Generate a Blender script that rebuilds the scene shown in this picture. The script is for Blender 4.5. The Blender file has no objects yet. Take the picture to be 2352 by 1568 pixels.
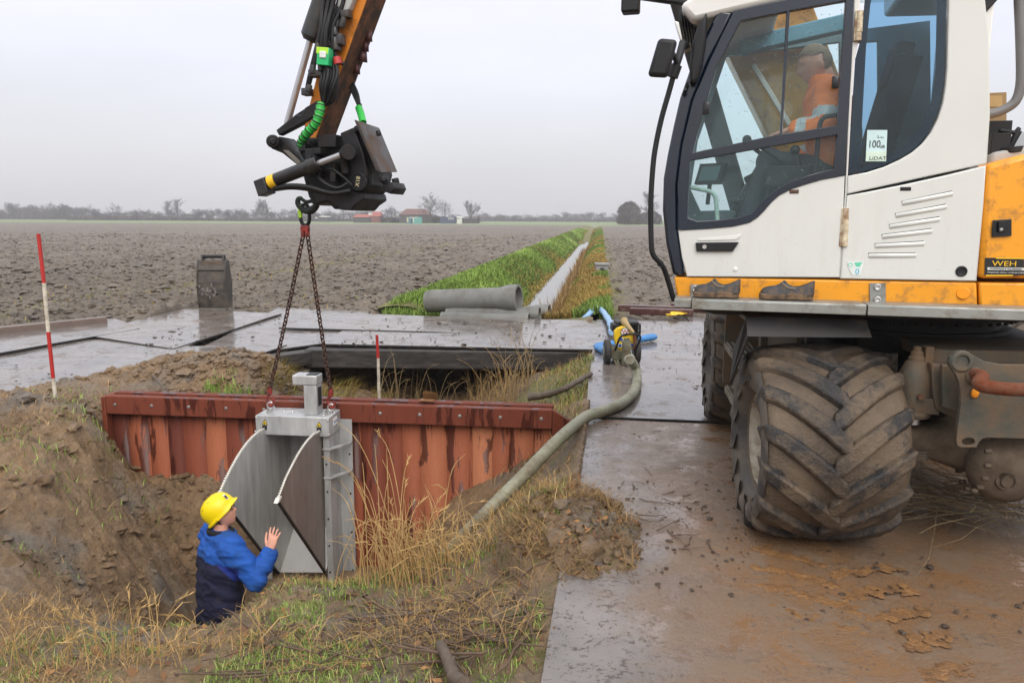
import bpy, bmesh, math, random
import numpy as np
from mathutils import Vector, Matrix

random.seed(7); RNG = np.random.default_rng(11)
SC = bpy.context.scene
COL = SC.collection
rad = math.radians

# ------------------------------------------------------------------ camera
FPX, CX, CY = 1750.0, 1176.0, 784.0
CAMH = 1.87
PITCH = math.atan((CY - 503.0) / FPX)
ROLL = rad(0.3)
_R0 = Vector((1, 0, 0)); _F = Vector((0, math.cos(PITCH), -math.sin(PITCH))); _U0 = Vector((0, math.sin(PITCH), math.cos(PITCH)))
_R = _R0 * math.cos(ROLL) + _U0 * math.sin(ROLL)
_U = _U0 * math.cos(ROLL) - _R0 * math.sin(ROLL)
CAM = Vector((0, 0, CAMH))
cd = bpy.data.cameras.new('camera'); cam = bpy.data.objects.new('camera', cd); COL.objects.link(cam)
cd.sensor_width = 36.0; cd.lens = 36.0 * FPX / 2352.0; cd.clip_start = 0.05; cd.clip_end = 5000
m = Matrix.Identity(4)
for i in range(3):
    m[i][0] = _R[i]; m[i][1] = _U[i]; m[i][2] = -_F[i]; m[i][3] = CAM[i]
cam.matrix_world = m
SC.camera = cam

def ray(px, py): return _F + _R * ((px - CX) / FPX) + _U * ((CY - py) / FPX)
def at_plane(px, py, P, n):
    d = ray(px, py); return CAM + d * ((Vector(P) - CAM).dot(n) / d.dot(n))
def at_z(px, py, z=0.0): return at_plane(px, py, (0, 0, z), Vector((0, 0, 1)))
def at_y(px, py, y): return at_plane(px, py, (0, y, 0), Vector((0, 1, 0)))

# ------------------------------------------------------------------ noise (numpy)
def _hash(ix, iy, seed):
    h = (ix.astype(np.int64) * 374761393 + iy.astype(np.int64) * 668265263 + seed * 1274126177) & 0xffffffff
    h = ((h ^ (h >> 13)) * 1274126177) & 0xffffffff
    return ((h ^ (h >> 16)) & 0xffff) / 65535.0
def vnoise(x, y, seed=0):
    x = np.asarray(x, float); y = np.asarray(y, float)
    ix = np.floor(x); iy = np.floor(y); fx = x - ix; fy = y - iy
    fx = fx * fx * fx * (fx * (fx * 6 - 15) + 10); fy = fy * fy * fy * (fy * (fy * 6 - 15) + 10)
    a = _hash(ix, iy, seed); b = _hash(ix + 1, iy, seed); c = _hash(ix, iy + 1, seed); d = _hash(ix + 1, iy + 1, seed)
    return (a * (1 - fx) + b * fx) * (1 - fy) + (c * (1 - fx) + d * fx) * fy
def fbm(x, y, octv=4, seed=0, gain=0.5):
    t = 0; a = 1; s = 0
    for o in range(octv):
        t = t + a * (vnoise(x * 2 ** o + 17.3 * o, y * 2 ** o - 9.1 * o, seed + o) - 0.5); s += a; a *= gain
    return t / s * 2
def clod(x, y, seed=0):
    """lumpy soil: ridged noise of two sizes"""
    a = np.abs(fbm(x, y, 3, seed)); b = np.abs(fbm(x * 2.7, y * 2.7, 2, seed + 9))
    return (1 - 2.2 * a) * 0.65 + (1 - 2.2 * b) * 0.35
def sstep(a, b, x):
    t = np.clip((x - a) / (b - a), 0, 1); return t * t * (3 - 2 * t)

# ------------------------------------------------------------------ objects
WM = {}                                   # world matrices of things
def tag(o, label=None, cat=None, group=None, kind=None):
    if label: o['label'] = label
    if cat: o['category'] = cat
    if group: o['group'] = group
    if kind: o['kind'] = kind
    return o
def empty(name, loc, label=None, cat=None, group=None, rz=0.0):
    o = bpy.data.objects.new(name, None); COL.objects.link(o); o.location = loc; o.rotation_euler = (0, 0, rz)
    o.empty_display_size = 0.2
    WM[o.name] = Matrix.Translation(Vector(loc)) @ Matrix.Rotation(rz, 4, 'Z')
    return tag(o, label, cat, group)
def world_of(o): return WM.get(o.name, Matrix.Identity(4)) if o is not None else Matrix.Identity(4)

def finish(o, parent=None, smooth=40, bevel=0, segs=2, subsurf=0):
    me = o.data
    COL.objects.link(o)
    if parent is not None:
        M = world_of(parent); me.transform(M.inverted()); o.parent = parent; WM[o.name] = M.copy()
    else:
        WM[o.name] = Matrix.Identity(4)
    if smooth:
        me.shade_smooth()
        if smooth < 180: me.set_sharp_from_angle(angle=rad(smooth))
    if bevel:
        b = o.modifiers.new('bevel', 'BEVEL'); b.width = bevel; b.segments = segs; b.limit_method = 'ANGLE'; b.angle_limit = rad(35)
    if subsurf:
        s = o.modifiers.new('sub', 'SUBSURF'); s.levels = subsurf; s.render_levels = subsurf
    return o

class MB:
    """collects shapes in world space and links them as one mesh object"""
    def __init__(self): self.v = []; self.f = []; self.mi = []; self.cur = 0
    def mat(self, i): self.cur = i; return self
    def add(self, vs, fs):
        n = len(self.v); self.v += [tuple(v) for v in vs]
        self.f += [tuple(n + i for i in f) for f in fs]; self.mi += [self.cur] * len(fs); return self
    def hexa(self, b, t):   # two rings of equal length
        n = len(b); vs = list(b) + list(t)
        fs = [tuple(range(n - 1, -1, -1)), tuple(range(n, 2 * n))] + [(i, (i + 1) % n, n + (i + 1) % n, n + i) for i in range(n)]
        return self.add(vs, fs)
    def prism(self, pts, vec):
        vec = Vector(vec); pts = [Vector(p) for p in pts]
        nrm = Vector((0, 0, 0))
        for i in range(1, len(pts) - 1): nrm += (pts[i] - pts[0]).cross(pts[i + 1] - pts[0])
        if nrm.dot(vec) < 0: pts = pts[::-1]
        return self.hexa(pts, [p + vec for p in pts])
    def box(self, c, sx, sy, sz, ux=Vector((1, 0, 0)), uy=Vector((0, 1, 0)), uz=Vector((0, 0, 1))):
        c = Vector(c); ux = Vector(ux) * sx / 2; uy = Vector(uy) * sy / 2; uz = Vector(uz) * sz / 2
        b = [c - ux - uy - uz, c + ux - uy - uz, c + ux + uy - uz, c - ux + uy - uz]
        return self.prism(b, uz * 2)
    def bar(self, a, b, w, h, up=Vector((0, 0, 1))):
        a = Vector(a); b = Vector(b); d = (b - a).normalized(); s = d.cross(Vector(up))
        s = (Vector((1, 0, 0)) if s.length < 1e-4 else s).normalized(); u = s.cross(d)
        q = [a - s * w / 2 - u * h / 2, a + s * w / 2 - u * h / 2, a + s * w / 2 + u * h / 2, a - s * w / 2 + u * h / 2]
        return self.prism(q, b - a)
    def tube(self, pts, r, n=10, caps=True):
        pts = [Vector(p) for p in pts]; k = len(pts)
        rs = r if hasattr(r, '__len__') else [r] * k
        vs = []; prev = None
        for i, p in enumerate(pts):
            d = (pts[min(i + 1, k - 1)] - pts[max(i - 1, 0)])
            d = d.normalized() if d.length > 1e-9 else Vector((0, 0, 1))
            if prev is None:
                a = Vector((0, 0, 1)) if abs(d.z) < 0.9 else Vector((1, 0, 0)); s = d.cross(a).normalized()
            else:
                s = prev - d * prev.dot(d); s = s.normalized() if s.length > 1e-6 else d.orthogonal().normalized()
            prev = s; t = d.cross(s)
            for j in range(n):
                an = 2 * math.pi * j / n; vs.append(p + (s * math.cos(an) + t * math.sin(an)) * rs[i])
        fs = [(i * n + j, i * n + (j + 1) % n, (i + 1) * n + (j + 1) % n, (i + 1) * n + j) for i in range(k - 1) for j in range(n)]
        if caps: fs += [tuple(range(n - 1, -1, -1)), tuple((k - 1) * n + j for j in range(n))]
        return self.add(vs, fs)
    def cyl(self, a, b, r, n=16): return self.tube([a, b], r, n)
    def lathe(self, o, axis, prof, n=32, a0=0.0, a1=2 * math.pi):
        """prof: (offset along axis, radius)"""
        o = Vector(o); ax = Vector(axis).normalized(); s = ax.orthogonal().normalized(); t = ax.cross(s)
        full = abs(a1 - a0 - 2 * math.pi) < 1e-6; m_ = n if full else n + 1
        vs = []
        for (h, r) in prof:
            for j in range(m_):
                an = a0 + (a1 - a0) * j / n; vs.append(o + ax * h + (s * math.cos(an) + t * math.sin(an)) * max(r, 1e-5))
        fs = [(i * m_ + j, i * m_ + (j + 1) % m_, (i + 1) * m_ + (j + 1) % m_, (i + 1) * m_ + j)
              for i in range(len(prof) - 1) for j in range(n)]
        return self.add(vs, fs)
    def ball(self, c, r, n=12, sc=(1, 1, 1), M=None):
        c = Vector(c); vs = []; k = n // 2
        for i in range(k + 1):
            th = math.pi * i / k
            for j in range(n):
                ph = 2 * math.pi * j / n
                p = Vector((r * sc[0] * math.sin(th) * math.cos(ph), r * sc[1] * math.sin(th) * math.sin(ph), r * sc[2] * math.cos(th)))
                if M is not None: p = M @ p
                vs.append(c + p)
        fs = [(i * n + j, (i + 1) * n + j, (i + 1) * n + (j + 1) % n, i * n + (j + 1) % n) for i in range(k) for j in range(n)]
        return self.add(vs, fs)
    def build(self, name, mats, parent=None, smooth=40, bevel=0, segs=2, subsurf=0, jitter=0):
        me = bpy.data.meshes.new(name)
        me.from_pydata(self.v, [], self.f)
        mats = mats if isinstance(mats, (list, tuple)) else [mats]
        for mm in mats: me.materials.append(mm)
        if len(mats) > 1: me.polygons.foreach_set('material_index', self.mi)
        bm = bmesh.new(); bm.from_mesh(me)
        bmesh.ops.remove_doubles(bm, verts=bm.verts, dist=1e-5)
        bmesh.ops.recalc_face_normals(bm, faces=bm.faces); bm.to_mesh(me); bm.free()
        me.update()
        return finish(bpy.data.objects.new(name, me), parent, smooth, bevel, segs, subsurf)

def mesh_np(name, V, F, mats, parent=None, smooth=0, attrs=None):
    """V (n,3); F list of arrays of faces with equal side counts"""
    me = bpy.data.meshes.new(name); V = np.asarray(V, np.float32)
    F = [np.asarray(f, np.int32) for f in (F if isinstance(F, list) else [F])]
    me.vertices.add(len(V)); me.vertices.foreach_set('co', V.ravel())
    loops = np.concatenate([f.ravel() for f in F]); cnt = np.concatenate([np.full(len(f), f.shape[1], np.int32) for f in F])
    me.loops.add(len(loops)); me.loops.foreach_set('vertex_index', loops)
    me.polygons.add(len(cnt)); st = np.concatenate([[0], np.cumsum(cnt)[:-1]]).astype(np.int32)
    me.polygons.foreach_set('loop_start', st); me.polygons.foreach_set('loop_total', cnt)
    me.update(calc_edges=True)
    for k, a in (attrs or {}).items():
        at = me.attributes.new(k, 'FLOAT', 'POINT'); at.data.foreach_set('value', np.asarray(a, np.float32))
    for mm in (mats if isinstance(mats, (list, tuple)) else [mats]): me.materials.append(mm)
    return finish(bpy.data.objects.new(name, me), parent, smooth)

def grid_faces(ny, nx):
    i = np.arange(ny - 1)[:, None] * nx + np.arange(nx - 1)[None, :]
    return np.stack([i, i + 1, i + 1 + nx, i + nx], -1).reshape(-1, 4)

def flat_mesh(loops, ext, bev=0.0, res=2):
    """2D outline with holes -> mesh (x,y in outline units, thickness along z from -ext to +ext)"""
    cu = bpy.data.curves.new('outline', 'CURVE'); cu.dimensions = '2D'; cu.fill_mode = 'BOTH'; cu.extrude = ext
    cu.bevel_depth = bev; cu.bevel_resolution = 1; cu.offset = -bev
    for lp in loops:
        sp = cu.splines.new('POLY'); sp.points.add(len(lp) - 1); sp.use_cyclic_u = True
        for p, q in zip(sp.points, lp): p.co = (q[0], q[1], 0, 1)
    ob = bpy.data.objects.new('outline', cu); COL.objects.link(ob)
    dg = bpy.context.evaluated_depsgraph_get(); dg.update()
    me = bpy.data.meshes.new_from_object(ob.evaluated_get(dg))
    bpy.data.objects.remove(ob); bpy.data.curves.remove(cu)
    return me
def text_mesh(txt, size, ext=0.001, align='CENTER'):
    cu = bpy.data.curves.new('lettering', 'FONT'); cu.body = txt; cu.size = size; cu.extrude = ext; cu.align_x = align; cu.align_y = 'CENTER'
    ob = bpy.data.objects.new('lettering', cu); COL.objects.link(ob)
    dg = bpy.context.evaluated_depsgraph_get(); dg.update()
    me = bpy.data.meshes.new_from_object(ob.evaluated_get(dg))
    bpy.data.objects.remove(ob); bpy.data.curves.remove(cu)
    return me
def place(me, name, M, mat, parent=None, smooth=30, bevel=0):
    me.name = name; me.transform(M)
    if M.determinant() < 0: me.flip_normals()
    me.materials.clear(); me.materials.append(mat)
    return finish(bpy.data.objects.new(name, me), parent, smooth, bevel)
def frame_M(o, ux, uy, uz):
    M = Matrix.Identity(4)
    for i in range(3): M[i][0] = ux[i]; M[i][1] = uy[i]; M[i][2] = uz[i]; M[i][3] = o[i]
    return M
def smooth_path(pts, n=8):
    pts = [Vector(p) for p in pts]; out = []
    P = [pts[0] * 2 - pts[1]] + pts + [pts[-1] * 2 - pts[-2]]
    for i in range(1, len(P) - 2):
        a, b, c, d = P[i - 1], P[i], P[i + 1], P[i + 2]
        for j in range(n):
            t = j / n
            out.append(0.5 * ((2 * b) + (c - a) * t + (2 * a - 5 * b + 4 * c - d) * t * t + (3 * b - a - 3 * c + d) * t ** 3))
    out.append(pts[-1]); return out
def fillet(pts, r, n=6):
    """round the corners of a polyline (3D)"""
    pts = [Vector(p) for p in pts]; out = [pts[0]]
    for i in range(1, len(pts) - 1):
        a, b, c = pts[i - 1], pts[i], pts[i + 1]
        da = min(r, (a - b).length * .48); dc = min(r, (c - b).length * .48)
        p = b + (a - b).normalized() * da; q = b + (c - b).normalized() * dc
        for j in range(n + 1):
            t = j / n; out.append((1 - t) ** 2 * p + 2 * t * (1 - t) * b + t * t * q)
    out.append(pts[-1]); return out

# ------------------------------------------------------------------ materials
def srgb(r, g, b):
    f = lambda c: (c / 255 / 12.92) if c / 255 <= .04045 else ((c / 255 + .055) / 1.055) ** 2.4
    return (f(r), f(g), f(b), 1)
class NT:
    def __init__(self, name):
        self.m = bpy.data.materials.new(name); self.m.use_nodes = True; self.t = self.m.node_tree; self.n = self.t.nodes; self.l = self.t.links
        self.p = self.n['Principled BSDF']
    def new(self, ty, **kw):
        x = self.n.new(ty)
        for k, v in kw.items(): setattr(x, k, v)
        return x
    def link(self, a, b): self.l.new(a, b)
    def coord(self, kind='Object'): 
        if not hasattr(self, '_c'): self._c = self.new('ShaderNodeTexCoord')
        return self._c.outputs[kind]
    def noise(self, scale, detail=6, rough=.6, vec=None, dist=0.0, stretch=None):
        x = self.new('ShaderNodeTexNoise'); x.inputs['Scale'].default_value = scale; x.inputs['Detail'].default_value = detail
        x.inputs['Roughness'].default_value = rough; x.inputs['Distortion'].default_value = dist
        v = vec if vec is not None else self.coord()
        if stretch:
            mp = self.new('ShaderNodeMapping'); mp.inputs['Scale'].default_value = stretch; self.link(v, mp.inputs[0]); v = mp.outputs[0]
        self.link(v, x.inputs['Vector']); return x.outputs['Fac']
    def ramp(self, fac, stops, interp='LINEAR'):
        x = self.new('ShaderNodeValToRGB'); cr = x.color_ramp; cr.interpolation = interp
        while len(cr.elements) < len(stops): cr.elements.new(0.5)
        for e, (p, c) in zip(cr.elements, stops):
            e.position = p; e.color = c if hasattr(c, '__len__') else (c, c, c, 1)
        self.link(fac, x.inputs[0]); return x.outputs[0]
    def mix(self, fac, a, b):
        x = self.new('ShaderNodeMix', data_type='RGBA')
        for s, v in ((x.inputs[0], fac), (x.inputs[6], a), (x.inputs[7], b)):
            if hasattr(v, 'is_output') or hasattr(v, 'links'): self.link(v, s)
            else: s.default_value = v
        return x.outputs[2]
    def math(self, op, a, b=0.0, clamp=False):
        x = self.new('ShaderNodeMath', operation=op); x.use_clamp = clamp
        for s, v in ((x.inputs[0], a), (x.inputs[1], b)):
            if hasattr(v, 'links'): self.link(v, s)
            else: s.default_value = v
        return x.outputs[0]
    def attr(self, name):
        x = self.new('ShaderNodeAttribute'); x.attribute_name = name; return x.outputs['Fac']
    def set(self, k, v):
        s = self.p.inputs[k]
        if hasattr(v, 'links'): self.link(v, s)
        else: s.default_value = v
    def bump(self, h, strength=.3, dist=.02):
        b = self.new('ShaderNodeBump'); b.inputs['Strength'].default_value = strength; b.inputs['Distance'].default_value = dist
        self.link(h, b.inputs['Height']); self.link(b.outputs[0], self.p.inputs['Normal'])

def simple(name, c, rough=.5, metal=0., var=.12, scale=6., bump=0., bscale=40., dirt=None, dscale=3., damt=.5, coat=0., droll=None, spec=.5):
    """base colour with soft variation and optional dirt patches"""
    t = NT(name); c = tuple(c)[:3] + (1,)
    lo = tuple(x * (1 - var) for x in c[:3]) + (1,); hi = tuple(min(1, x * (1 + var)) for x in c[:3]) + (1,)
    col = t.ramp(t.noise(scale, 5), [(.3, lo), (.7, hi)])
    r = rough
    if dirt is not None:
        f = t.ramp(t.noise(dscale, 9, .68, stretch=droll), [(max(0, .62 - damt * .35), 0), (min(1, .78 - damt * .2), 1)])
        col = t.mix(f, col, tuple(dirt)[:3] + (1,))
        r = t.math('ADD', t.math('MULTIPLY', f, .35), rough, True)
    t.set('Base Color', col); t.set('Roughness', r); t.set('Metallic', metal); t.set('Specular IOR Level', spec)
    if coat: t.set('Coat Weight', coat); t.set('Coat Roughness', .08)
    if bump: t.bump(t.noise(bscale, 6), bump, .01)
    return t.m
# ------------------------------------------------------------------ world and light
w = bpy.data.worlds.new('World'); SC.world = w; w.use_nodes = True
nt = w.node_tree; bg = nt.nodes['Background']; wo = nt.nodes['World Output']
sky = nt.nodes.new('ShaderNodeTexSky'); sky.sky_type = 'NISHITA'; sky.sun_disc = False
SUN_EL, SUN_AZ = rad(46), rad(168)          # azimuth from +Y, clockwise seen from above
sky.sun_elevation = SUN_EL; sky.sun_rotation = SUN_AZ; sky.air_density = 1; sky.dust_density = 6
nt.links.new(sky.outputs[0], bg.inputs[0]); bg.inputs[1].default_value = 0.05
bg2 = nt.nodes.new('ShaderNodeBackground'); add = nt.nodes.new('ShaderNodeAddShader')
tc = nt.nodes.new('ShaderNodeTexCoord'); sx = nt.nodes.new('ShaderNodeSeparateXYZ'); rp = nt.nodes.new('ShaderNodeValToRGB')
nt.links.new(tc.outputs['Generated'], sx.inputs[0])
nz = nt.nodes.new('ShaderNodeTexNoise'); nz.inputs['Scale'].default_value = 2.6; nz.inputs['Detail'].default_value = 4
mp = nt.nodes.new('ShaderNodeMapping'); mp.inputs['Scale'].default_value = (1, 1, 3.5); nt.links.new(tc.outputs['Generated'], mp.inputs[0]); nt.links.new(mp.outputs[0], nz.inputs[0])
ma = nt.nodes.new('ShaderNodeMath'); ma.operation = 'MULTIPLY_ADD'; ma.inputs[1].default_value = 0.26; 
nt.links.new(nz.outputs['Fac'], ma.inputs[0])
mb_ = nt.nodes.new('ShaderNodeMath'); mb_.operation = 'SUBTRACT'; mb_.inputs[1].default_value = 0.13
nt.links.new(sx.outputs[2], mb_.inputs[0]); nt.links.new(mb_.outputs[0], ma.inputs[2])
nt.links.new(ma.outputs[0], rp.inputs[0])
st = [(0.0, (.63, .625, .645, 1)), (.10, (.685, .675, .71, 1)), (.19, (.76, .745, .80, 1)), (.30, (.83, .81, .865, 1)), (.55, (1.05, 1.04, 1.06, 1)), (1.0, (1.35, 1.34, 1.35, 1))]
while len(rp.color_ramp.elements) < len(st): rp.color_ramp.elements.new(.5)
for e, (p, c) in zip(rp.color_ramp.elements, st): e.position = p; e.color = c
nt.links.new(rp.outputs[0], bg2.inputs[0]); bg2.inputs[1].default_value = 1.0
nt.links.new(bg.outputs[0], add.inputs[0]); nt.links.new(bg2.outputs[0], add.inputs[1]); nt.links.new(add.outputs[0], wo.inputs[0])
ld = bpy.data.lights.new('sun', 'SUN'); ld.energy = 1.3; ld.angle = rad(50); ld.color = (1, .97, .93)
sun = bpy.data.objects.new('sun', ld); COL.objects.link(sun)
sdir = Vector((math.sin(SUN_AZ) * math.cos(SUN_EL), math.cos(SUN_AZ) * math.cos(SUN_EL), math.sin(SUN_EL)))
sun.rotation_euler = sdir.to_track_quat('Z', 'Y').to_euler(); sun.location = (0, -5, 20)
SC.view_settings.view_transform = 'Standard'; SC.view_settings.look = 'None'; SC.view_settings.gamma = 1; SC.view_settings.use_curve_mapping = False
SC.view_settings.exposure = 0.1
SC.render.engine = 'CYCLES'; SC.cycles.use_denoising = True
SC.cycles.max_bounces = 6; SC.cycles.transparent_max_bounces = 24; SC.cycles.volume_bounces = 0
SC.cycles.caustics_reflective = False; SC.cycles.caustics_refractive = False

# ------------------------------------------------------------------ materials of the ground
MUD = srgb(118, 106, 94); 
def ground_mat(name, dark, light, wet, bumps=.5, scale=3.0, grass=True, stain=None):
    t = NT(name)
    n1 = t.noise(scale, 8, .65); n2 = t.noise(scale * 9, 6, .7)
    f = t.math('ADD', t.math('MULTIPLY', n1, .6), t.math('MULTIPLY', n2, .4))
    c = t.ramp(f, [(.32, dark), (.66, light)])
    if name == 'ploughed_soil': c = t.mix(t.ramp(t.noise(.11, 5, .6, stretch=(1, 1, 1)), [(.40, 0), (.66, .55)]), c, srgb(84, 74, 62))
    if stain: c = t.mix(t.ramp(t.noise(1.3, 5, .6), [(.5, 0), (.64, 1)]), c, stain)
    if grass:
        g = t.ramp(t.noise(14, 6, .7), [(.3, srgb(74, 78, 34)), (.5, srgb(104, 100, 52)), (.7, srgb(120, 102, 62))])
        gf = t.ramp(t.math('ADD', t.attr('grass'), t.math('MULTIPLY', t.math('SUBTRACT', t.noise(9, 6, .7), .5), 1.1)), [(.42, 0), (.62, 1)])
        c = t.mix(gf, c, g)
    t.set('Base Color', c)
    t.set('Roughness', t.ramp(t.noise(scale * 2.2, 6, .65), [(.38, wet), (.66, .8)]))
    t.bump(t.math('ADD', t.noise(22, 8, .72), t.math('MULTIPLY', t.noise(90, 5, .7), .4)), bumps, .03)
    return t.m
M_mud = ground_mat('wet_mud', srgb(80, 64, 47), srgb(158, 130, 97), .18, 1.0, 2.6, stain=srgb(112, 104, 94))
M_field = ground_mat('ploughed_soil', srgb(64, 57, 50), srgb(130, 119, 106), .5, 1.0, 1.2)
M_bank = ground_mat('bank_soil', srgb(70, 62, 44), srgb(110, 98, 66), .7, .8, 2.0)
M_farland = simple('far_meadow', srgb(112, 128, 84), .9, var=.1, scale=.02)

HAZE = .0008
# ditch coordinates
DS, DC = .114, -1.77
def s_of(x, y): return x - (DS * y + DC)
WATER_Z = -.93

# wall frame (needed by the terrain)
WALL_Z = .10
WA = at_z(241, 909, WALL_Z); WB = at_z(1268, 942, WALL_Z)
WDIR = (WB - WA).normalized(); WN = Vector((WDIR.y, -WDIR.x, 0)).normalized()      # toward the camera
def on_wall(px, py, off=0.0): return at_plane(px, py, WA + WN * off, WN)

# plate edge of the site road
PE0 = at_z(1243, 1568, 0); PE1 = at_z(1342, 962, 0); PE2 = at_z(1362, 800, 0)
def plate_edge(y):
    k1 = (PE1.x - PE0.x) / (PE1.y - PE0.y); k2 = (PE2.x - PE1.x) / (PE2.y - PE1.y)
    return np.where(y < PE1.y, PE0.x + k1 * (y - PE0.y), PE1.x + k2 * (y - PE1.y))

ctrl = []
def cp(px, py, z): p = at_z(px, py, z); ctrl.append((p.x, p.y, z))
for a in [(-60, 960, 0), (0, 930, 0), (127, 925, -.02), (230, 900, -.02), (300, 862, .02), (430, 835, .10), (520, 838, .12), (600, 848, .02), (640, 872, -.12),
          (-60, 1020, -.03), (0, 1000, -.05), (120, 1000, -.06), (225, 985, -.12), (-60, 1120, -.12), (0, 1100, -.15), (120, 1085, -.2), (215, 1065, -.32),
          (-60, 1220, -.25), (0, 1200, -.3), (100, 1185, -.36), (200, 1150, -.52), (250, 1110, -.56),
          (250, 1250, -.8), (350, 1250, -1.05), (420, 1200, -1.08), (300, 1340, -1.02), (400, 1380, -1.38), (150, 1300, -.66), (150, 1400, -.72), (40, 1300, -.45), (40, 1400, -.5),
          (250, 1410, -.98), (-60, 1480, -.4), (0, 1470, -.45), (250, 1465, -.66), (430, 1450, -.78), (500, 1445, -.8), (560, 1415, -.72), (640, 1345, -.58), (720, 1340, -.54), (800, 1332, -.5), (900, 1312, -.52), (1000, 1295, -.6),
          (-60, 1568, -.3), (0, 1568, -.3), (300, 1568, -.27), (600, 1568, -.2), (900, 1568, -.12), (1200, 1568, -.05), (1225, 1420, -.04), (1000, 1450, -.2), (700, 1450, -.36), (450, 1500, -.45),
          (1100, 1310, -.2), (1262, 1290, -.03), (1000, 1380, -.32), (1310, 1010, -.05), (1290, 1085, -.06), (1200, 1140, -.2), (1100, 1215, -.55), (1030, 1285, -.72),
          (1290, 940, -.06), (1215, 905, -.28), (1250, 870, -.14), (1330, 830, -.03), (1110, 900, -.7), (1150, 862, -.6), (520, 888, -.05), (640, 890, -.25), (720, 885, -.5), (800, 880, -.75)]:
    cp(*a)
def cw(px, py, off):
    p = on_wall(px, py, off); ctrl.append((p.x, p.y, p.z))
for a in [(243, 1000, .03), (270, 1075, .05), (300, 1092, .05), (360, 1108, .05), (430, 1130, .05), (470, 1150, .05), (1262, 1020, .03), (1190, 1085, .05), (1100, 1132, .06), (1010, 1195, .06), (960, 1275, .06)]:
    cw(*a)
for a in [(-2.35, 6.0, -2.1), (-1.6, 6.2, -2.15), (-.9, 6.35, -2.0), (-1.7, 5.5, -1.7), (-2.6, 6.7, -1.75), (-1.2, 5.6, -1.6), (-.6, 6.0, -1.55), (-1.6, 6.9, -2.0),
          (-.9, 8.2, -1.3), (-.75, 9.5, -1.3), (-.6, 11, -1.05), (-1.9, 8.4, -.85), (-2.0, 9.5, -.75), (-2.1, 10.8, -.6), (-1.9, 12.6, -.5), (-.4, 12.6, -1.15), (.3, 12.6, -.7), (-3, 12.6, -.1), (-1, 13.4, -1.0), (-1, 14.4, -.14), (.2, 14.4, -.14), (-1, 15, -.12), (0, 15, -.14), (-2, 15, -.1), (-3.4, 15, -.08), (1, 15, -.1),
          (-3.6, 8.7, -.02), (-4.8, 8.2, 0), (-6.5, 7, 0), (-5.5, 5, -.05), (-4.6, 4, -.15), (-3.6, 3, -.22), (-2, 2.2, -.2), (0, 2, -.05), (.3, 2.3, -.03), (-3.5, 10.5, -.05), (.9, 9.5, -.06), (1.0, 11, -.06), (.75, 7.9, -.05), (.2, 2.0, -.03), (.8, 12.4, -.1)]:
    ctrl.append(a)
C = np.array(ctrl)
def tps_fit(C, lam=2e-3):
    n = len(C); X = C[:, :2]; d = np.linalg.norm(X[:, None] - X[None], axis=-1)
    K = np.where(d > 0, d * d * np.log(d + 1e-12), 0) + lam * np.eye(n)
    P = np.c_[np.ones(n), X]; A = np.block([[K, P], [P.T, np.zeros((3, 3))]])
    return np.linalg.solve(A, np.r_[C[:, 2], 0, 0, 0])
TW = tps_fit(C)
def tps(x, y):
    sh = np.shape(x); x = np.ravel(x).astype(float); y = np.ravel(y).astype(float); out = np.empty(len(x))
    for k in range(0, len(x), 20000):
        xx = x[k:k + 20000]; yy = y[k:k + 20000]
        d2 = (xx[:, None] - C[None, :, 0]) ** 2 + (yy[:, None] - C[None, :, 1]) ** 2
        out[k:k + 20000] = (0.5 * d2 * np.log(d2 + 1e-12)) @ TW[:-3] + TW[-3] + TW[-2] * xx + TW[-1] * yy
    return out.reshape(sh)

HEAP = at_z(1340, 1195, .03)
def ditch_h(x, y):
    s = s_of(x, y)
    top = -.03 + .10 * sstep(-3.4, -2.4, s) * (1 - sstep(-2.2, -1.6, s)) 
    left = sstep(-2.3, -.16, s); right = 1 - sstep(.12, 1.75, s)
    return top - (1.12 + top) * left * right * (1 - .75 * sstep(92, 118, y))
def in_poly(x, y, poly):
    x = np.asarray(x); y = np.asarray(y); r = np.zeros(np.shape(x), bool); n = len(poly)
    for i in range(n):
        (x1, y1), (x2, y2) = poly[i][:2], poly[(i + 1) % n][:2]
        c = ((y1 > y) != (y2 > y)) & (x < (x2 - x1) * (y - y1) / (y2 - y1 + 1e-12) + x1); r ^= c
    return r
LEFT_PLATES = [tuple(at_z(*p).xy) for p in [(-260, 955), (137, 878), (290, 858), (425, 838), (568, 820), (752, 786), (770, 745), (850, 718), (640, 706), (424, 710), (298, 742), (243, 734), (-260, 790)]]
CROSS = [tuple(at_z(*p).xy) for p in [(600, 838), (752, 806), (1330, 822), (1380, 800), (1385, 739), (770, 722)]]
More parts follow.
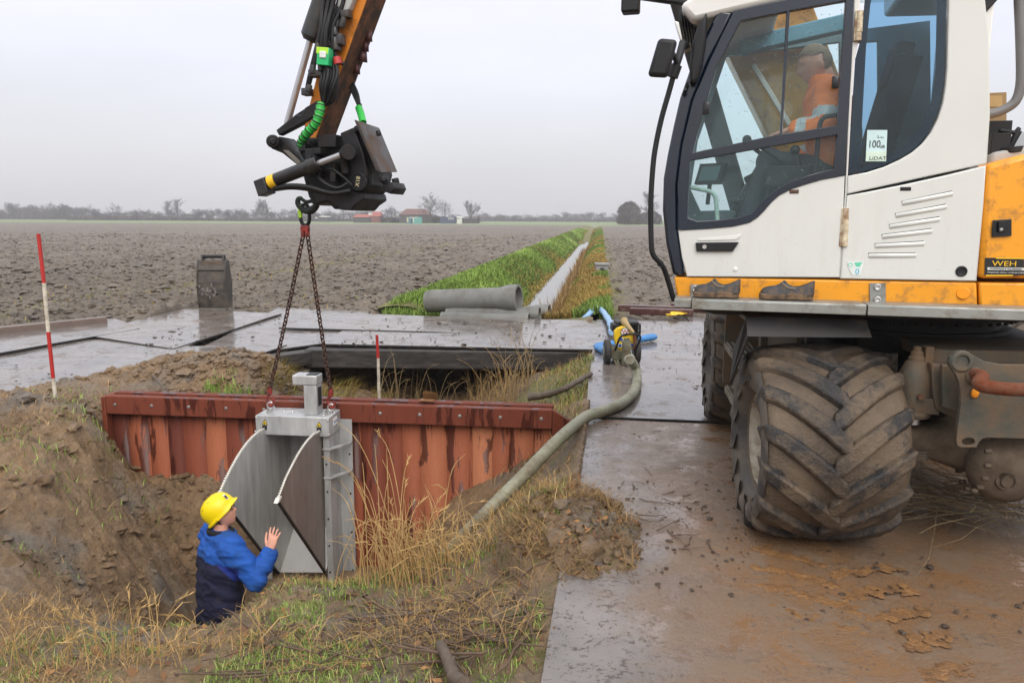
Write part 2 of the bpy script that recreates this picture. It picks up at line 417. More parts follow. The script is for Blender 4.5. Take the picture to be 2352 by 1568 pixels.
def near_height(x, y, detail=True):
    z = tps(x, y)
    far = ditch_h(x, y); b = sstep(15.2, 16.6, y); z = z * (1 - b) + far * b
    e = plate_edge(y); over = x > e + .04
    if detail:
        rough = .018 + .03 * sstep(-2.2, -3.2, x) * (1 - sstep(8.3, 8.8, y)) * sstep(3.8, 4.6, y)
        sl = sstep(-2.0, -2.8, x) * (1 - sstep(7.6, 8.2, y)) * sstep(4.3, 5.0, y)
        z = z + 1.35 * sl * (.05 * np.abs(fbm((x * .8 - y * .6) * 1.6, (x * .6 + y * .8) * .55, 3, 130)) * 2 + .045 * fbm(x * 2.2, y * 2.2, 3, 131) + .03 * fbm(x * 20, y * 20, 2, 133))
        z = z + rough * 1.6 * (clod(x * 4.2, y * 4.2, 3) - .45) + .022 * fbm(x * 11, y * 11, 3, 5, .65) + .05 * fbm(x * 1.1, y * 1.1, 2, 8) * (1 - sstep(-.6, .2, x - e))
        hp = np.exp(-(((x + 3.0) / 1.5) ** 2 + ((y - 9.05) / .42) ** 2))
        z = z + hp * (.10 + .14 * clod(x * 3.1, y * 3.1, 21))
    lp = in_poly(x, y, LEFT_PLATES)
    z = np.where(lp & (z > -.06), -.06, z)
    z = np.where((y > 9.4 + .25 * np.clip(-5.5 - x, -3, 4) * -1) & (s_of(x, y) < -2.7) & (y > 10.0), np.minimum(z, -.22), z)
    cx_ = in_poly(x, y, CROSS); z = np.where(cx_ & (z > -.34), -.34, z)
    z = np.where(over & (z > -.07), -.07, z)
    hx = (x - HEAP.x + .05) / (.40 + .22 * fbm(x * 2.6, y * 2.6, 2, 35)); hy = (y - HEAP.y) / (.66 + .3 * fbm(x * 2.1 + 9, y * 2.1, 2, 36))
    h = np.clip(1 - hx * hx - hy * hy, 0, None) ** .8
    hz = -.03 + h * (.085 + (.10 * clod(x * 6, y * 6, 31) if detail else 0))
    z = np.where(h > .02, np.maximum(z, hz), z)
    return z

# near terrain sheet
xs = np.linspace(-8.4, 1.5, 460); ys = np.linspace(1.4, 16.7, 660)
X, Y = np.meshgrid(xs, ys)
Z = near_height(X, Y)
# grass cover mask
def grass_mask(x, y):
    e = plate_edge(y); s = s_of(x, y)
    fg = (1 - sstep(4.7, 5.3, y + .25 * fbm(x, y, 2, 40))) * sstep(-3.4, -2.6, x + .3 * y * 0) * .42
    rt = sstep(-1.1, -.45, x - e) * (1 - sstep(-.02, .03, x - e)) * .45
    lf = np.exp(-(((x + 4.15) / .55) ** 2 + ((y - 6.75) / .9) ** 2)) * .3 + np.exp(-(((x + 3.2) / .7) ** 2 + ((y - 8.25) / .18) ** 2)) * .9
    bk = sstep(8.0, 8.4, y) * sstep(-3.0, -2.3, x) * .8 * (1 - sstep(10.2, 10.8, y) * (1 - sstep(14.0, 14.4, y)))
    return np.clip(np.maximum.reduce([fg, rt, lf, bk]), 0, 1)
G = grass_mask(X, Y)
terrain = mesh_np('ground', np.c_[X.ravel(), Y.ravel(), Z.ravel()], grid_faces(len(ys), len(xs)), M_mud, smooth=180, attrs={'grass': G.ravel()})
tag(terrain, kind='structure')

# ploughed fields and ditch banks beyond: perspective-spaced sheet
def far_sheet(name, mat, r0, r1, nx, y0, y1, ratio, hfun, attr=None):
    ny = int(math.log(y1 / y0) / math.log(ratio)) + 1
    yy = y0 * ratio ** np.arange(ny)
    uu = np.linspace(0, 1, nx)
    Yg = np.repeat(yy[:, None], nx, 1); a = r0(yy)[:, None]; b = r1(yy)[:, None]
    Xg = a + (b - a) * uu[None]
    Zg = hfun(Xg, Yg)
    o = mesh_np(name, np.c_[Xg.ravel(), Yg.ravel(), Zg.ravel()], grid_faces(ny, nx), mat, smooth=180,
                attrs={'grass': (attr(Xg, Yg) if attr else np.zeros_like(Xg)).ravel()})
    return tag(o, kind='structure')
def field_h(x, y):
    am = np.clip(.19 - .0003 * y, .10, .19)
    base = .03 + .12 * fbm(x * .25, y * .25, 2, 50)
    return base + am * (.62 * clod(x * 1.1, y * 2.3, 51) + .38 * clod(x * .35, y * 1.5, 57) - .3) + .075 * fbm(x * 6, y * 6, 3, 53, .7) * np.clip(1.3 - y / 60, .35, 1)
def lfield_h(x, y):
    z = field_h(x, y); s = s_of(x, y); z = z - .35 * sstep(-3.1, -2.6, s)
    lf = sum(in_poly(x, y - d_, LEFT_PLATES) * 1.0 for d_ in np.linspace(-.05, 1.1, 9)) / 9; lf = np.where(in_poly(x, y - .05, LEFT_PLATES), 1, lf); z = z * (1 - lf) + np.minimum(z, -.10) * lf
    e = (y - 12.2); return z - .25 * (1 - sstep(10.4, 11.2, y + .25 * np.clip(-x - 3, 0, 9)))
def rfield_h(x, y):
    z = field_h(x, y) - .05; s = s_of(x, y); z = z - .3 * (1 - sstep(1.6, 2.0, s))
    tr = np.exp(-((s - 2.9) / .35) ** 2) + np.exp(-((s - 4.6) / .35) ** 2); z = z - .10 * tr
    return z - .2 * (1 - sstep(15.5, 16.6, y))
def field_grass(x, y):
    s = s_of(x, y); st = np.exp(-((s + 9.5 - .02 * y) / .8) ** 2) * .42
    return np.clip(st + .28 * np.exp(-((x + 4.5) / 2.5) ** 2 - ((y - 17) / 4) ** 2) + .1, 0, 1)
FEND = 235.0
far_sheet('ploughed_field', M_field, lambda y: -.82 * y - 1.5, lambda y: DS * y + DC - 2.45, 560, 9.6, FEND, 1.0037, lfield_h, field_grass)
far_sheet('ploughed_field', M_field, lambda y: DS * y + DC + 1.62, lambda y: .34 * y + 6, 260, 15.3, FEND, 1.0045, rfield_h, lambda x, y: .12 + .4 * np.exp(-((s_of(x, y) - 2.2) / .5) ** 2))
far_sheet('ditch_bank', M_bank, lambda y: DS * y + DC - 2.9, lambda y: DS * y + DC + 2.1, 110, 15.9, FEND, 1.012,
          lambda x, y: ditch_h(x, y) + .05 * fbm(x * 1.6, y * 1.6, 3, 60), lambda x, y: np.ones_like(x) * .9)
# flat land to the horizon
mbg = MB(); zz = -1.6
mbg.add([(-2600, -60, zz), (2600, -60, zz), (2600, 40, zz), (-2600, 40, zz)], [(0, 1, 2, 3)])
tag(mbg.build('subsoil', M_mud, smooth=0), kind='structure')
fb = MB(); fb.add([(-2600, FEND - 3, -.12), (2600, FEND - 3, -.12), (2600, 2600, -.12), (-2600, 2600, -.12)], [(0, 1, 2, 3)])
fo = fb.build('meadow', M_farland, smooth=0); tag(fo, kind='structure')
fl = MB(); fl.add([(-900, 30, -.3), (-130, 30, -.3), (-130, FEND - 3, -.3), (-900, FEND - 3, -.3)], [(0, 1, 2, 3)])
fl.add([(50, 16, -.3), (900, 16, -.3), (900, FEND - 3, -.3), (50, FEND - 3, -.3)], [(0, 1, 2, 3)])
tag(fl.build('field_margin', M_field, smooth=0), kind='structure')
# water
t = NT('ditch_water'); t.set('Base Color', (.13, .128, .12, 1)); t.set('Roughness', .03); t.set('IOR', 1.55)
t.bump(t.noise(5, 3), .05, .01); M_water = t.m
wb = MB()
for i in range(60):
    y0 = 15.5 + i * 2.6; y1 = y0 + 2.6
    wb.add([(DS * y0 + DC - .75, y0, WATER_Z), (DS * y0 + DC + .75, y0, WATER_Z), (DS * y1 + DC + .75, y1, WATER_Z), (DS * y1 + DC - .75, y1, WATER_Z)], [(0, 1, 2, 3)])
tag(wb.build('ditch_water', M_water, smooth=0), kind='structure')

# ------------------------------------------------------------------ steel road plates
def plate_mat(name, mud_amt, brown, warm=0.0):
    t = NT(name)
    c = t.ramp(t.noise(1.7, 7, .62), [(.3, srgb(84, 79, 76)), (.7, srgb(124, 117, 112))])
    mud = t.ramp(t.noise(3.1, 12, .74, dist=.3), [(.60 - mud_amt * .3, 0), (.70 - mud_amt * .22, 1)])
    grit = t.ramp(t.math('ADD', t.math('MULTIPLY', t.noise(34, 9, .8), .7), t.math('MULTIPLY', t.noise(7, 6, .7), .3)), [(.575 - mud_amt * .05, 0), (.63 - mud_amt * .05, 1)])
    patch = t.ramp(t.noise(.9, 4, .55), [(.42, 0), (.6, 1)])
    grit = t.math('MULTIPLY', grit, t.math('ADD', t.math('MULTIPLY', patch, .75), .25))
    film = t.ramp(t.noise(.7, 6, .6, stretch=(1, .35, 1)), [(.45 - warm * .5, 0), (.75 - warm * .5, 1)])
    if warm:
        sx_ = t.new('ShaderNodeSeparateXYZ'); t.link(t.coord(), sx_.inputs[0])
        g = t.math('ADD', sx_.outputs[0], t.math('MULTIPLY', sx_.outputs[1], -.06)); g = t.math('ADD', g, t.math('MULTIPLY', t.noise(1.6, 5, .6), 1.1))
        film = t.ramp(t.math('MULTIPLY', g, .5), [(.42, 0), (.72, 1)])
        mud = t.math('MULTIPLY', mud, t.ramp(t.math('MULTIPLY', g, .5), [(.40, .12), (.66, 1)]))
    c = t.mix(t.math('MULTIPLY', film, .85), c, brown)
    c = t.mix(mud, c, srgb(112, 92, 72))
    c = t.mix(grit, c, srgb(58, 48, 40))
    t.set('Base Color', c)
    r = t.ramp(t.noise(2.3, 6, .6), [(.35, .08), (.7, .24)])
    r = t.math('ADD', r, t.math('MULTIPLY', t.math('MAXIMUM', mud, grit), .4), True)
    t.set('Roughness', r); t.set('IOR', 1.75)
    h = t.math('ADD', t.math('MULTIPLY', mud, .6), t.math('ADD', t.math('MULTIPLY', grit, .7), t.math('MULTIPLY', t.noise(1.2, 3), .9)))
    t.bump(h, .5, .012)
    return t.m
M_plate = plate_mat('wet_steel_plate', .12, srgb(112, 96, 82))
M_plate_mud = plate_mat('muddy_steel_plate', .55, srgb(128, 95, 62), .62)
M_edge = simple('dark_plate_edge', (.02, .018, .016), .6)
def road_plate(label, quad, z0s, mat, th=.028, group='steel road plates', warp=.012, seed=0, name='road_plate', pix=True):
    """quad in photo directions on the ground plane, corners in order; z0s: corner heights"""
    P = [at_z(q[0], q[1], z) if pix else Vector((q[0], q[1], z)) for q, z in zip(quad, z0s)]
    n, k = 14, 10; vs = []; rng = np.random.default_rng(seed)
    for j in range(k + 1):
        for i in range(n + 1):
            u, v = i / n, j / k
            p = P[0] * (1 - u) * (1 - v) + P[1] * u * (1 - v) + P[2] * u * v + P[3] * (1 - u) * v
            dz = warp * float(fbm(p.x * .5 + seed * 3.1, p.y * .5, 2, 70 + seed))
            ed = .004 * float(fbm(p.x * 2.2, p.y * 2.2 + seed, 2, 90))
            vs.append(p + Vector((ed * 2, ed * 2, dz)))
    N = len(vs); W = n + 1
    top = [(j * W + i, j * W + i + 1, (j + 1) * W + i + 1, (j + 1) * W + i) for j in range(k) for i in range(n)]
    low = [v - Vector((0, 0, th)) for v in vs]
    rim = [i for i in range(W)] + [j * W + n for j in range(1, k + 1)] + [k * W + i for i in range(n - 1, -1, -1)] + [j * W for j in range(k - 1, 0, -1)]
    mb = MB(); mb.add(vs + low, top + [tuple(N + q for q in f[::-1]) for f in top]); mb.mat(1)
    m0 = len(mb.v)
    mb.f += [(rim[a], rim[(a + 1) % len(rim)], N + rim[(a + 1) % len(rim)], N + rim[a]) for a in range(len(rim))]; mb.mi += [1] * len(rim)
    o = mb.build(name, [mat, M_edge], smooth=30)
    return tag(o, label, 'road plate', group)
# crossing over the ditch
road_plate('narrow steel plate across the ditch between the pipes and the plate with the black beam', [(640, 752), (1392, 774), (1390, 737), (770, 718)], (.035, .0, .0, .03), M_plate, seed=1)
road_plate('steel plate resting on the black beam above the dark ditch opening', [(742, 790), (1384, 803), (1392, 768), (800, 750)], (.012, .012, .012, .012), M_plate, seed=2)
# left arm
road_plate('big wet steel plate with brown puddle below the standing bucket', [(398, 800), (646, 720), (424, 708), (180, 768)], (.015, .02, .03, .02), M_plate, seed=3)
road_plate('steel plate with a raised dark seam between puddle plate and mud heap', [(400, 832), (760, 786), (850, 716), (640, 706)], (-.012, -.012, -.012, -.012), M_plate, seed=4)
road_plate('steel plate beside the edge beam behind the tall range pole', [(-160, 838), (320, 754), (262, 730), (-160, 785)], (.034, .030, .03, .03), M_plate, seed=5)
road_plate('long wet steel plate at the foot of the tall range pole', [(-200, 940), (300, 857), (480, 772), (-200, 792)], (-.002, -.002, -.008, -.008), M_plate, seed=6)
road_plate('muddy steel plate strip in front of the mud heap', [(240, 868), (570, 823), (660, 790), (400, 795)], (.006, .006, .006, .006), M_plate, seed=8)
# site road to the right
e = lambda y, dx=0.0: (float(plate_edge(np.array(y))) + dx)
def rp_(label, y0, y1, x0, x1, mat, z, seed, dx=0.0):
    k = .13
    road_plate(label, [(e(y0) + dx, y0), (e(y0) + dx + x1, y0 - .14 * x1), (e(y1) + dx + x1, y1 - .14 * x1), (e(y1) + dx, y1)], (z, z, z, z), mat, seed=seed, pix=False)
rp_('muddy brown steel plate with tyre prints before the big muddy wheel', 1.2, 7.05, 0, 1.55, M_plate_mud, 0, 11)
rp_('wet steel plate under the grey hose beside the pump', 7.1, 11.0, 0, 1.6, M_plate, .008, 12)
rp_('steel plate behind the pump below the blue hose', 11.02, 14.3, 0, 1.9, M_plate, 0, 13)
rp_('muddy steel plate under the excavator axle', .4, 6.2, 0, 2.3, M_plate_mud, -.004, 14, 1.57)
rp_('dark steel plate beneath the far wheel of the excavator', 6.25, 10.4, 0, 2.6, M_plate, 0, 15, 1.62)
rp_('steel plate with yellow strap lying on it', 10.6, 14.9, 0, 3.2, M_plate, -.006, 16, 1.75)
rp_('muddy steel plate behind the brushwood', 0.2, 6.5, 0, 3.5, M_plate_mud, 0, 17, 3.9)
# ------------------------------------------------------------------ materials of machines
BROWN = srgb(112, 92, 70)
M_white = simple('white_paint', (.72, .735, .71), .34, var=.03, scale=1.5, dirt=srgb(188, 182, 168), dscale=3.5, damt=.05, coat=.3)
t = NT('white_cab_paint'); t.set('Roughness', .34); t.set('Coat Weight', .3); t.set('Coat Roughness', .08)
c = t.ramp(t.noise(1.5, 5), [(.3, (.63, .655, .63, 1)), (.7, (.67, .695, .67, 1))])
z_ = t.new('ShaderNodeSeparateXYZ'); t.link(t.coord(), z_.inputs[0])
low = t.ramp(z_.outputs[2], [(.0, 1), (1.0, 0)]); low = t.ramp(t.math('MULTIPLY', z_.outputs[2], .4), [(.56, 1), (.86, .12)])
f = t.math('MULTIPLY', t.ramp(t.noise(70, 4, .8), [(.64, 0), (.70, .75)]), low)
f2 = t.math('MULTIPLY', t.ramp(t.noise(5, 8, .7, stretch=(2.5, 2.5, .35)), [(.5, 0), (.85, .4)]), low)
c = t.mix(f2, c, srgb(168, 158, 140)); c = t.mix(f, c, srgb(116, 100, 82)); t.set('Base Color', c); M_white2 = t.m
M_yellow = simple('yellow_paint', (.82, .34, .012), .36, var=.05, scale=2, dirt=srgb(150, 104, 50), dscale=13, damt=.28, coat=.25)
M_orange = simple('orange_paint', (.62, .21, .018), .42, var=.1, scale=4, dirt=srgb(96, 62, 34), dscale=5, damt=.45)
M_orange_dirty = simple('dirty_orange_paint', srgb(122, 76, 44), .7, var=.2, scale=6, dirt=srgb(62, 50, 42), dscale=9, damt=.95, bump=.2)
M_black = simple('black_plastic', (.011, .012, .014), .5, var=.2, dirt=srgb(58, 54, 50), dscale=7, damt=.1, spec=.35)
M_blackgloss = simple('glossy_black', (.010, .011, .014), .18, var=.2, dirt=srgb(60, 60, 62), dscale=9, damt=.12)
M_rubber = simple('black_rubber', (.02, .02, .021), .6, var=.25, dirt=srgb(74, 66, 58), dscale=5, damt=.35)
M_galv = simple('galvanised_steel', srgb(150, 154, 150), .42, .55, var=.14, scale=9, dirt=srgb(112, 100, 84), dscale=8, damt=.35, bump=.08)
M_zinc = simple('zinc_bolt', srgb(190, 190, 188), .3, .85)
M_chrome = simple('chrome_rod', (.45, .45, .47), .2, .7, var=.03)
M_chassis = simple('grey_chassis_paint', srgb(80, 82, 74), .6, var=.22, scale=5, dirt=srgb(110, 88, 66), dscale=5, damt=.75, bump=.35, bscale=30)
M_chassis_mud = simple('muddy_casting', srgb(98, 86, 72), .75, var=.25, scale=6, dirt=srgb(78, 66, 54), dscale=7, damt=.8, bump=.5, bscale=26)
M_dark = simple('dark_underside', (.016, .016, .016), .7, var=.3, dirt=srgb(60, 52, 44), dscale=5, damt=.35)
M_rust = simple('rusty_pipe', srgb(116, 92, 76), .65, .3, var=.25, scale=8, dirt=srgb(112, 58, 34), dscale=6, damt=.9, bump=.2)
M_toolsteel = simple('oily_dark_steel', (.011, .011, .013), .5, .1, var=.45, scale=10, dirt=srgb(50, 44, 39), dscale=8, damt=.3, spec=.35, bump=.25, bscale=30)
M_slab = simple('worn_dark_steel', (.05, .046, .045), .4, .4, var=.35, scale=8, dirt=srgb(96, 74, 58), dscale=6, damt=.55, bump=.15)
M_grey = simple('light_grey_paint', srgb(168, 170, 170), .45)
M_hosegreen = simple('green_hose_sleeve', (.03, .42, .06), .5, var=.12)
M_limetape = simple('lime_tape', (.42, .75, .05), .5)
M_red = simple('red_cap', (.45, .03, .03), .5)
M_redref = simple('red_reflective', (.6, .03, .04), .35)
M_whiteref = simple('white_reflective', (.7, .7, .72), .4)
M_stick_yel = simple('yellow_sticker', (.8, .5, .02), .5)
M_ink = simple('black_print', (.01, .01, .012), .5)
M_paper = simple('white_sticker', (.72, .76, .74), .5)
M_seat = simple('seat_fabric', (.02, .022, .028), .85)
M_cream = simple('cream_hinge', srgb(214, 204, 176), .5, dirt=srgb(120, 70, 34), dscale=14, damt=.6)
M_screen = simple('display_screen', (.05, .12, .12), .15)
M_mint = simple('pale_grab_rail', srgb(190, 214, 200), .4)

def drops(t, dens=55):
    v = t.new('ShaderNodeTexVoronoi'); v.inputs['Scale'].default_value = dens; v.inputs['Randomness'].default_value = 1
    t.link(t.coord(), v.inputs['Vector'])
    return t.ramp(v.outputs['Distance'], [(.10, 1), (.22, 0)])
t = NT('navy_window_surround')
d = t.math('MULTIPLY', drops(t, 75), t.ramp(t.noise(30, 2), [(.5, 0), (.55, 1)]))
t.set('Base Color', t.ramp(t.noise(3, 4), [(.3, (.003, .008, .018, 1)), (.7, (.006, .014, .030, 1))]))
t.set('Roughness', .16); t.set('Coat Weight', .4); t.bump(d, .35, .004); M_navy = t.m
def glass(name, tint, drop=.6, fog=.0):
    t = NT(name); n = t.n; l = t.l
    tr = t.new('ShaderNodeBsdfTransparent'); tr.inputs[0].default_value = tint + (1,)
    gl = t.new('ShaderNodeBsdfGlossy'); gl.inputs['Roughness'].default_value = .03; gl.inputs[0].default_value = (.9, .95, 1, 1)
    lw = t.new('ShaderNodeFresnel'); lw.inputs['IOR'].default_value = 1.5
    d = t.math('MULTIPLY', drops(t, 62), t.ramp(t.noise(26, 2), [(.52, 0), (.56, 1)]))
    b = t.new('ShaderNodeBump'); b.inputs['Strength'].default_value = drop; b.inputs['Distance'].default_value = .006
    t.link(d, b.inputs['Height']); t.link(b.outputs[0], gl.inputs['Normal']); t.link(b.outputs[0], lw.inputs['Normal'])
    ms = t.new('ShaderNodeMixShader'); t.link(lw.outputs[0], ms.inputs[0]); t.link(tr.outputs[0], ms.inputs[1]); t.link(gl.outputs[0], ms.inputs[2])
    df = t.new('ShaderNodeBsdfDiffuse'); df.inputs[0].default_value = (.34, .56, .60, 1)
    fg = t.ramp(t.noise(3.2, 4, .55, stretch=(1, .5, 1)), [(.35, fog * .25), (.75, fog)])
    fg = t.math('ADD', fg, t.math('MULTIPLY', d, .18), True)
    m2 = t.new('ShaderNodeMixShader'); t.link(fg, m2.inputs[0]); t.link(ms.outputs[0], m2.inputs[1]); t.link(df.outputs[0], m2.inputs[2])
    t.link(m2.outputs[0], n['Material Output'].inputs[0]); n.remove(t.p); return t.m
M_glass = glass('tinted_door_glass', (.80, .93, .95), .6, .08)
M_glass_side = glass('dark_blue_glass', (.24, .46, .66), .6, .05)
M_glass_clear = glass('windscreen_glass', (.86, .95, .95), .3, .04)

# ------------------------------------------------------------------ excavator frames of reference
YAW = rad(15)
UF = Vector((-math.cos(YAW), math.sin(YAW), 0)); EX = -UF; NL = Vector((-math.sin(YAW), -math.cos(YAW), 0)); UZ = Vector((0, 0, 1))
SP = Vector((1.8, 4.4, 0)); CEN = SP - NL * 1.25
CEN = CEN + EX * ((Vector((2.80, 5.43, 0)) - CEN).dot(EX))
def E(px, py, off=0.0): return at_plane(px, py, SP + NL * off, NL)
def E2(px, py, off=0.0):
    p = E(px, py, off); return ((p - SP).dot(EX), p.z)
def EM(off): return frame_M(SP + NL * off, EX, UZ, NL)
def T(px, py, off=0.0): return at_plane(px, py, CEN + NL * off, NL)
AX = Vector((math.sin(rad(9)), math.cos(rad(9)), 0)); RX = Vector((math.cos(rad(9)), -math.sin(rad(9)), 0))

EXC = empty('wheeled_excavator', (CEN.x, CEN.y, 0), 'white and yellow wheeled excavator with muddy tyres lifting the steel gate on chains', 'excavator')

# ---- upper body
def prism_px(pts, off, depth, name, mat, parent=EXC, bevel=0.0, plane=E, nrm=NL, smooth=40):
    mb = MB(); mb.prism([plane(x, y, off) for x, y in pts], -nrm * depth)
    return mb.build(name, mat, parent, bevel=bevel, smooth=smooth)
prism_px([(1548, 636), (2244, 648), (2246, 704), (1558, 697)], 0, 1.15, 'side_sill', M_yellow, bevel=.012)
prism_px([(2249, 649), (2560, 652), (2560, 712), (2250, 705)], 0, 1.6, 'rear_sill', M_yellow, bevel=.012)
hood = prism_px([(2266, 378), (2352, 354), (2470, 336), (2640, 330), (2640, 640), (2248, 640), (2256, 520)], .005, 1.7, 'engine_hood', M_yellow, bevel=.03)
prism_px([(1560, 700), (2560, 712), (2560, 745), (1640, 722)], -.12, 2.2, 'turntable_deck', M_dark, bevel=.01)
# rear hood lock, sticker
mb = MB(); mb.prism([E(x, y, .012) for x, y in [(2279, 506), (2323, 503), (2323, 542), (2277, 545)]], NL * .006); lock = mb.build('hood_lock', M_blackgloss, hood, bevel=.004)
mb = MB(); mb.prism([E(x, y, .02) for x, y in [(2292, 510), (2308, 509), (2308, 533), (2291, 534)]], NL * .02); mb.mat(1); mb.cyl(E(2300, 527, .04), E(2300, 527, .043), .008)
mb.build('hood_latch', [M_black, M_zinc], hood, bevel=.004)
mb = MB(); mb.prism([E(x, y, .006) for x, y in [(2262, 592), (2352, 592), (2352, 632), (2261, 632)]], NL * .003); mb.mat(1)
mb.prism([E(x, y, .009) for x, y in [(2268, 614), (2352, 615), (2352, 621), (2268, 620)]], NL * .002); mb.mat(2)
mb.prism([E(x, y, .009) for x, y in [(2286, 591), (2352, 592), (2352, 595), (2288, 594)]], NL * .002)
mb.prism([E(x, y, .009) for x, y in [(2264, 631), (2326, 631), (2326, 634), (2264, 634)]], NL * .002)
mb.build('company_sticker', [M_ink, M_paper, M_stick_yel], hood, smooth=0)
def lettering(txt, px, py, hpx, mat, parent, off, name='lettering', plane=E, nrm=NL, ux=EX, rot=0.0, ext=.0008, wide=1.0):
    a = plane(px, py - hpx / 2, off); b = plane(px, py + hpx / 2, off); h = (a - b).length
    me = text_mesh(txt, h * 1.38, ext); o = (a + b) / 2
    R_ = Matrix.Rotation(rot, 4, 'Z')
    return place(me, name, frame_M(o, ux * wide, UZ, nrm) @ R_, mat, parent, smooth=0)
lettering('WEH', 2307, 606, 12, M_stick_yel, hood, .012, wide=1.35)
lettering('HYWEMALER & VOUZEMANS', 2310, 617.5, 3.6, M_ink, hood, .0125)
lettering('Hoogerheide, telefoon +31(0)164-614844', 2310, 626, 3.2, M_paper, hood, .012)
mb = MB(); mb.cyl(E(2212, 673, 0), E(2212, 673, .012), .034, 24); mb.build('orange_reflector', simple('amber_reflector', (.85, .30, .005), .25), EXC, bevel=.004)
# ---- running board
rb = MB()
for a, b in [((1591, 1976)), (1979, 2560)]:
    pa, pb = E(a, 697, .02), E(b, 697, .02)
    za = 1.385
    pa.z = pb.z = E(1800, 692, .2).z - .012
    rb.bar(pa + NL * .09, pb + NL * .09, .20, .02); rb.bar(pa + NL * .19 - UZ * .022, pb + NL * .19 - UZ * .022, .012, .055)
RBZ = E(1800, 692, .2).z
pa = E(1552, 697, .02); pb = E(1590, 697, .02); pa.z = pb.z = RBZ - .012
rb.bar(pa + NL * .08, pb + NL * .08, .18, .02); rb.bar(pa + NL * .17 - UZ * .02, pb + NL * .17 - UZ * .02, .012, .045)
rb.build('running_board', M_galv, EXC, bevel=.004)
for x0, x1, y0, y1 in [(1997, 2034, 650, 697), (1586, 1606, 653, 690)]:
    mb = MB(); mb.prism([E(x, y, .002) for x, y in [(x0, y0), (x1, y0), (x1, y1), (x0, y1)]], NL * .008); mb.mat(1)
    for yy in (y0 + 9, y1 - 9):
        c = E((x0 + x1) / 2, yy, .009); mb.lathe(c, NL, [(0, .001), (.008, .02), (.01, .012), (.004, .009), (.004, .0)], 16)
    mb.build('step_bracket', [M_galv, M_zinc], EXC, bevel=.002)

# ---- cab
WF = [(1686, 27), (1800, 2), (1870, -14), (1963, -20), (1955, 160), (1940, 403), (1919, 407), (1886, 413), (1852, 423), (1818, 434), (1789, 449), (1770, 466), (1756, 483), (1740, 499), (1722, 511), (1684, 520), (1630, 525), (1577, 528), (1558, 529), (1556, 425), (1567, 336), (1592, 231), (1630, 139)]
P1 = [(1701, 50), (1806, 29), (1791, 309), (1592, 351), (1601, 310), (1613, 269), (1646, 155)]
P2 = [(1814, 27), (1941, 4), (1921, 290), (1797, 308)]
P3 = [(1585, 370), (1921, 311), (1915, 389), (1885, 395), (1850, 405), (1815, 417), (1784, 434), (1752, 460), (1725, 490), (1693, 500), (1640, 506), (1602, 508), (1580, 500)]
e2 = lambda L, off=0: [E2(x, y, off) for x, y in L]
door_loop = [(1558, 531)] + WF[17:18] + WF[16:4:-1] + [(1940, 405), (1935, 520), (1928, 637), (1578, 635), (1566, 590)]
door = place(flat_mesh([e2(door_loop)], .022, .006), 'cab_door', EM(-.02), M_white2, EXC, smooth=40)
tag(door, 'white cab door lower panel with black handle')
wf = place(flat_mesh([e2(WF), e2(P1), e2(P2), e2(P3)], .018, .004), 'window_surround', EM(-.006), M_navy, door, smooth=40)
for L in (P1, P2, P3):
    mb = MB(); mb.add([E(x, y, -.012) for x, y in L], [tuple(range(len(L)))]); mb.build('door_window', M_glass, door, smooth=0)
mb = MB()
for c in ((1622, 249), (1919, 189)):
    p = E(c[0], c[1], .016); mb.box(p, .036, .02, .07, EX, NL, UZ)
mb.build('window_latch', M_blackgloss, door, bevel=.006)
# recessed handle
mb = MB(); mb.prism([E(x, y, .004) for x, y in [(1598, 557), (1697, 556), (1683, 577), (1600, 577)]], NL * .022); mb.mat(1); mb.lathe(E(1618, 567, .026), NL, [(0, .0), (.0, .013), (.004, .013), (.004, .006), (.002, .0)], 16)
mb.build('door_handle', [M_black, M_zinc], door, bevel=.006)
mb = MB(); mb.prism([E(x, y, .0085) for x, y in [(1602, 549), (1690, 541), (1704, 536), (1700, 545), (1690, 551), (1606, 553)]], NL * .004); mb.build('handle_recess', M_white, door, bevel=.003)
mb = MB(); mb.cyl(E(1689, 618, .006), E(1689, 618, .012), .014, 20); mb.mat(1); mb.box(E(1824, 440, .008), .05, .01, .022, EX, NL, UZ)
mb.build('door_plug', [M_white, simple('rusty_slot', srgb(84, 60, 44), .6)], door, bevel=.003)
# front corner pillar and sloping nose
PIL = [(1686, 27), (1630, 139), (1592, 231), (1567, 336), (1556, 425), (1556, 529), (1573, 634), (1546, 632), (1530, 560), (1522, 483), (1524, 410), (1533, 357), (1547, 290), (1562, 225), (1590, 145), (1630, 60), (1650, 22)]
prism_px(PIL, .004, .10, 'front_pillar', M_navy, bevel=.018)
prism_px(PIL, -.93, .08, 'front_pillar', M_navy, bevel=.015)
WS = [(1655, 24), (1600, 128), (1570, 215), (1550, 290), (1537, 357), (1528, 420), (1526, 483), (1534, 560)]
mb = MB(); k = len(WS); mb.add([E(x, y, -.05) for x, y in WS] + [E(x, y, -.05) - NL * .92 for x, y in WS], [(i, i + 1, k + i + 1, k + i) for i in range(k - 1)])
mb.build('windscreen', M_glass_clear, EXC, smooth=60)
mb = MB(); mb.prism([E(x, y, -.1) for x, y in [(1536, 545), (1558, 545), (1573, 634), (1548, 632)]], -NL * .84); mb.build('cab_nose', M_navy, EXC, bevel=.01)
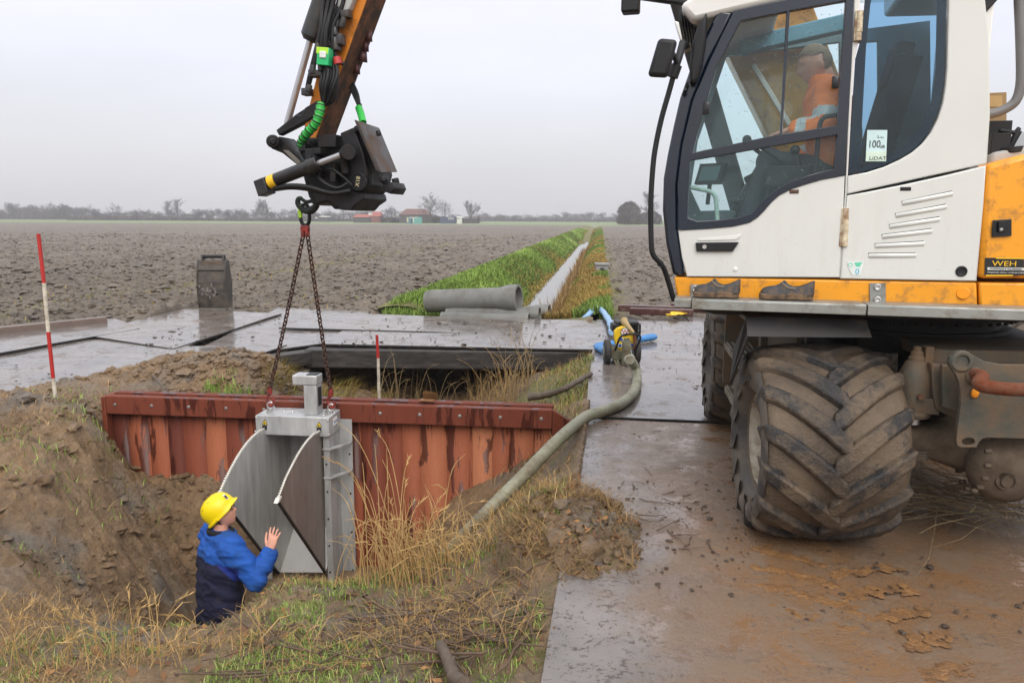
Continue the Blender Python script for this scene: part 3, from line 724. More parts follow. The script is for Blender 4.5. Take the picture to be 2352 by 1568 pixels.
# roof
prism_px([(1560, 12), (1592, 50), (1687, 27), (1800, 1), (1800, -95), (1700, -60), (1610, -25)], .01, 1.02, 'cab_roof', M_white, bevel=.03)
RP_ = [(1800, 1), (1960, -22), (2262, -40), (2262, -110), (1800, -95)]
roof2 = prism_px(RP_, .01, .16, 'cab_roof_rail', M_white, bevel=.03); prism_px(RP_, -.86, .15, 'cab_roof_rail', M_white, bevel=.03)
prism_px([(2090, -34), (2262, -40), (2262, -110), (2090, -105)], -.15, .71, 'cab_roof_rear', M_white, bevel=.02)
mb = MB(); mb.add([E(1800, -60, -.15), E(2090, -75, -.15), E(2090, -75, -.15) - NL * .71, E(1800, -60, -.15) - NL * .71], [(0, 1, 2, 3)]); mb.build('added_roof_hatch', M_glass_clear, EXC, smooth=0)  # unseen glass opening, added to let daylight into the cab
prism_px([(1548, 47), (1604, 66), (1604, 92), (1568, 112)], -.80, .2, 'roof_corner', M_white, bevel=.01)
mb = MB()
for i in range(5):
    mb.prism([E(x, y, -.1 - i * .0) for x, y in [(1562 + i * 7, 30 + i * 5), (1566 + i * 7, 31 + i * 5), (1569 + i * 7, 58 + i * 3), (1565 + i * 7, 57 + i * 3)]], -NL * .6)
mb.prism([E(x, y, -.2) for x, y in [(1560, 22), (1625, 55), (1612, 70), (1558, 50)]], -NL * .5)
mb.build('roof_grille', M_black, EXC, bevel=.004)
# door gap strip and hinges
prism_px([(1964, -20), (1977, -20), (1971, 100), (1962, 140), (1945, 446), (1931, 637), (1927, 637), (1941, 446), (1953, 160)], .0, .06, 'door_post', M_white, bevel=.004)
mb = MB(); 
for H_ in (((1976, 25, 49), (1974, 48, 75), (1972, 74, 95)), ((1943, 478, 504), (1942, 503, 531), (1941, 530, 549), (1940, 548, 566))):
    mb = MB(); mb.box(E(H_[0][0] - 6, (H_[0][1] + H_[-1][2]) / 2, .006), .034, .014, (E(1960, H_[0][1]) - E(1960, H_[-1][2])).length, EX, NL, UZ)
    for k_, (x, y0, y1) in enumerate(H_): mb.cyl(E(x, y0, .012), E(x - 1, y1, .012), .016 + .0015 * (k_ % 2), 12)
    mb.build('door_hinge', M_cream, EXC, bevel=.003)
# rear quarter
RQ_G = [(1949, 401), (1990, 393), (2030, 380), (2064, 364), (2093, 347), (2116, 326), (2134, 302), (2150, 270), (2161, 234), (2167, 195), (2170, 158), (2174, 0), (2174, -30), (1990, -30), (1978, 90), (1965, 135), (1957, 260)]
RQ = [(1945, 446), (1947, 404), (1990, 396), (2031, 383), (2066, 367), (2095, 350), (2119, 329), (2138, 304), (2154, 272), (2165, 236), (2171, 196), (2174, 158), (2178, 0), (2178, -34), (2256, -40), (2262, 0), (2271, 90), (2273, 180), (2273, 270), (2266, 376)]
q = place(flat_mesh([e2(RQ)], .022, .008), 'rear_quarter_panel', EM(-.02), M_white2, EXC, smooth=40)
mb = MB(); mb.add([E(x, y, -.008) for x, y in RQ_G], [tuple(range(len(RQ_G)))]); mb.build('rear_side_window', M_glass_side, q, smooth=0)
BAND_I = [(1975, 385), (2030, 364), (2085, 330), (2122, 285), (2142, 230), (2150, 158), (2153, 0), (2153, -20), (2006, -20), (2000, 10), (1990, 110), (1982, 260)]
bd = place(flat_mesh([e2(RQ_G), e2(BAND_I)], .001, 0), 'window_band', EM(-.012), simple('dark_glass_band', (.012, .022, .05), .2), q, smooth=0)
mb = MB(); mb.prism([E(x, y, -.005) for x, y in [(1992, 299), (2038, 299), (2035, 371), (1988, 371)]], NL * .002)
mb.mat(1); mb.prism([E(x, y, -.0025) for x, y in [(1989, 348), (2036, 348), (2035, 370), (1989, 370)]], NL * .001)
mb.build('noise_sticker', [simple('pale_blue_sticker', (.58, .78, .80), .4), simple('pale_green_sticker', (.62, .78, .66), .4)], q, smooth=0)
lettering('100', 2008, 332, 17, M_ink, q, -.002, wide=.8); lettering('dB', 2027, 337, 7, M_ink, q, -.002); lettering('L', 2018, 314, 7, M_ink, q, -.002); lettering('WA', 2026, 316, 3, M_ink, q, -.002)
lettering('LiDAT', 2016, 364, 8, M_ink, q, -.001, wide=1.25)
# engine access panel
PN = [(1945, 449), (1990, 441), (2080, 423), (2170, 403), (2264, 380), (2258, 470), (2242, 645), (1929, 640)]
pn = place(flat_mesh([e2(PN)], .022, .008), 'access_panel', EM(-.018), M_white2, EXC, smooth=40)
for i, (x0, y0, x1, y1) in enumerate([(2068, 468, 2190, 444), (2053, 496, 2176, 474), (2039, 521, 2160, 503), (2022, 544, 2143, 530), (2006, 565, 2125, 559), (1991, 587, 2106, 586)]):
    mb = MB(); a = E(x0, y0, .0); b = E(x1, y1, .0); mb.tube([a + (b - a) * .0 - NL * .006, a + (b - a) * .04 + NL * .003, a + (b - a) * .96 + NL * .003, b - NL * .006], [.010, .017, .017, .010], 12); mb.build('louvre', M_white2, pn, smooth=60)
    a2 = E(x0 + 3, y0 - 4.2, .0125); b2 = E(x1 - 3, y1 - 4.2, .0125); mb = MB(); mb.bar(a2, b2, .004, .009); mb.build('louvre_shade_line', M_ink, pn, smooth=0)  # dark bar stands in for the shadow along the louvre's top edge
mb = MB(); mb.box(E(2080, 434, .012), .055, .006, .02, EX, NL, UZ); mb.lathe(E(2208, 623, .011), NL, [(0, .03), (.006, .03), (.008, .022), (.003, .018), (.003, 0)], 20)
mb.build('panel_lock', M_black, pn, bevel=.002)
mb = MB(); mb.prism([E(x, y, .0135) for x, y in [(1946, 600), (1984, 600), (1982, 612), (1976, 632), (1958, 632), (1948, 614)]], NL * .001); mb.mat(1)
mb.prism([E(x, y, .0135) for x, y in [(1962, 603), (1981, 602), (1974, 613), (1966, 612)]], NL * .0016)
mb.tube([E(1953 + 5 * math.cos(a), 608 + 4 * math.sin(a), .0148) for a in np.linspace(0, 6.28, 14)], .0018, 5, False)
mb.build('green_sticker', [simple('washed_sticker', (.66, .72, .70), .5), simple('mint_print', (.12, .55, .38), .5)], pn, smooth=0)
lettering('0', 1969, 624, 13, simple('blue_print', (.05, .42, .62), .5), pn, .0150)
# other walls of the cab
back_p = [E(2262, -20, -.03), E(2262, 640, -.03)]
mb = MB(); p = E(2245, 300, -.03); z0 = 1.48; z1 = E(2262, -60, 0).z
mb.box(Vector((p.x, p.y, (z0 + z1) / 2)) - NL * .48, .05, .95, z1 - z0, EX, NL, UZ); mb.build('cab_back', M_white, EXC, bevel=.01)
RWF = [(1650, 24), (2250, -60), (2250, 640), (1575, 632), (1540, 480), (1566, 300)]
RW1 = [(1672, 48), (1990, 5), (1990, 470), (1600, 480), (1572, 420), (1592, 285)]
RW2 = [(2012, 8), (2100, 0), (2100, 330), (2012, 420)]
def e2o(L): return [E2(x, y, 0) for x, y in L]
rw = place(flat_mesh([e2o(RWF), e2o(RW1), e2o(RW2)], .02, .004), 'cab_far_side', EM(-1.0), simple('cab_lining', (.22, .30, .33), .7), EXC, smooth=40)
mb = MB(); mb.add([Vector(p) for p in [SP + EX * a + UZ * b - NL * 1.0 for a, b in e2o(RW1)]], [tuple(range(len(RW1)))]); mb.build('far_window', M_glass_clear, rw, smooth=0)
CZ = 1.47
mb = MB(); a = E(1560, 632, -.04); b = E(2240, 640, -.04); a.z = b.z = CZ; mb.bar(a - NL * .46, b - NL * .46, .92, .05); mb.build('cab_floor', M_black, EXC)
# ---- cab interior
def I(px, py, d): return E(px, py, -d)
st_ = empty('driver_seat', I(1960, 520, .48)) ; st_.parent = EXC; st_.matrix_parent_inverse = world_of(EXC).inverted()
bpy.data.objects.remove(st_)
mb = MB(); c = I(1905, 430, .5); mb.box(c, .50, .50, .13, EX, NL, UZ)
c = I(2035, 270, .5); tilt = (UZ + EX * .22).normalized(); mb.box(c, .13, .46, .66, tilt.cross(NL) * -1, NL, tilt)
c = I(2045, 158, .5); mb.box(c + EX * .03, .10, .27, .26, tilt.cross(NL) * -1, NL, tilt); mb.box(I(2050, 215, .5), .03, .14, .12, EX, NL, UZ)
mb.box(I(1925, 540, .5), .36, .36, .24, EX, NL, UZ)
mb.build('driver_seat', M_seat, EXC, bevel=.05, segs=3)
mb = MB(); c = I(1800, 425, .68); mb.box(c, .42, .14, .12, (EX + UZ * .3).normalized(), NL, (UZ - EX * .3).normalized()); c = I(1830, 405, .26); mb.box(c, .36, .12, .12, EX, NL, UZ)
mb.tube([I(1835, 400, .26), I(1828, 355, .26)], [.035, .02], 10); mb.ball(I(1826, 345, .26), .03)
mb.tube([I(1700, 490, .5), I(1748, 400, .5), I(1765, 360, .5)], [.07, .055, .04], 10)
mb.box(I(1745, 430, .55), .13, .16, .2, (EX + UZ * .5).normalized(), NL, (UZ - EX * .5).normalized())
mb.build('control_console', M_black, EXC, bevel=.015)
# steering wheel
c = I(1772, 362, .5); ax_ = (UZ * .8 + EX * .55).normalized(); s_ = NL; t_ = ax_.cross(s_)
mb = MB(); ring = [c + (s_ * math.cos(2 * math.pi * k / 28) + t_ * math.sin(2 * math.pi * k / 28)) * .19 for k in range(29)]; mb.tube(ring, .014, 8, False)
for k in range(3):
    an = 2 * math.pi * k / 3 + .5; mb.tube([c - ax_ * .03, c + (s_ * math.cos(an) + t_ * math.sin(an)) * .19], .012, 6)
mb.ball(c - ax_ * .02, .05, 10); mb.ball(c + t_ * -.19 + s_ * .05, .03, 10); mb.build('steering_wheel', M_black, EXC, smooth=60)
mb = MB(); c = I(1633, 400, .7); ux = (EX + NL * .55).normalized(); uz = (UZ + EX * .25).normalized(); uy = uz.cross(ux)
mb.box(c, .19, .04, .14, ux, uy, uz); mb.mat(1); mb.box(c - uy * .022, .14, .004, .10, ux, uy, uz); mb.mat(0); mb.tube([c, I(1625, 470, .7)], .015, 8)
mb.build('display', [M_black, M_screen], EXC, bevel=.006)
mb = MB(); mb.tube(fillet([I(1585, 430, .35), I(1643, 442, .35), I(1648, 505, .35), I(1650, 560, .35)], .05), .014, 10); mb.build('grab_rail', M_mint, EXC, smooth=60)
mb = MB(); mb.tube(fillet([I(1925, 265, .12), I(1888, 268, .12), I(1880, 300, .12), I(1872, 420, .12)], .08), .014, 10); mb.build('grab_rail', M_black, EXC, smooth=60)
mb = MB(); mb.tube([I(1693, 462, .4), I(1692, 500, .4)], .008, 8); mb.ball(I(1693, 462, .4), .025, 10); mb.tube([I(1665, 530, .4), I(1692, 490, .4), I(1712, 530, .4)], .01, 8); mb.build('floor_lever', M_black, EXC, smooth=60)
mb = MB(); mb.bar(E(1730, 150, -.94), E(1830, 315, -.94), .03, .06, NL); mb.build('white_brace', M_white, EXC, bevel=.004)
mb = MB(); mb.bar(E(1700, 110, -.8), E(1960, 50, -.8), .12, .10); mb.build('roof_lining', simple('lining_panel', (.12, .26, .34), .7), EXC, bevel=.01)
# ---- mirrors and rails
mb = MB(); mb.prism([E(x, y, .42) for x, y in [(1512, 86), (1556, 90), (1533, 177), (1486, 174)]], -NL * .06); mm = mb.build('wing_mirror', M_black, EXC, bevel=.022, segs=3)
mb = MB(); mb.tube([E(1527, 122, .40), E(1547, 126, .33), E(1553, 142, .22), E(1549, 160, .2)], .014, 8)
mb.tube([E(1575, 105, .05), E(1568, 100, .14), E(1560, 130, .2), E(1546, 172, .2)], .022, 10); mb.cyl(E(1554, 150, .2), E(1544, 178, .2), .032, 12)
mb.build('mirror_arm', M_black, EXC, smooth=60)
mb = MB(); mb.tube(smooth_path([E(1556, 140, .2), E(1537, 210, .2), E(1520, 270, .2), E(1507, 330, .2), E(1500, 380, .2), E(1495, 462, .2), E(1496, 560, .2), E(1502, 588, .19), E(1519, 607, .16), E(1530, 630, .12), E(1548, 690, .06)], 5), .0155, 10)
mb.cyl(E(1517, 606, .17), E(1517, 606, .05), .02, 10); mb.build('mirror_guard_rail', M_black, EXC, smooth=60)
mb = MB(); L = [(1624, 25), (1622, 80), (1613, 140), (1598, 188), (1584, 192), (1583, 150), (1590, 100), (1602, 60)]
mb.prism([E(x, y, .10) for x, y in L], -NL * .22); mb.build('side_mirror', M_black, EXC, bevel=.03, segs=3)
mb = MB(); mb.tube([E(1579, 190, .05), E(1570, 218, .04), E(1574, 205, .1)], .008, 6); mb.build('wiper_bracket', M_black, EXC)
# roof lamp and its bracket ahead of the roof
mb = MB(); mb.bar(E(1438, -12, -.3), E(1580, 8, -.3), .06, .035); mb.box(E(1449, 8, -.3), .11, .10, .12, EX, NL, UZ); mb.box(E(1449, 20, -.3), .06, .06, .05, EX, NL, UZ)
mb.build('work_lamp', M_black, EXC, bevel=.012)
# ---- things behind the cab
mb = MB(); mb.tube(fillet([E(2338, -60, -.2), E(2345, 90, -.2), E(2347, 225, -.2), E(2300, 258, -.2), E(2240, 268, -.2)], .16), .026, 12); mb.build('rear_handrail', simple('grey_rail_paint', srgb(112, 112, 112), .45), EXC, smooth=60)
mb = MB(); mb.prism([E(x, y, -.5) for x, y in [(2268, 214), (2312, 212), (2312, 278), (2300, 284), (2266, 284)]], -NL * .25); mb.mat(1)
mb.prism([E(x, y, -.498) for x, y in [(2270, 252), (2300, 252), (2299, 266), (2270, 266)]], NL * .002); mb.mat(2); mb.prism([E(x, y, -.498) for x, y in [(2270, 220), (2302, 220), (2302, 246), (2270, 246)]], NL * .002)
mb.build('filter_canister', [simple('bronze_canister', srgb(150, 124, 84), .4, .2), M_paper, simple('brown_label', srgb(180, 150, 100), .5)], EXC, bevel=.01)
mb = MB(); mb.box(E(2284, 302, -.5), .12, .2, .10, EX, NL, UZ); mb.box(E(2285, 334, -.45), .10, .2, .12, EX, NL, UZ); mb.tube([E(2295, 300, -.4), E(2330, 305, -.4), E(2342, 294, -.4)], .014, 8); mb.tube([E(2318, 340, -.4), E(2340, 300, -.4)], .02, 8)
mb.cyl(E(2325, 352, -.35), E(2325, 338, -.35), .06, 16); mb.build('engine_fittings', M_black, EXC, bevel=.006)
mb = MB(); mb.prism([E(x, y, -.3) for x, y in [(2272, 372), (2280, 350), (2352, 336), (2420, 280), (2420, 400), (2272, 400)]], -NL * .5); mb.build('engine_block', M_grey, EXC, bevel=.02)
prism_px([(2262, -60), (2320, -60), (2292, 0), (2266, 28), (2258, 20)], -.02, .8, 'rear_roof_visor', M_black, bevel=.006)
# ------------------------------------------------------------------ undercarriage
WR, WW = .575, .78
def tyre_mat(name, groove):
    t = NT(name)
    n = t.noise(5.5, 9, .68); n2 = t.noise(38, 5, .7)
    f = t.math('ADD', t.math('MULTIPLY', n, .75), t.math('MULTIPLY', n2, .25))
    lo, hi = (.36, .46) if groove else (.43, .56)
    wet = t.ramp(t.noise(2.2, 4), [(.35, srgb(74, 63, 51)), (.65, srgb(110, 95, 77))])
    c = t.mix(t.ramp(f, [(lo, 0), (hi, 1)]), (.017, .017, .018, 1), wet)
    c = t.mix(t.ramp(n2, [(.55, 0), (.7, .6)]), c, srgb(78, 64, 50))
    t.set('Base Color', c); t.set('Roughness', t.ramp(n, [(.35, .28), (.6, .62)]))
    t.bump(t.math('ADD', t.noise(16, 8, .75), t.math('MULTIPLY', t.noise(70, 5), .5)), .75, .02); return t.m
M_tyre = tyre_mat('muddy_tyre', True); M_lug = tyre_mat('muddy_tyre_lug', False)
M_sidewall = simple('tyre_sidewall', (.035, .034, .033), .5, var=.3, dirt=srgb(108, 98, 86), dscale=4, damt=.7, bump=.2)
M_rim = simple('white_rim', srgb(190, 184, 168), .5, var=.08, dirt=srgb(120, 98, 74), dscale=7, damt=.7)
def crown(w): return WR - .030 - .045 * abs(2 * w / WW) ** 2.6
def make_wheel(base, side, spin=0.0):
    """base: ground point under the wheel centre; side: unit vector to the outer face"""
    c = Vector((base.x, base.y, WR - .012))
    o = bpy.data.objects.new('wheel', None); COL.objects.link(o); o.empty_display_size = .1
    o.parent = EXC; o.location = world_of(EXC).inverted() @ c; WM[o.name] = Matrix.Translation(c)
    return o, c
def wheel(base, side, spin=0.0, detail=True):
    root, c = make_wheel(base, side, spin)
    h = WW / 2
    prof = [(-h * .72, .30), (-h * .9, .34), (-h * 1.0, .42), (-h * .99, .47), (-h * .93, crown(h) - .005)]
    prof += [(w, crown(w)) for w in np.linspace(-h * .86, h * .86, 13)]
    prof += [(h * .93, crown(h) - .005), (h * .99, .47), (h * 1.0, .42), (h * .9, .34), (h * .72, .30)]
    mb = MB(); mb.lathe(c, side, prof, 72)
    ty = mb.build('tyre', M_tyre, root, smooth=60)
    # side ring
    mb = MB(); mb.lathe(c, side, [(h * .66, .30), (h * .915, .335), (h * 1.012, .41), (h * 1.006, .465), (h * .965, .498)], 72); mb.build('sidewall', M_sidewall, root, smooth=60)
    s = side.normalized(); p = s.orthogonal().normalized() if abs(s.z) > .9 else Vector((0, 0, 1)); q = s.cross(p)
    # lugs: swept bars from shoulder to past the centre line
    N = 14; LUGDIR = (1 if side.dot(RX) < 0 else -1) * -1
    mb = MB()
    for sgn in (1, -1):
        for k in range(N):
            a0 = 2 * math.pi * (k + (.5 if sgn < 0 else 0)) / N + spin
            rows = []
            for j in range(13):
                u = j / 12
                w = sgn * (h * 1.005 * (1 - u) - h * .13 * u)
                ang = a0 + LUGDIR * .60 * (u ** 1.15)
                half = (.048 + .030 * u) * (1 if u < .9 else .72)
                r0 = crown(w) - .03; r1 = crown(w) + .042
                if u < .06: r0 -= .12; r1 -= .018
                da = half / WR
                row = []
                for (dd, rr) in ((-da * 1.55, r0), (-da, r1), (da, r1), (da * 1.55, r0)):
                    tw = dd * .55 * sgn
                    an = ang + dd
                    row.append(c + s * (w + tw * .18) + (p * math.cos(an) + q * math.sin(an)) * rr)
                rows.append(row)
            vs = [v for r_ in rows for v in r_]; fs = []
            for j in range(12):
                for i in range(3): fs.append((j * 4 + i, j * 4 + i + 1, (j + 1) * 4 + i + 1, (j + 1) * 4 + i))
            fs += [(0, 1, 2, 3), (51, 50, 49, 48)]
            mb.add(vs, fs)
    mb.build('tread_lugs', M_lug, root, smooth=35, bevel=.012, segs=2)
    mb = MB(); mb.lathe(c, side, [(h * .70, .300), (h * .78, .306), (h * .80, .292), (h * .66, .285), (h * .60, .262), (h * .2, .25), (h * .12, .16), (h * .12, .10), (h * .22, .09), (h * .22, 0)], 48)
    for k in range(10):
        an = 2 * math.pi * k / 10; o = c + s * (h * .14) + (p * math.cos(an) + q * math.sin(an)) * .13; mb.cyl(o, o + s * .03, .014, 8)
    mb.build('rim', M_rim, root, smooth=50)
    return root
W0 = at_z(1866, 1228, 0)                       # under the near wheel
WB0 = Vector((W0.x, W0.y + .10, 0))
NEARW = WB0
wheel(NEARW, Matrix.Rotation(rad(3.5), 3, 'Z') @ -RX, .12)
wheel(NEARW + AX * 2.55, -RX, .4)
wheel(NEARW + RX * 1.92, RX, .3)
wheel(NEARW + AX * 2.55 + RX * 1.92, RX, .2)
def U(a, r, z): return NEARW + AX * a + RX * r + UZ * z
def UP(px, py, a): return at_plane(px, py, NEARW + AX * a, AX)       # plane across the chassis at distance a along it
mb = MB(); mb.tube([U(2.55, .3, .6), U(2.55, 1.7, .6)], .13, 16); mb.ball(U(2.5, .98, .55), .24, 16); mb.build('rear_axle', M_dark, EXC, smooth=50)
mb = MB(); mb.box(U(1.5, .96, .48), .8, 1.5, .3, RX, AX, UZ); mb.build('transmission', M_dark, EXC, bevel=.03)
mb = MB(); mb.box(U(3.2, .96, .62), 2.3, .12, .55, RX, AX, UZ); mb.build('dozer_blade', M_dark, EXC, bevel=.03)
# axle beam, differential
mb = MB(); 
pr = [(.25, .10), (.45, .105), (.62, .10), (.78, .15), (.92, .2), (1.05, .21), (1.2, .17), (1.5, .10), (1.7, .1)]
vs = []
for r_, hh in pr:
    c = U(-.02, r_, .60); n = 12
    for j in range(n):
        an = 2 * math.pi * j / n; x = math.copysign(abs(math.cos(an)) ** .6, math.cos(an)); z = math.copysign(abs(math.sin(an)) ** .6, math.sin(an)); vs.append(c + AX * x * hh * 1.05 + UZ * z * hh)
mb.add(vs, [(i * 12 + j, i * 12 + (j + 1) % 12, (i + 1) * 12 + (j + 1) % 12, (i + 1) * 12 + j) for i in range(len(pr) - 1) for j in range(12)] + [tuple(range(11, -1, -1)), tuple((len(pr) - 1) * 12 + j for j in range(12))])
axle = mb.build('front_axle', M_chassis_mud, EXC, smooth=50)
for k in range(14):
    an = math.pi * (k / 13) + math.pi * .5
    mb = MB(); c = U(-.25, .80, .60) + UZ * .21 * math.cos(k * .46) + RX * (.03 + .0 * k); 
mb = MB(); c = U(-.20, .98, .52)
mb.lathe(c, -AX, [(0, .2), (.06, .19), (.10, .15), (.13, .08), (.13, 0)], 24)
mb.build('differential', M_chassis_mud, EXC, smooth=50)
mb = MB(); c = UP(2305, 1100, -.3); mb.lathe(c, -AX, [(-.1, .06), (0, .06), (.03, .05), (.03, .03), (.045, .03), (.045, 0)], 20); mb.build('drain_boss', M_chassis_mud, EXC, smooth=40)
mb = MB()
for k in range(16):
    an = 2 * math.pi * k / 16; o = U(-.21, .82, .58) + (UZ * math.cos(an) + AX * math.sin(an)) * .2; mb.cyl(o, o - RX * .03, .014, 6)
mb.build('flange_bolts', M_chassis_mud, EXC)
mb = MB(); mb.prism([UP(x, y, -.135) for x, y in [(2096, 1035), (2133, 1034), (2133, 1057), (2097, 1057)]], AX * .004)
np_ = mb.build('axle_name_plate', simple('brown_plate', srgb(50, 42, 36), .5), EXC)
mb = MB()
for k, yy in enumerate((1038, 1044, 1049, 1053)):
    mb.prism([UP(x, y, -.138) for x, y in [(2100 + (k % 2) * 3, yy), (2129 - k, yy), (2129 - k, yy + 2), (2100 + (k % 2) * 3, yy + 2)]], AX * .001)
mb.build('plate_print', simple('dull_print', srgb(104, 94, 76), .6), np_, smooth=0)
# axle lock cylinder
c0 = UP(2095, 962, -.1); c1 = UP(2108, 795, -.1); ax = (c1 - c0).normalized(); L = (c1 - c0).length
mb = MB(); mb.lathe(c0, ax, [(.04 * L, .0), (.04 * L, .088), (.1 * L, .094), (.12 * L, .086), (.64 * L, .086), (.74 * L, .065), (.80 * L, .055), (.80 * L, .045), (.86 * L, .045), (.87 * L, .034), (.93 * L, .034), (.94 * L, .022), (1.0 * L, .022), (1.0 * L, 0)], 24)
mb.box(c0 + ax * .42 * L + RX * .09, .07, .1, .24, RX, AX, UZ); mb.box(c0 + ax * .82 * L + RX * .055, .045, .07, .16, RX, AX, UZ); mb.box(c0 + ax * .22 * L + RX * .07 - AX * .05, .09, .06, .09, RX, AX, UZ)
lk = mb.build('axle_lock_cylinder', M_chassis, EXC, smooth=40, bevel=.008)
mb = MB(); mb.lathe(c0, ax, [(-.06 * L, .0), (-.06 * L, .042), (.05 * L, .042)], 20); mb.build('piston_rod', M_chrome, lk)
mb = MB(); mb.cyl(c0 + ax * .36 * L - AX * .08, c0 + ax * .36 * L - AX * .11, .016, 6); mb.build('plug_bolt', M_rust, lk)
# bracket plate with lifting eye
K = lambda L: [((x), (y)) for x, y in L]
BP = [(2193, 1012), (2196, 1021), (2203, 1025), (2240, 1025), (2246, 1012), (2254, 1005), (2265, 1003), (2560, 1010), (2560, 838), (2300, 836), (2262, 830), (2245, 822), (2228, 812), (2209, 808), (2192, 810), (2180, 818), (2176, 830), (2180, 842), (2192, 858), (2199, 875), (2203, 895), (2203, 930), (2197, 970)]
PA = -.40
PO = NEARW + AX * PA
def up2(x, y): p = UP(x, y, PA); return ((p - PO).dot(RX), p.z)
circ = lambda cx, cy, rx_, ry_, n=18: [(cx + rx_ * math.cos(2 * math.pi * k / n), cy + ry_ * math.sin(2 * math.pi * k / n)) for k in range(n)]
br = place(flat_mesh([[up2(*p) for p in BP], [up2(*p) for p in circ(2221, 1012, 15, 9)]], .015, .004), 'lifting_bracket', frame_M(PO, RX, UZ, RX.cross(UZ)), M_chassis, EXC)
mb = MB(); c = UP(2206, 828, PA - .0); mb.lathe(c, -AX, [(.0, .058), (.025, .056), (.03, .05), (.03, .036), (.022, .032), (.006, .034), (.004, 0)], 24); mb.build('lifting_eye', M_chassis, br, smooth=40)
mb = MB(); mb.tube(fillet([UP(2232, 858, PA), UP(2262, 864, PA - .13), UP(2240, 884, PA - .2), UP(2300, 893, PA - .24), UP(2560, 900, PA - .24)], .06), .034, 14); mb.build('tow_bar', M_rust, br, smooth=60)
mb = MB(); mb.lathe(UP(2236, 862, PA), -AX, [(-.01, .05), (.03, .048), (.05, .035)], 18); mb.lathe(UP(2241, 903, PA - .02), -AX, [(0, .02), (.012, .02), (.016, .0)], 16); mb.build('reflector_boss', [M_chassis], br, smooth=50)
mb = MB(); mb.ball(UP(2240, 902, PA - .03), .022, 12, (1, .5, 1.3)); mb.build('amber_reflector', simple('amber_lens', (.85, .30, .01), .2), br, smooth=80)
# gusset box behind the plate, dark frame, slewing ring
mb = MB(); mb.prism([UP(x, y, -.2) for x, y in [(2140, 835), (2203, 840), (2203, 965), (2196, 966), (2150, 940), (2143, 900)]], AX * .25)
mb.prism([UP(x, y, -.28) for x, y in [(2165, 838), (2200, 842), (2203, 950), (2165, 935)]], AX * .05)
mb.build('axle_mount', M_chassis, EXC, bevel=.012)
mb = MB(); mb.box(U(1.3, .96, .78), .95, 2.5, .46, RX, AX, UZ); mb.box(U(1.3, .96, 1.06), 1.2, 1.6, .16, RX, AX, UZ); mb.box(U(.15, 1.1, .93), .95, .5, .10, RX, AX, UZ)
mb.build('chassis_frame', M_dark, EXC, bevel=.02)
sc = Vector((CEN.x, CEN.y, 0))
mb = MB(); mb.lathe(sc, UZ, [(1.08, .0), (1.08, .66), (1.16, .66), (1.16, .60), (1.24, .60), (1.24, .72), (1.32, .72), (1.32, .0)], 56)
for k in range(56):
    an = 2 * math.pi * k / 56; p = sc + Vector((math.cos(an), math.sin(an), 0)) * .69; mb.cyl(p + UZ * 1.215, p + UZ * 1.245, .014, 6)
mb.build('slewing_ring', M_dark, EXC, smooth=30)
mb = MB(); mb.prism([UP(x, y, .05) for x, y in [(2030, 812), (2062, 812), (2062, 868), (2030, 868)]], AX * .006); mb.build('worn_chassis_sticker', simple('worn_label', srgb(104, 92, 78), .7, dirt=(.02, .02, .02), dscale=30, damt=.9), EXC)
mb = MB(); mb.prism([UP(x, y, -.1) for x, y in [(2135, 802), (2560, 812), (2560, 840), (2140, 836)]], AX * .5); mb.build('front_cross_member', M_chassis, EXC, bevel=.012)
# mud flap over the near wheel
FA = -.12
mb = MB(); up = [UP(x, y, FA) for x, y in [(1714, 728), (1760, 727), (1850, 730), (1990, 736)]]; lo = [UP(x, y, FA - .06) for x, y in [(1717, 772), (1760, 773), (1860, 774), (2003, 775)]]
bk = [p + AX * .42 + UZ * .015 for p in up]; th = AX * .012
for A_, B_ in ((up, lo), (up, bk)):
    for i in range(3):
        off = AX * .012 if B_ is lo else UZ * -.012
        mb.add([A_[i], A_[i + 1], B_[i + 1], B_[i], A_[i] + off, A_[i + 1] + off, B_[i + 1] + off, B_[i] + off], [(0, 1, 2, 3), (7, 6, 5, 4), (0, 4, 5, 1), (1, 5, 6, 2), (2, 6, 7, 3), (3, 7, 4, 0)])
mb.prism([UP(1714, 728, FA), UP(1722, 740, FA), UP(1717, 772, FA - .06), UP(1676, 880, FA + .3), UP(1684, 800, FA + .35)], RX * .012)
mb.build('mudguard_flap', M_rubber, EXC, smooth=30)
mb = MB()
for x0, x1, y in ((1832, 1908, 716), (1836, 1912, 725)):
    mb.bar(UP(x0, y, .35), UP(x1, y + 1, .35), .04, .02)
mb.build('daylight_strip', M_white, EXC)  # white bars stand in for daylight seen through the gap
# steps between the wheels
for (px, py, a0, a1, w_) in ((1641, 707, 1.75, .62, .13), (1647, 818, 1.7, .62, .2), (1664, 918, 1.55, .6, .2)):
    z = UP(px, py, a1 + .55).z
    p0 = U(a0, -.36 + .02, 0); p1 = U(a1, -.36 + .02, 0); p0.z = p1.z = z
    mb = MB(); mb.bar(p0 + RX * w_ / 2, p1 + RX * w_ / 2, w_, .05)
    for k in range(5): mb.bar(p0 + RX * (.02 + k * (w_ - .03) / 4) + UZ * .028, p1 + RX * (.02 + k * (w_ - .03) / 4) + UZ * .028, .012, .014)
    mb.build('access_step', simple('muddy_aluminium', srgb(132, 126, 112), .5, .2, dirt=srgb(100, 88, 72), dscale=6, damt=.8), EXC, bevel=.004)
mb = MB(); mb.box(U(1.2, .0, .85), .03, 1.3, .8, RX, AX, UZ); mb.box(U(1.82, -.16, .88), .34, .03, .74, RX, AX, UZ); mb.bar(U(.72, -.2, 1.22), U(.72, -.2, .55), .05, .05)
mb.build('step_housing', M_chassis, EXC, bevel=.006)
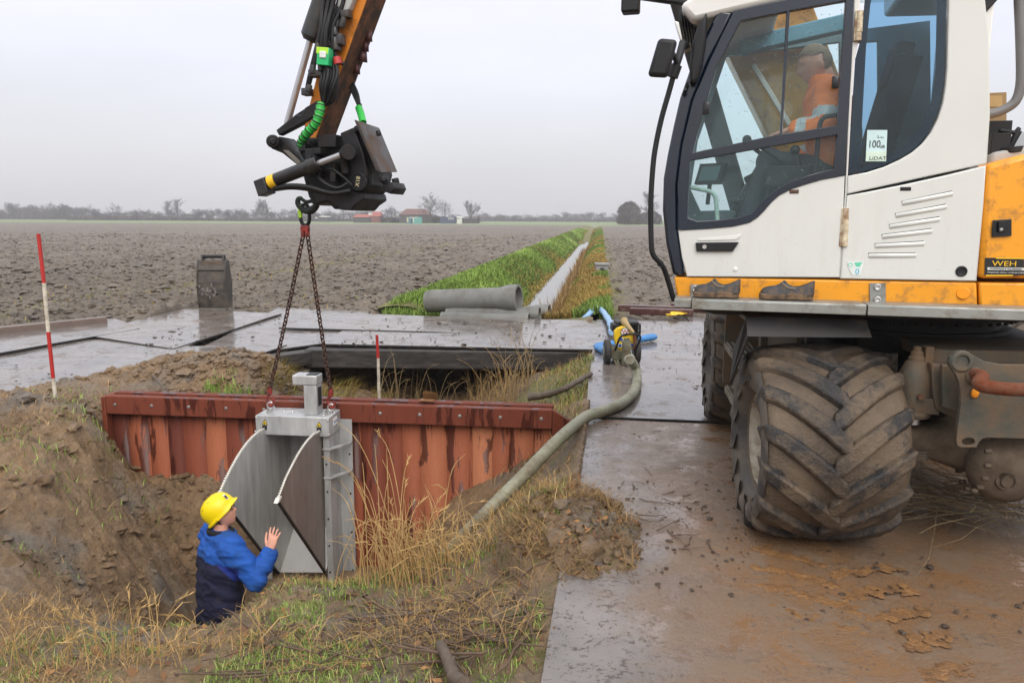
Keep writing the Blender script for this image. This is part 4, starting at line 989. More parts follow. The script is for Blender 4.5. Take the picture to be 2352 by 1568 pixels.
# ------------------------------------------------------------------ boom, stick and tilting coupler
STK = .15
# stick axis in the machine plane
SU = T(843, 0, 0); SLo = T(725, 322, 0); sd = (SU - SLo).normalized()
pts = [(843 + 59 * .55, -160 * .55), (843, 0), (779, 175), (725, 322), (709, 322), (698, 288), (712, 232), (748, 90), (773, 0), (792, -88)]
a_ = [T(x, y, STK) for x, y in pts]
mb = MB(); mb.prism(a_, -NL * STK * 2)
st = mb.build('stick', [M_orange, M_orange_dirty], EXC, bevel=.012)
for pl in st.data.polygons:
    nw = pl.normal
    if nw.dot(EX) > .3 and abs(nw.dot(NL)) < .3: pl.material_index = 1
top = T(830, -90, 0)
piv = top + sd * .75
mb = MB(); mb.prism([T(792, -88, STK), T(874, -88, STK), piv + NL * STK + EX * .25, piv + NL * STK - EX * .22 + UZ * .2], -NL * STK * 2); mb.build('stick_head', M_orange, EXC, bevel=.012)
bf = CEN + UF * .35 + UZ * 1.75; be = CEN + UF * 1.55 + UZ * 4.25
mb = MB(); h1, h2, h3 = .24, .36, .22
def bseg(a, b, ha, hb):
    d = (b - a).normalized(); n_ = d.cross(NL)
    mb.hexa([a + n_ * ha + NL * .19, a - n_ * ha + NL * .19, a - n_ * ha - NL * .19, a + n_ * ha - NL * .19], [b + n_ * hb + NL * .19, b - n_ * hb + NL * .19, b - n_ * hb - NL * .19, b + n_ * hb - NL * .19])
bseg(bf, be, h1, h2); bseg(be - (be - bf).normalized() * .1, piv + UZ * .12, h2, h3)
mb.build('boom', M_yellow, EXC, bevel=.02)
mb = MB(); mb.tube([CEN + UF * .95 + UZ * 1.35, CEN + UF * 1.75 + UZ * 3.75], .075, 14); mb.build('boom_cylinder', M_dark, EXC)
# red and white marker, grey box, hose couplings on the stick
mb = MB(); mb.prism([T(x, y, STK + .004) for x, y in [(770, 52), (769, 12), (800, -20), (796, 10), (786, 46)]], NL * .002); mb.mat(1)
mb.prism([T(x, y, STK + .006) for x, y in [(770, 36), (788, 24), (786, 46), (771, 52)]], NL * .002); mb.prism([T(x, y, STK + .006) for x, y in [(769, 12), (790, -8), (792, -4), (769, 16)]], NL * .002)
mb.build('striped_marker', [M_whiteref, M_redref], st, smooth=0)
mb = MB(); mb.prism([T(x, y, STK + .005) for x, y in [(790, -20), (830, -20), (811, 28), (798, 33), (783, 20)]], NL * .07); mb.build('junction_box', M_grey, st, bevel=.01)
# bucket cylinder
CO = .02
mb = MB(); mb.tube([T(758, -60, CO), T(744, 0, CO), T(717, 85, CO), T(713, 96, CO)], [.088, .088, .094, .06], 20); cyl = mb.build('cylinder_barrel', simple('anthracite_paint', (.022, .026, .028), .4, dirt=srgb(70, 66, 60), dscale=6, damt=.3), EXC, smooth=40)
mb = MB(); mb.tube([T(713, 92, CO), T(659, 286, CO)], .028, 16); mb.build('cylinder_rod', M_chrome, EXC, smooth=60)
# linkage
mb = MB(); mb.prism([T(x, y, .17) for x, y in [(633, 299), (679, 262), (690, 264), (700, 247), (729, 230), (743, 240), (745, 256), (695, 284), (640, 312)]], -NL * .07)
mb.prism([T(x, y, -.10) for x, y in [(633, 299), (679, 262), (729, 230), (743, 255), (695, 284), (640, 312)]], -NL * .07)
mb.build('bucket_link', M_toolsteel, EXC, bevel=.012)
mb = MB(); mb.cyl(T(627, 325, .20), T(627, 325, -.2), .055, 24); mb.cyl(T(627, 325, .22), T(627, 325, .2), .03, 16)
mb.prism([T(x, y, .12) for x, y in [(621, 341), (640, 312), (662, 330), (700, 366), (688, 384), (648, 352)]], -NL * .24)
mb.build('push_link', M_toolsteel, EXC, bevel=.012)
mb = MB(); mb.prism([T(x, y, .125) for x, y in [(650, 345), (662, 345), (692, 372), (684, 378)]], NL * .006); mb.build('worn_link_face', simple('worn_steel', srgb(120, 116, 108), .4, .6), EXC, bevel=.002)
# coupler body
BODY = [(700, 322), (712, 316), (746, 316), (779, 318), (782, 309), (795, 303), (810, 296), (822, 292), (832, 318), (842, 350), (850, 392), (852, 428), (838, 440), (826, 452), (822, 470), (806, 484), (792, 478), (780, 474), (768, 482), (752, 465), (722, 473), (708, 452), (695, 403), (690, 376), (686, 340)]
mb = MB(); mb.prism([T(x, y, .17) for x, y in BODY], -NL * .40); tl = mb.build('tilt_coupler', M_toolsteel, EXC, bevel=.015)
mb = MB(); mb.prism([T(x, y, .20) for x, y in [(716, 318), (746, 316), (776, 320), (778, 334), (748, 342), (742, 330), (716, 334)]], -NL * .46); mb.prism([T(x, y, .215) for x, y in [(780, 306), (812, 292), (822, 318), (834, 350), (844, 395), (834, 436), (812, 436), (800, 420), (796, 360), (786, 330)]], -NL * .5)
mb.prism([T(x, y, .205) for x, y in [(720, 440), (752, 430), (800, 436), (832, 442), (836, 458), (818, 470), (806, 484), (782, 482), (752, 462), (728, 468)]], -NL * .46)
mb.build('coupler_cheek', M_toolsteel, tl, bevel=.012)
# slab of the quick coupler facing the machine
A1, A4 = T(826, 279, .27), T(876, 398, .27); A2, A3 = T(872, 294, -.13), T(914, 396, -.13)
mb = MB(); mb.prism([A1, A2, A3, A4], (-EX * .5 + UZ * .16).normalized() * .055); mb.build('coupler_plate', M_slab, tl, bevel=.01)
mb = MB()
for (x, y, r, o1) in ((880, 406, .035, .22), (907, 410, .03, .0), (868, 300, .02, .1)):
    mb.cyl(T(x, y, o1), T(x + 3, y + 12, o1), r, 14)
mb.prism([T(x, y, .2) for x, y in [(876, 420), (900, 418), (906, 432), (898, 446), (882, 440)]], -NL * .25)
mb.prism([T(x, y, .23) for x, y in [(812, 291), (820, 287), (824, 300), (812, 304)]], -NL * .1)
mb.build('locking_pins', M_toolsteel, tl, bevel=.006)
mb = MB(); mb.lathe(T(825, 417, .215), NL, [(0, .075), (.02, .075), (.025, .068), (.025, .062), (.018, .058), (.018, 0)], 28)
for k in range(10):
    an = 2 * math.pi * k / 10; o = T(825, 417, .235) + (EX * math.cos(an) + UZ * math.sin(an)) * .064; mb.cyl(o, o + NL * .008, .006, 6)
dk = mb.build('rotor_cover', M_toolsteel, tl, smooth=40)
lettering('X18', 822, 417, 10, simple('pale_marking', srgb(200, 190, 150), .6), tl, .242, plane=T, rot=rad(78))
# tilt cylinder
mb = MB(); a = T(606, 424, .34); b = T(733, 375, .34); mb.tube([a, a + (b - a) * .02, a + (b - a) * .8, a + (b - a) * .82, b], [.048, .054, .054, .064, .064], 20); mb.box(T(608, 430, .34), .10, .12, .13, (b - a).normalized(), NL, (b - a).normalized().cross(NL)); tc_ = mb.build('tilt_cylinder', simple('black_cylinder', (.012, .012, .014), .35, dirt=srgb(60, 56, 50), dscale=8, damt=.25), EXC, smooth=40, bevel=.006)
mb = MB(); mb.tube([b, T(786, 355, .34)], .026, 14); mb.build('tilt_rod', M_chrome, tc_, smooth=60)
mb = MB(); mb.cyl(T(800, 350, .40), T(800, 350, .1), .06, 20); mb.tube([T(784, 356, .34), T(812, 345, .34)], [.04, .055], 14); mb.build('rod_eye', M_toolsteel, tc_, smooth=40, bevel=.006)
d_ = (b - a).normalized(); mb = MB(); mb.lathe(T(620, 419, .34), d_, [(0, .0555), (.065, .0555)], 20, 0, math.pi * 2); mb.build('yellow_label', M_stick_yel, tc_)
# blocks and valve pieces on the coupler
mb = MB()
for (x, y, sx_, sz_, o1) in ((720, 352, .10, .07, .25), (735, 348, .06, .05, .28), (715, 366, .05, .05, .28), (728, 395, .09, .09, .24), (757, 325, .16, .10, .2), (770, 396, .05, .16, .25), (700, 340, .06, .06, .22)):
    mb.box(T(x, y, o1), sx_, .1, sz_, EX, NL, UZ)
for (x, y) in ((732, 352), (724, 352), (728, 388), (722, 397), (735, 398)): mb.cyl(T(x, y, .29), T(x, y, .31), .015, 8)
mb.cyl(T(788, 368, .24), T(795, 400, .24), .035, 12)
mb.build('valve_block', M_toolsteel, tl, bevel=.008)
hos = MB()
def hose(pts, r, n=6): hos.tube(smooth_path(pts, n), r, 8)
hose([T(630, 433, .35), T(665, 427, .36), T(710, 430, .34), T(760, 443, .30), T(806, 438, .26)], .02)
hose([T(632, 436, .32), T(668, 432, .34), T(710, 436, .32), T(762, 448, .29)], .014)
hose([T(728, 400, .3), T(745, 420, .33), T(775, 432, .3), T(800, 420, .27)], .014); hose([T(740, 385, .3), T(765, 390, .3), T(790, 408, .28), T(808, 425, .26)], .012)
hose([T(690, 344, .2), T(694, 362, .25), T(704, 374, .28), T(712, 368, .28)], .014); hose([T(700, 344, .2), T(704, 358, .26), T(716, 366, .28)], .012)
hos.build('coupler_hoses', M_black, tl, smooth=60)
# stick hoses
sh = MB()
def sh_(pts, r): sh.tube(smooth_path(pts, 6), r, 8)
rngh = random.Random(5)
for k in range(5):
    x0 = 740 + k * 11; o1 = .20 + .03 * (k % 3)
    sh_([T(x0 + 20, -70, o1), T(x0 + 3, 10, o1), T(738 + k * 7, 60, o1 + .03), T(732 + k * 8, 100, o1 + .03), T(735 + k * 7, 130, o1)], .017)
for k in range(6):
    x0 = 728 + k * 7; o1 = .21 + .025 * (k % 3)
    sh_([T(737 + k * 6, 135, o1), T(x0 + 12, 165, o1 + .03), T(x0 + 8 - k, 200, o1 + .05), T(741 + k * 2, 238, o1), T(735 + k, 250, o1 - .02)], .013)
for k in range(3):
    sh_([T(738 - k * 4, 70 + k * 10, .2), T(727 - k * 3, 130, .22), T(716 - k * 3, 175, .22), T(708 - k * 2, 205, .2)], .014)
sh_([T(752, 20, .22), T(747, 70, .26), T(766, 120, .24), T(790, 150, .2)], .015); sh_([T(778, 20, .2), T(775, 60, .24), T(768, 80, .22)], .022)
sh_([T(762, 120, .22), T(775, 165, .25), T(768, 225, .25), T(748, 242, .22)], .014)
sh.build('stick_hoses', M_black, st, smooth=60)
fit = MB()
for (x, y, dx, dy) in ((729, 100, 3, 24), (748, 84, 4, 24), (768, 62, 3, 20), (735, 140, 2, 24), (752, 150, 3, 16), (720, 150, -2, 20), (712, 195, -4, 16), (768, 86, 4, 30), (790, 40, -6, 24)):
    fit.tube([T(x, y, .25), T(x + dx, y + dy, .25)], [.022, .026], 8)
for (x, y, s_) in ((776, 92, .1), (770, 108, .08), (722, 170, .07), (706, 212, .07), (735, 170, .06), (796, 34, .07)): fit.box(T(x, y, .22), s_, .08, s_ * .8, EX, NL, UZ)
fit.build('hose_couplings', simple('dirty_fittings', (.05, .05, .055), .35, .5, dirt=srgb(80, 74, 66), dscale=14, damt=.5), st, bevel=.005)
mb = MB(); mb.tube([T(773, 132, .26), T(777, 148, .26)], [.03, .034], 12); mb.build('red_coupling_cap', M_red, st, smooth=40)
mb = MB(); mb.box(T(747, 132, .28), .105, .08, .13, (EX - UZ * .12).normalized(), NL, (UZ + EX * .12).normalized()); mb.mat(1); mb.box(T(746, 119, .28), .106, .082, .05, (EX - UZ * .12).normalized(), NL, (UZ + EX * .12).normalized()); mb.mat(2); mb.box(T(745, 127, .30), .055, .06, .05, (EX - UZ * .12).normalized(), NL, (UZ + EX * .12).normalized())
mb.build('green_hose_wrap', [simple('green_tape', (.02, .46, .16), .4), M_limetape, M_paper], st, bevel=.004)
gs = smooth_path([T(738, 238, .26), T(733, 262, .29), T(724, 285, .30), T(706, 305, .29), T(695, 322, .26), T(692, 338, .24)], 12)
mb = MB(); mb.tube(gs, [.036 + .006 * (1 if (i // 3) % 2 else -1) * .5 for i in range(len(gs))], 12); mb.build('green_spiral_sleeve', M_hosegreen, st, smooth=50)
mb = MB()
for i in range(3, len(gs) - 1, 6):
    d = (gs[i + 1] - gs[i]).normalized(); mb.tube([gs[i] - d * .004, gs[i] + d * .006], .0405, 12)
mb.build('sleeve_rings', M_black, st)
bh = MB()
for k in range(3): bh.tube(smooth_path([T(802 + k * 4, 190, -.1), T(811 + k * 5, 215, -.05), T(822 + k * 2, 240, .0), T(829, 258, .05)], 6), .012, 8)
bh.tube(smooth_path([T(828, 240, 0), T(829, 256, .05), T(832, 275, .12)], 6), .012, 8)
bh.build('rear_hoses', M_black, st, smooth=60)
mb = MB(); mb.tube(smooth_path([T(824, 248, .02), T(829, 262, .07), T(834, 282, .12)], 6), .03, 10); mb.build('green_rear_sleeve', M_hosegreen, st, smooth=50)
mb = MB()
for (x, y, r) in ((850, 85, .03), (842, 108, .03), (836, 132, .04), (822, 160, .03)): mb.tube([T(x, y - 12, -.05), T(x - 3, y + 10, -.05)], [r * .6, r], 8)
mb.build('rear_couplings', simple('dark_red_caps', (.06, .02, .02), .5), st)
# lifting hook of the coupler
HK = T(700, 466, .05)
ring = []
hk = [(728, 470), (722, 478), (712, 484), (700, 483), (690, 476), (684, 466), (686, 457), (693, 456)]
mb = MB(); mb.tube(smooth_path([T(x, y, .05) for x, y in hk], 5), [.036 - .020 * abs(i / 35 - .25) ** .6 for i in range(36)], 10)
mb.tube(smooth_path([T(x, y, .05) for x, y in [(692, 457), (704, 464), (716, 462), (724, 468)]], 4), .016, 8)
mb.build('lifting_hook', simple('green_black_hook', (.012, .035, .02), .45, dirt=(.015, .015, .015), dscale=20, damt=.9), tl, smooth=60)
# ------------------------------------------------------------------ timber sheet wall
def wood_mat(name, wet):
    t = NT(name)
    g = t.noise(9, 7, .6, stretch=(6, 6, .35)); tint = t.attr('tint')
    base = t.ramp(t.math('ADD', t.math('MULTIPLY', tint, .85), t.math('MULTIPLY', g, .18)), [(.05, srgb(70, 34, 27)), (.3, srgb(106, 52, 37)), (.6, srgb(138, 74, 50)), (.9, srgb(170, 106, 74)), (1, srgb(182, 120, 86))])
    c = t.mix(t.ramp(t.noise(60, 4, .7, stretch=(5, 5, .4)), [(.5, 0), (.8, .45)]), base, srgb(96, 44, 32))
    run = t.noise(2.2, 7, .66, stretch=(3.0, 3.0, .5), dist=.35)
    run2 = t.noise(13, 6, .65, stretch=(1.6, 1.6, .12))
    d = t.math('MAXIMUM', t.ramp(run, [(.588 - wet, 0), (.61 - wet, 1)]), t.ramp(run2, [(.63 - wet * .6, 0), (.68 - wet * .6, .85)]))
    sz_ = t.new('ShaderNodeSeparateXYZ'); t.link(t.coord(), sz_.inputs[0])
    top = t.ramp(t.math('ADD', sz_.outputs[2], t.math('MULTIPLY', t.noise(7, 5, .6, stretch=(3, 3, .1)), .9)), [(.62, 0), (1.0, 1)]) if not wet > .05 else None
    if top is not None: top = t.ramp(t.math('SUBTRACT', t.math('ADD', t.math('MULTIPLY', sz_.outputs[2], .55), t.noise(9, 5, .65, stretch=(3, 3, .12))), .62), [(.46, 0), (.52, 1)]); d = t.math('MAXIMUM', d, top)
    c = t.mix(t.math('MULTIPLY', d, .8), c, srgb(60, 28, 23))
    t.set('Base Color', c); t.set('Roughness', t.ramp(d, [(0, .75), (1, .3)])); t.set('Specular IOR Level', .3)
    t.bump(t.noise(30, 6, .7, stretch=(3, 3, .2)), .25, .006); return t.m
M_plank = wood_mat('azobe_planks', .04); M_cap = wood_mat('wet_red_beam', .06)
WLEN = (WB - WA).length
wall = empty('timber_wall', WA + WDIR * WLEN / 2 - UZ * 1.2, 'reddish brown hardwood plank wall with bolted capping beam across the pit', 'retaining wall')
def WP(l, off, z): return Vector((WA.x, WA.y, 0)) + WDIR * l + WN * off + UZ * z
# the opening in the planks behind the gate
_ga = (on_wall(585.8, 952.9, .34) - WA).dot(WDIR) + .05; _gb = (on_wall(754.9, 960, .34) - WA).dot(WDIR) - .03; _gz = on_wall(670, 1000.3, .34).z + .02
rng = random.Random(3)
V = []; F = []; TI = []; l = .0
while l < WLEN - .03:
    w_ = min(rng.uniform(.14, .27), WLEN - l); o0 = -.09 + rng.uniform(-.003, .003); z1 = WALL_Z - .02; z0 = -2.35; g = .0012
    if l < _ga < l + w_ and _ga - l > .05: w_ = _ga - l
    elif _ga - .01 <= l < _gb:
        w_ = min(w_, _gb - l) if _gb - l > .05 else _gb - l + .001; z0 = _gz
    tt = rng.choice([rng.uniform(.0, .35), rng.uniform(.4, .7), rng.uniform(.6, 1)])
    n = len(V)
    for (la, of) in ((l + g, o0), (l + w_ - g, o0), (l + w_ - g, o0 - .06), (l + g, o0 - .06)):
        V.append(WP(la, of, z0)); 
    for (la, of) in ((l + g, o0), (l + w_ - g, o0), (l + w_ - g, o0 - .06), (l + g, o0 - .06)): V.append(WP(la, of, z1))
    F += [(n, n + 1, n + 5, n + 4), (n + 1, n + 2, n + 6, n + 5), (n + 2, n + 3, n + 7, n + 6), (n + 3, n, n + 4, n + 7), (n + 4, n + 5, n + 6, n + 7)]
    TI += [tt] * 8; l += w_
mesh_np('plank_panel', np.array([tuple(v) for v in V]), np.array(F), M_plank, wall, attrs={'tint': TI})
def tinted(mb, name, mat, parent, tint=.3, **k):
    o = mb.build(name, mat, parent, **k); a = o.data.attributes.new('tint', 'FLOAT', 'POINT'); a.data.foreach_set('value', [tint] * len(o.data.vertices)); return o
for nm, o0, o1, zt, ti in (('front_capping_beam', -.088, .0, WALL_Z, .3), ('rear_capping_beam', -.26, -.155, WALL_Z + .004, .25)):
    mb = MB(); mb.prism([WP(0, o0, zt - .185), WP(WLEN, o0, zt - .185), WP(WLEN, o1, zt - .185), WP(0, o1, zt - .185)], UZ * .185); tinted(mb, nm, M_cap, wall, ti, bevel=.008)
mb = MB(); mb.prism([WP(-.05, .0, -1.5), WP(-.003, -.0, -1.5), WP(-.003, -.27, -1.5), WP(-.05, -.27, -1.5)], UZ * (1.5 + WALL_Z - .01)); tinted(mb, 'end_board', M_cap, wall, .4, bevel=.006)
ea = WP(WLEN + .003, -.02, 0); eb = WP(WLEN + .17, -.10, 0)
mb = MB(); mb.prism([ea + UZ * (WALL_Z - .005), eb + UZ * (WALL_Z - .13), eb + UZ * -1.6, ea + UZ * -1.6], -WN * .06); tinted(mb, 'wing_board', M_cap, wall, .3, bevel=.006)
bl = [(l_, -.085 + .0) for l_ in np.linspace(.1, WLEN - .1, 12)]
for (l_, zz) in bl:
    if 1.72 < l_ < 2.55: continue
    mb = MB(); mb.lathe(WP(l_, .0, zz + WALL_Z), WN, [(0, .017), (.003, .017), (.004, .011), (.010, .011), (.011, 0)], 14); mb.build('bolt', M_zinc, wall, smooth=30)
tag(wall)

# ------------------------------------------------------------------ steel weir gate
M_ss = NT('brushed_stainless'); t = M_ss
c = t.ramp(t.noise(3, 7, .65, stretch=(3, 3, .6)), [(.3, srgb(150, 152, 153)), (.7, srgb(196, 198, 198))])
t.set('Base Color', c); t.set('Metallic', .3); t.set('Roughness', t.ramp(t.noise(5, 6, .6, stretch=(4, 4, .5)), [(.3, .28), (.7, .5)])); t.bump(t.noise(120, 3, .6, stretch=(4, 4, .3)), .06, .004); M_ss = t.m
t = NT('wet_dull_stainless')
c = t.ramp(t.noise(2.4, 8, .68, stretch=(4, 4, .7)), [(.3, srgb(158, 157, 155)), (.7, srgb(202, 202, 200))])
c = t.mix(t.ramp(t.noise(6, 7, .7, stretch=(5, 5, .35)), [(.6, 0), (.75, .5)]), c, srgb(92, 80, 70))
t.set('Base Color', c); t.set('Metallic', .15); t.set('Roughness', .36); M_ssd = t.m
t = NT('ground_reflection_stainless')  # darker brown puts the reflected ground into the right plate's colour
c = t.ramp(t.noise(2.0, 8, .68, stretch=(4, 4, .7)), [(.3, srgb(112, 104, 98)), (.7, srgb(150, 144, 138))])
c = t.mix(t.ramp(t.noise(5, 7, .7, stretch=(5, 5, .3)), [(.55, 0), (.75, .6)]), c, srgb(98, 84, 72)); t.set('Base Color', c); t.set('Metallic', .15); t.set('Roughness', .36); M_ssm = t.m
M_chainw = simple('white_roller_chain', srgb(206, 204, 196), .5)
zx = lambda x: 470.4 + .312 * x
zy = lambda y: 865.5 + .312 * y
GF = .34
def GP(x, y, off=GF): return on_wall(zx(x), zy(y), off)
gp = GP(640, 1460)
gate = empty('weir_gate', (gp.x, gp.y, gp.z), 'stainless steel tilting weir gate with curved side plates hanging against the plank wall', 'weir gate')
fl_, fr_ = GP(370, 280), GP(912, 303); zt = (fl_.z + fr_.z) / 2; zb = GP(640, 432).z
la = (fl_ - WA).dot(WDIR); lb = (fr_ - WA).dot(WDIR)
mb = MB(); mb.prism([WP(la, GF, zb), WP(lb, GF, zb), WP(lb, .015, zb), WP(la, .015, zb)], UZ * (zt - zb)); box = mb.build('drive_housing', M_ss, gate, bevel=.006)
mb = MB()
for (x, y) in ((372, 400), (914, 425), (378, 300), (905, 320)): mb.lathe(GP(x, y, GF), WN, [(0, .010), (.005, .008), (.006, 0)], 10)
for (u, v) in ((.12, .15), (.3, .5), (.42, .5), (.9, .2), (.95, .8), (.1, .85), (.55, .85)): 
    c = WP(la + (lb - la) * u, GF - (GF - .015) * v, zt); mb.lathe(c, UZ, [(0, .012), (.012, .011), (.013, 0)], 8)
mb.build('housing_screws', M_zinc, box)
for u in (.12, .915):
    c = WP(la + (lb - la) * u, GF - .10, zt); mb = MB(); mb.cyl(c, c + UZ * .05, .012, 8); mb.cyl(c + UZ * .0, c + UZ * .018, .022, 6); mb.build('stud', M_zinc, box)
for x in (440, 840):
    mb = MB(); y0 = 318 if x < 600 else 335
    mb.prism([GP(x - 18, y0 + 32, GF + .001), GP(x + 20, y0 + 34, GF + .001), GP(x, y0 - 4, GF + .001)], WN * .002); mb.mat(1)
    mb.prism([GP(x - 7, y0 + 27, GF + .003), GP(x + 8, y0 + 28, GF + .003), GP(x + 6, y0 + 22, GF + .003), GP(x - 2, y0 + 20, GF + .003), GP(x + 1, y0 + 12, GF + .003), GP(x - 3, y0 + 13, GF + .003)], WN * .001)
    for k in range(3):
        tri = [(x - 18, y0 + 32), (x + 20, y0 + 34), (x, y0 - 4)]; a, b = tri[k], tri[(k + 1) % 3]; mb.bar(GP(a[0], a[1], GF + .0035), GP(b[0], b[1], GF + .0035), .004, .002, WN)
    mb.mat(2); mb.prism([GP(x - 16, y0 + 37, GF + .001), GP(x + 18, y0 + 39, GF + .001), GP(x + 18, y0 + 70, GF + .001), GP(x - 16, y0 + 68, GF + .001)], WN * .001)
    mb.build('warning_sticker', [simple('warning_yellow', (.80, .58, .02), .45), M_ink, M_ink], box, smooth=0)
mb = MB(); c = WP(lb + .001, .17, (zt + zb) / 2 + .02); mb.box(c, .10, .004, .07, WN, WDIR, UZ); mb.mat(1); mb.box(c + WDIR * .002 - UZ * .005, .08, .003, .022, WN, WDIR, UZ)
mb.build('maker_plate', [M_paper, simple('blue_plate_print', (.08, .2, .5), .4)], box, smooth=0)
# motor on top
u = .72; c = WP(la + (lb - la) * u, .19, zt)
mb = MB(); mb.box(c + UZ * .14, .125, .15, .28, WDIR, WN, UZ); mt = mb.build('motor_column', M_ss, gate, bevel=.006)
mb = MB(); mb.box(c + UZ * .33 - WDIR * .05, .24, .16, .095, WDIR, WN, UZ); mb.build('motor_cover', M_ss, mt, bevel=.012)
mb = MB(); mb.box(c + UZ * .3785 + WDIR * .01, .10, .12, .012, WDIR, WN, UZ); mb.box(c + WDIR * .066 + UZ * .17, .008, .08, .18, WDIR, WN, UZ); mb.build('motor_cap', M_black, mt, bevel=.004)
# sector plates
PR = GP(853, 385, GF - .03); PL_ = GP(447, 372, GF - .03)
def RP(x, y): return at_plane(zx(x), zy(y), PR, WDIR)
def LP(x, y): return at_plane(zx(x), zy(y), PL_, WDIR)
arcR = [(852, 388), (830, 402), (800, 425), (750, 478), (700, 550), (650, 640), (600, 740), (565, 830), (538, 902)]
arcL = [(450, 372), (425, 385), (395, 405), (340, 455), (290, 515), (240, 590), (190, 680), (150, 760), (122, 822), (104, 862)]
_bl = LP(550, 1430); _off = (_bl - WA).dot(WN); _l = (_bl - WA).dot(WDIR)
for nm, f, arc, back in (('side_plate', RP, arcR, [(890, 1432), (882, 900), (875, 400)]), ('side_plate', LP, arcL, [(545, 1436), (505, 900), (470, 420)])):
    P = [f(*p) for p in arc + back]
    if f is LP: P = [f(*p) for p in arc + back[:1]] + [LP(650, 1110), Vector((*LP(650, 1110).xy, zb))]
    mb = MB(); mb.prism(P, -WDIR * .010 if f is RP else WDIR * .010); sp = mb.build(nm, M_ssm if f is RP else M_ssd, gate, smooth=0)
    path = smooth_path([f(*p) for p in arc], 10); out = []
    dist = 0; mb = MB(); acc = 0
    for a, b in zip(path[:-1], path[1:]):
        seg = (b - a).length; d = (b - a).normalized(); nn = d.cross(WDIR)
        if nn.dot(WN) < 0: nn = -nn
        while acc < seg:
            p = a + d * acc; mb.box(p + nn * .006, .011, .018, .012, d, WDIR, nn); acc += .026
        acc -= seg
    mb.bar(path[0] + WN * .002, path[1], .01, .01)
    tube = [p + (WN * .002) for p in path]; mb.tube(tube, .006, 6)
    mb.box(path[-1], .05, .035, .05, (path[-1] - path[-2]).normalized(), WDIR, WN); mb.build('roller_chain', M_chainw, sp, smooth=0)
    tip, hin = f(*arc[-1]), f(*back[0]); d = (hin - tip).normalized(); nn = d.cross(WDIR); nn = -nn if nn.dot(WN) < 0 else nn
    mb = MB(); mb.bar(tip + nn * .012 - WDIR * .0, hin + nn * .012, .026, .018, nn); mb.build('edge_seal', simple('dark_rubber_seal', (.022, .018, .016), .5), sp, bevel=.004)
# sloping floor, leaf and sill
HL, HR, BL = LP(550, 1430), RP(889, 1430), LP(650, 1110)
dlt = BL - HL
BRp = HR + dlt
mb = MB(); mb.prism([HL, HR, BRp, BL], -UZ * .012); mb.build('floor_plate', simple('pale_floor_steel', srgb(226, 227, 226), .4, .1, var=.05, scale=4), gate, smooth=0)  # paler than the other steel of the gate
TL = Vector((BL.x, BL.y, zb)); TR = Vector((BRp.x, BRp.y, zb))
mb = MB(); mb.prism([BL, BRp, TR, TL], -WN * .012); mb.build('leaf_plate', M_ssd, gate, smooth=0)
lh = (HL - WA).dot(WDIR); rh = (HR - WA).dot(WDIR); oh = (HL - WA).dot(WN)
mb = MB(); mb.prism([WP(lh - .1, oh + .03, HL.z - .16), WP(rh + .12, oh + .03, HL.z - .16), WP(rh + .12, .0, HL.z - .16), WP(lh - .1, .0, HL.z - .16)], UZ * .145); mb.build('sill_box', M_ssd, gate, bevel=.005)
mb = MB(); mb.bar(WP(lh, oh + .034, HL.z - .03), WP(rh, oh + .034, HL.z - .03), .02, .03); mb.build('sill_seal', M_rubber, gate)
# frame right and left
for sgn, l0 in ((1, lb - .075), (-1, la + .075)):
    zl = HL.z - .1
    mb = MB(); a = l0; 
    mb.prism([WP(a - .002, .30, zl), WP(a + sgn * .05, .30, zl), WP(a + sgn * .05, .285, zl), WP(a - .002, .285, zl)], UZ * (zb - zl))
    mb.prism([WP(a + sgn * .05, .30, zl), WP(a + sgn * .058, .30, zl), WP(a + sgn * .058, .03, zl), WP(a + sgn * .05, .03, zl)], UZ * (zb - zl))
    mb.prism([WP(a + sgn * .058, .03, zl), WP(a + sgn * .19, .03, zl), WP(a + sgn * .19, .018, zl), WP(a + sgn * .058, .018, zl)], UZ * (zb - zl - .03 + .12))
    for zz in (zb - .14, zb - .42):
        mb.prism([WP(a - .01, .312, zz), WP(a + sgn * .07, .312, zz), WP(a + sgn * .19, .07, zz), WP(a + sgn * .19, .03, zz), WP(a - .01, .288, zz)], UZ * .014)
    fr = mb.build('frame_post', M_ss, gate, smooth=0, bevel=.002)
    mb = MB()
    for k in range(7): c = WP(a + sgn * .16, .03, zl + .1 + k * .2); mb.cyl(c, c + WN * .008, .009, 8)
    for k in range(5): c = WP(a + sgn * .025, .30, zl + .2 + k * .27); mb.cyl(c, c + WN * .008, .009, 8)
    mb.build('frame_bolts', M_ink if sgn > 0 else M_zinc, fr)
# lifting eyes
EYES = []
for (x, y) in ((483, 195), (930, 215)):
    p = on_wall(zx(x), zy(y), .17); p.z = zt + .055; EYES.append(p)
    mb = MB(); mb.tube([p + (WDIR * math.cos(2 * math.pi * k / 20) + UZ * math.sin(2 * math.pi * k / 20)) * .032 for k in range(21)], .010, 8, False); mb.cyl(p - UZ * .06, p - UZ * .03, .016, 10)
    mb.build('lifting_eye', M_zinc, box, smooth=60)

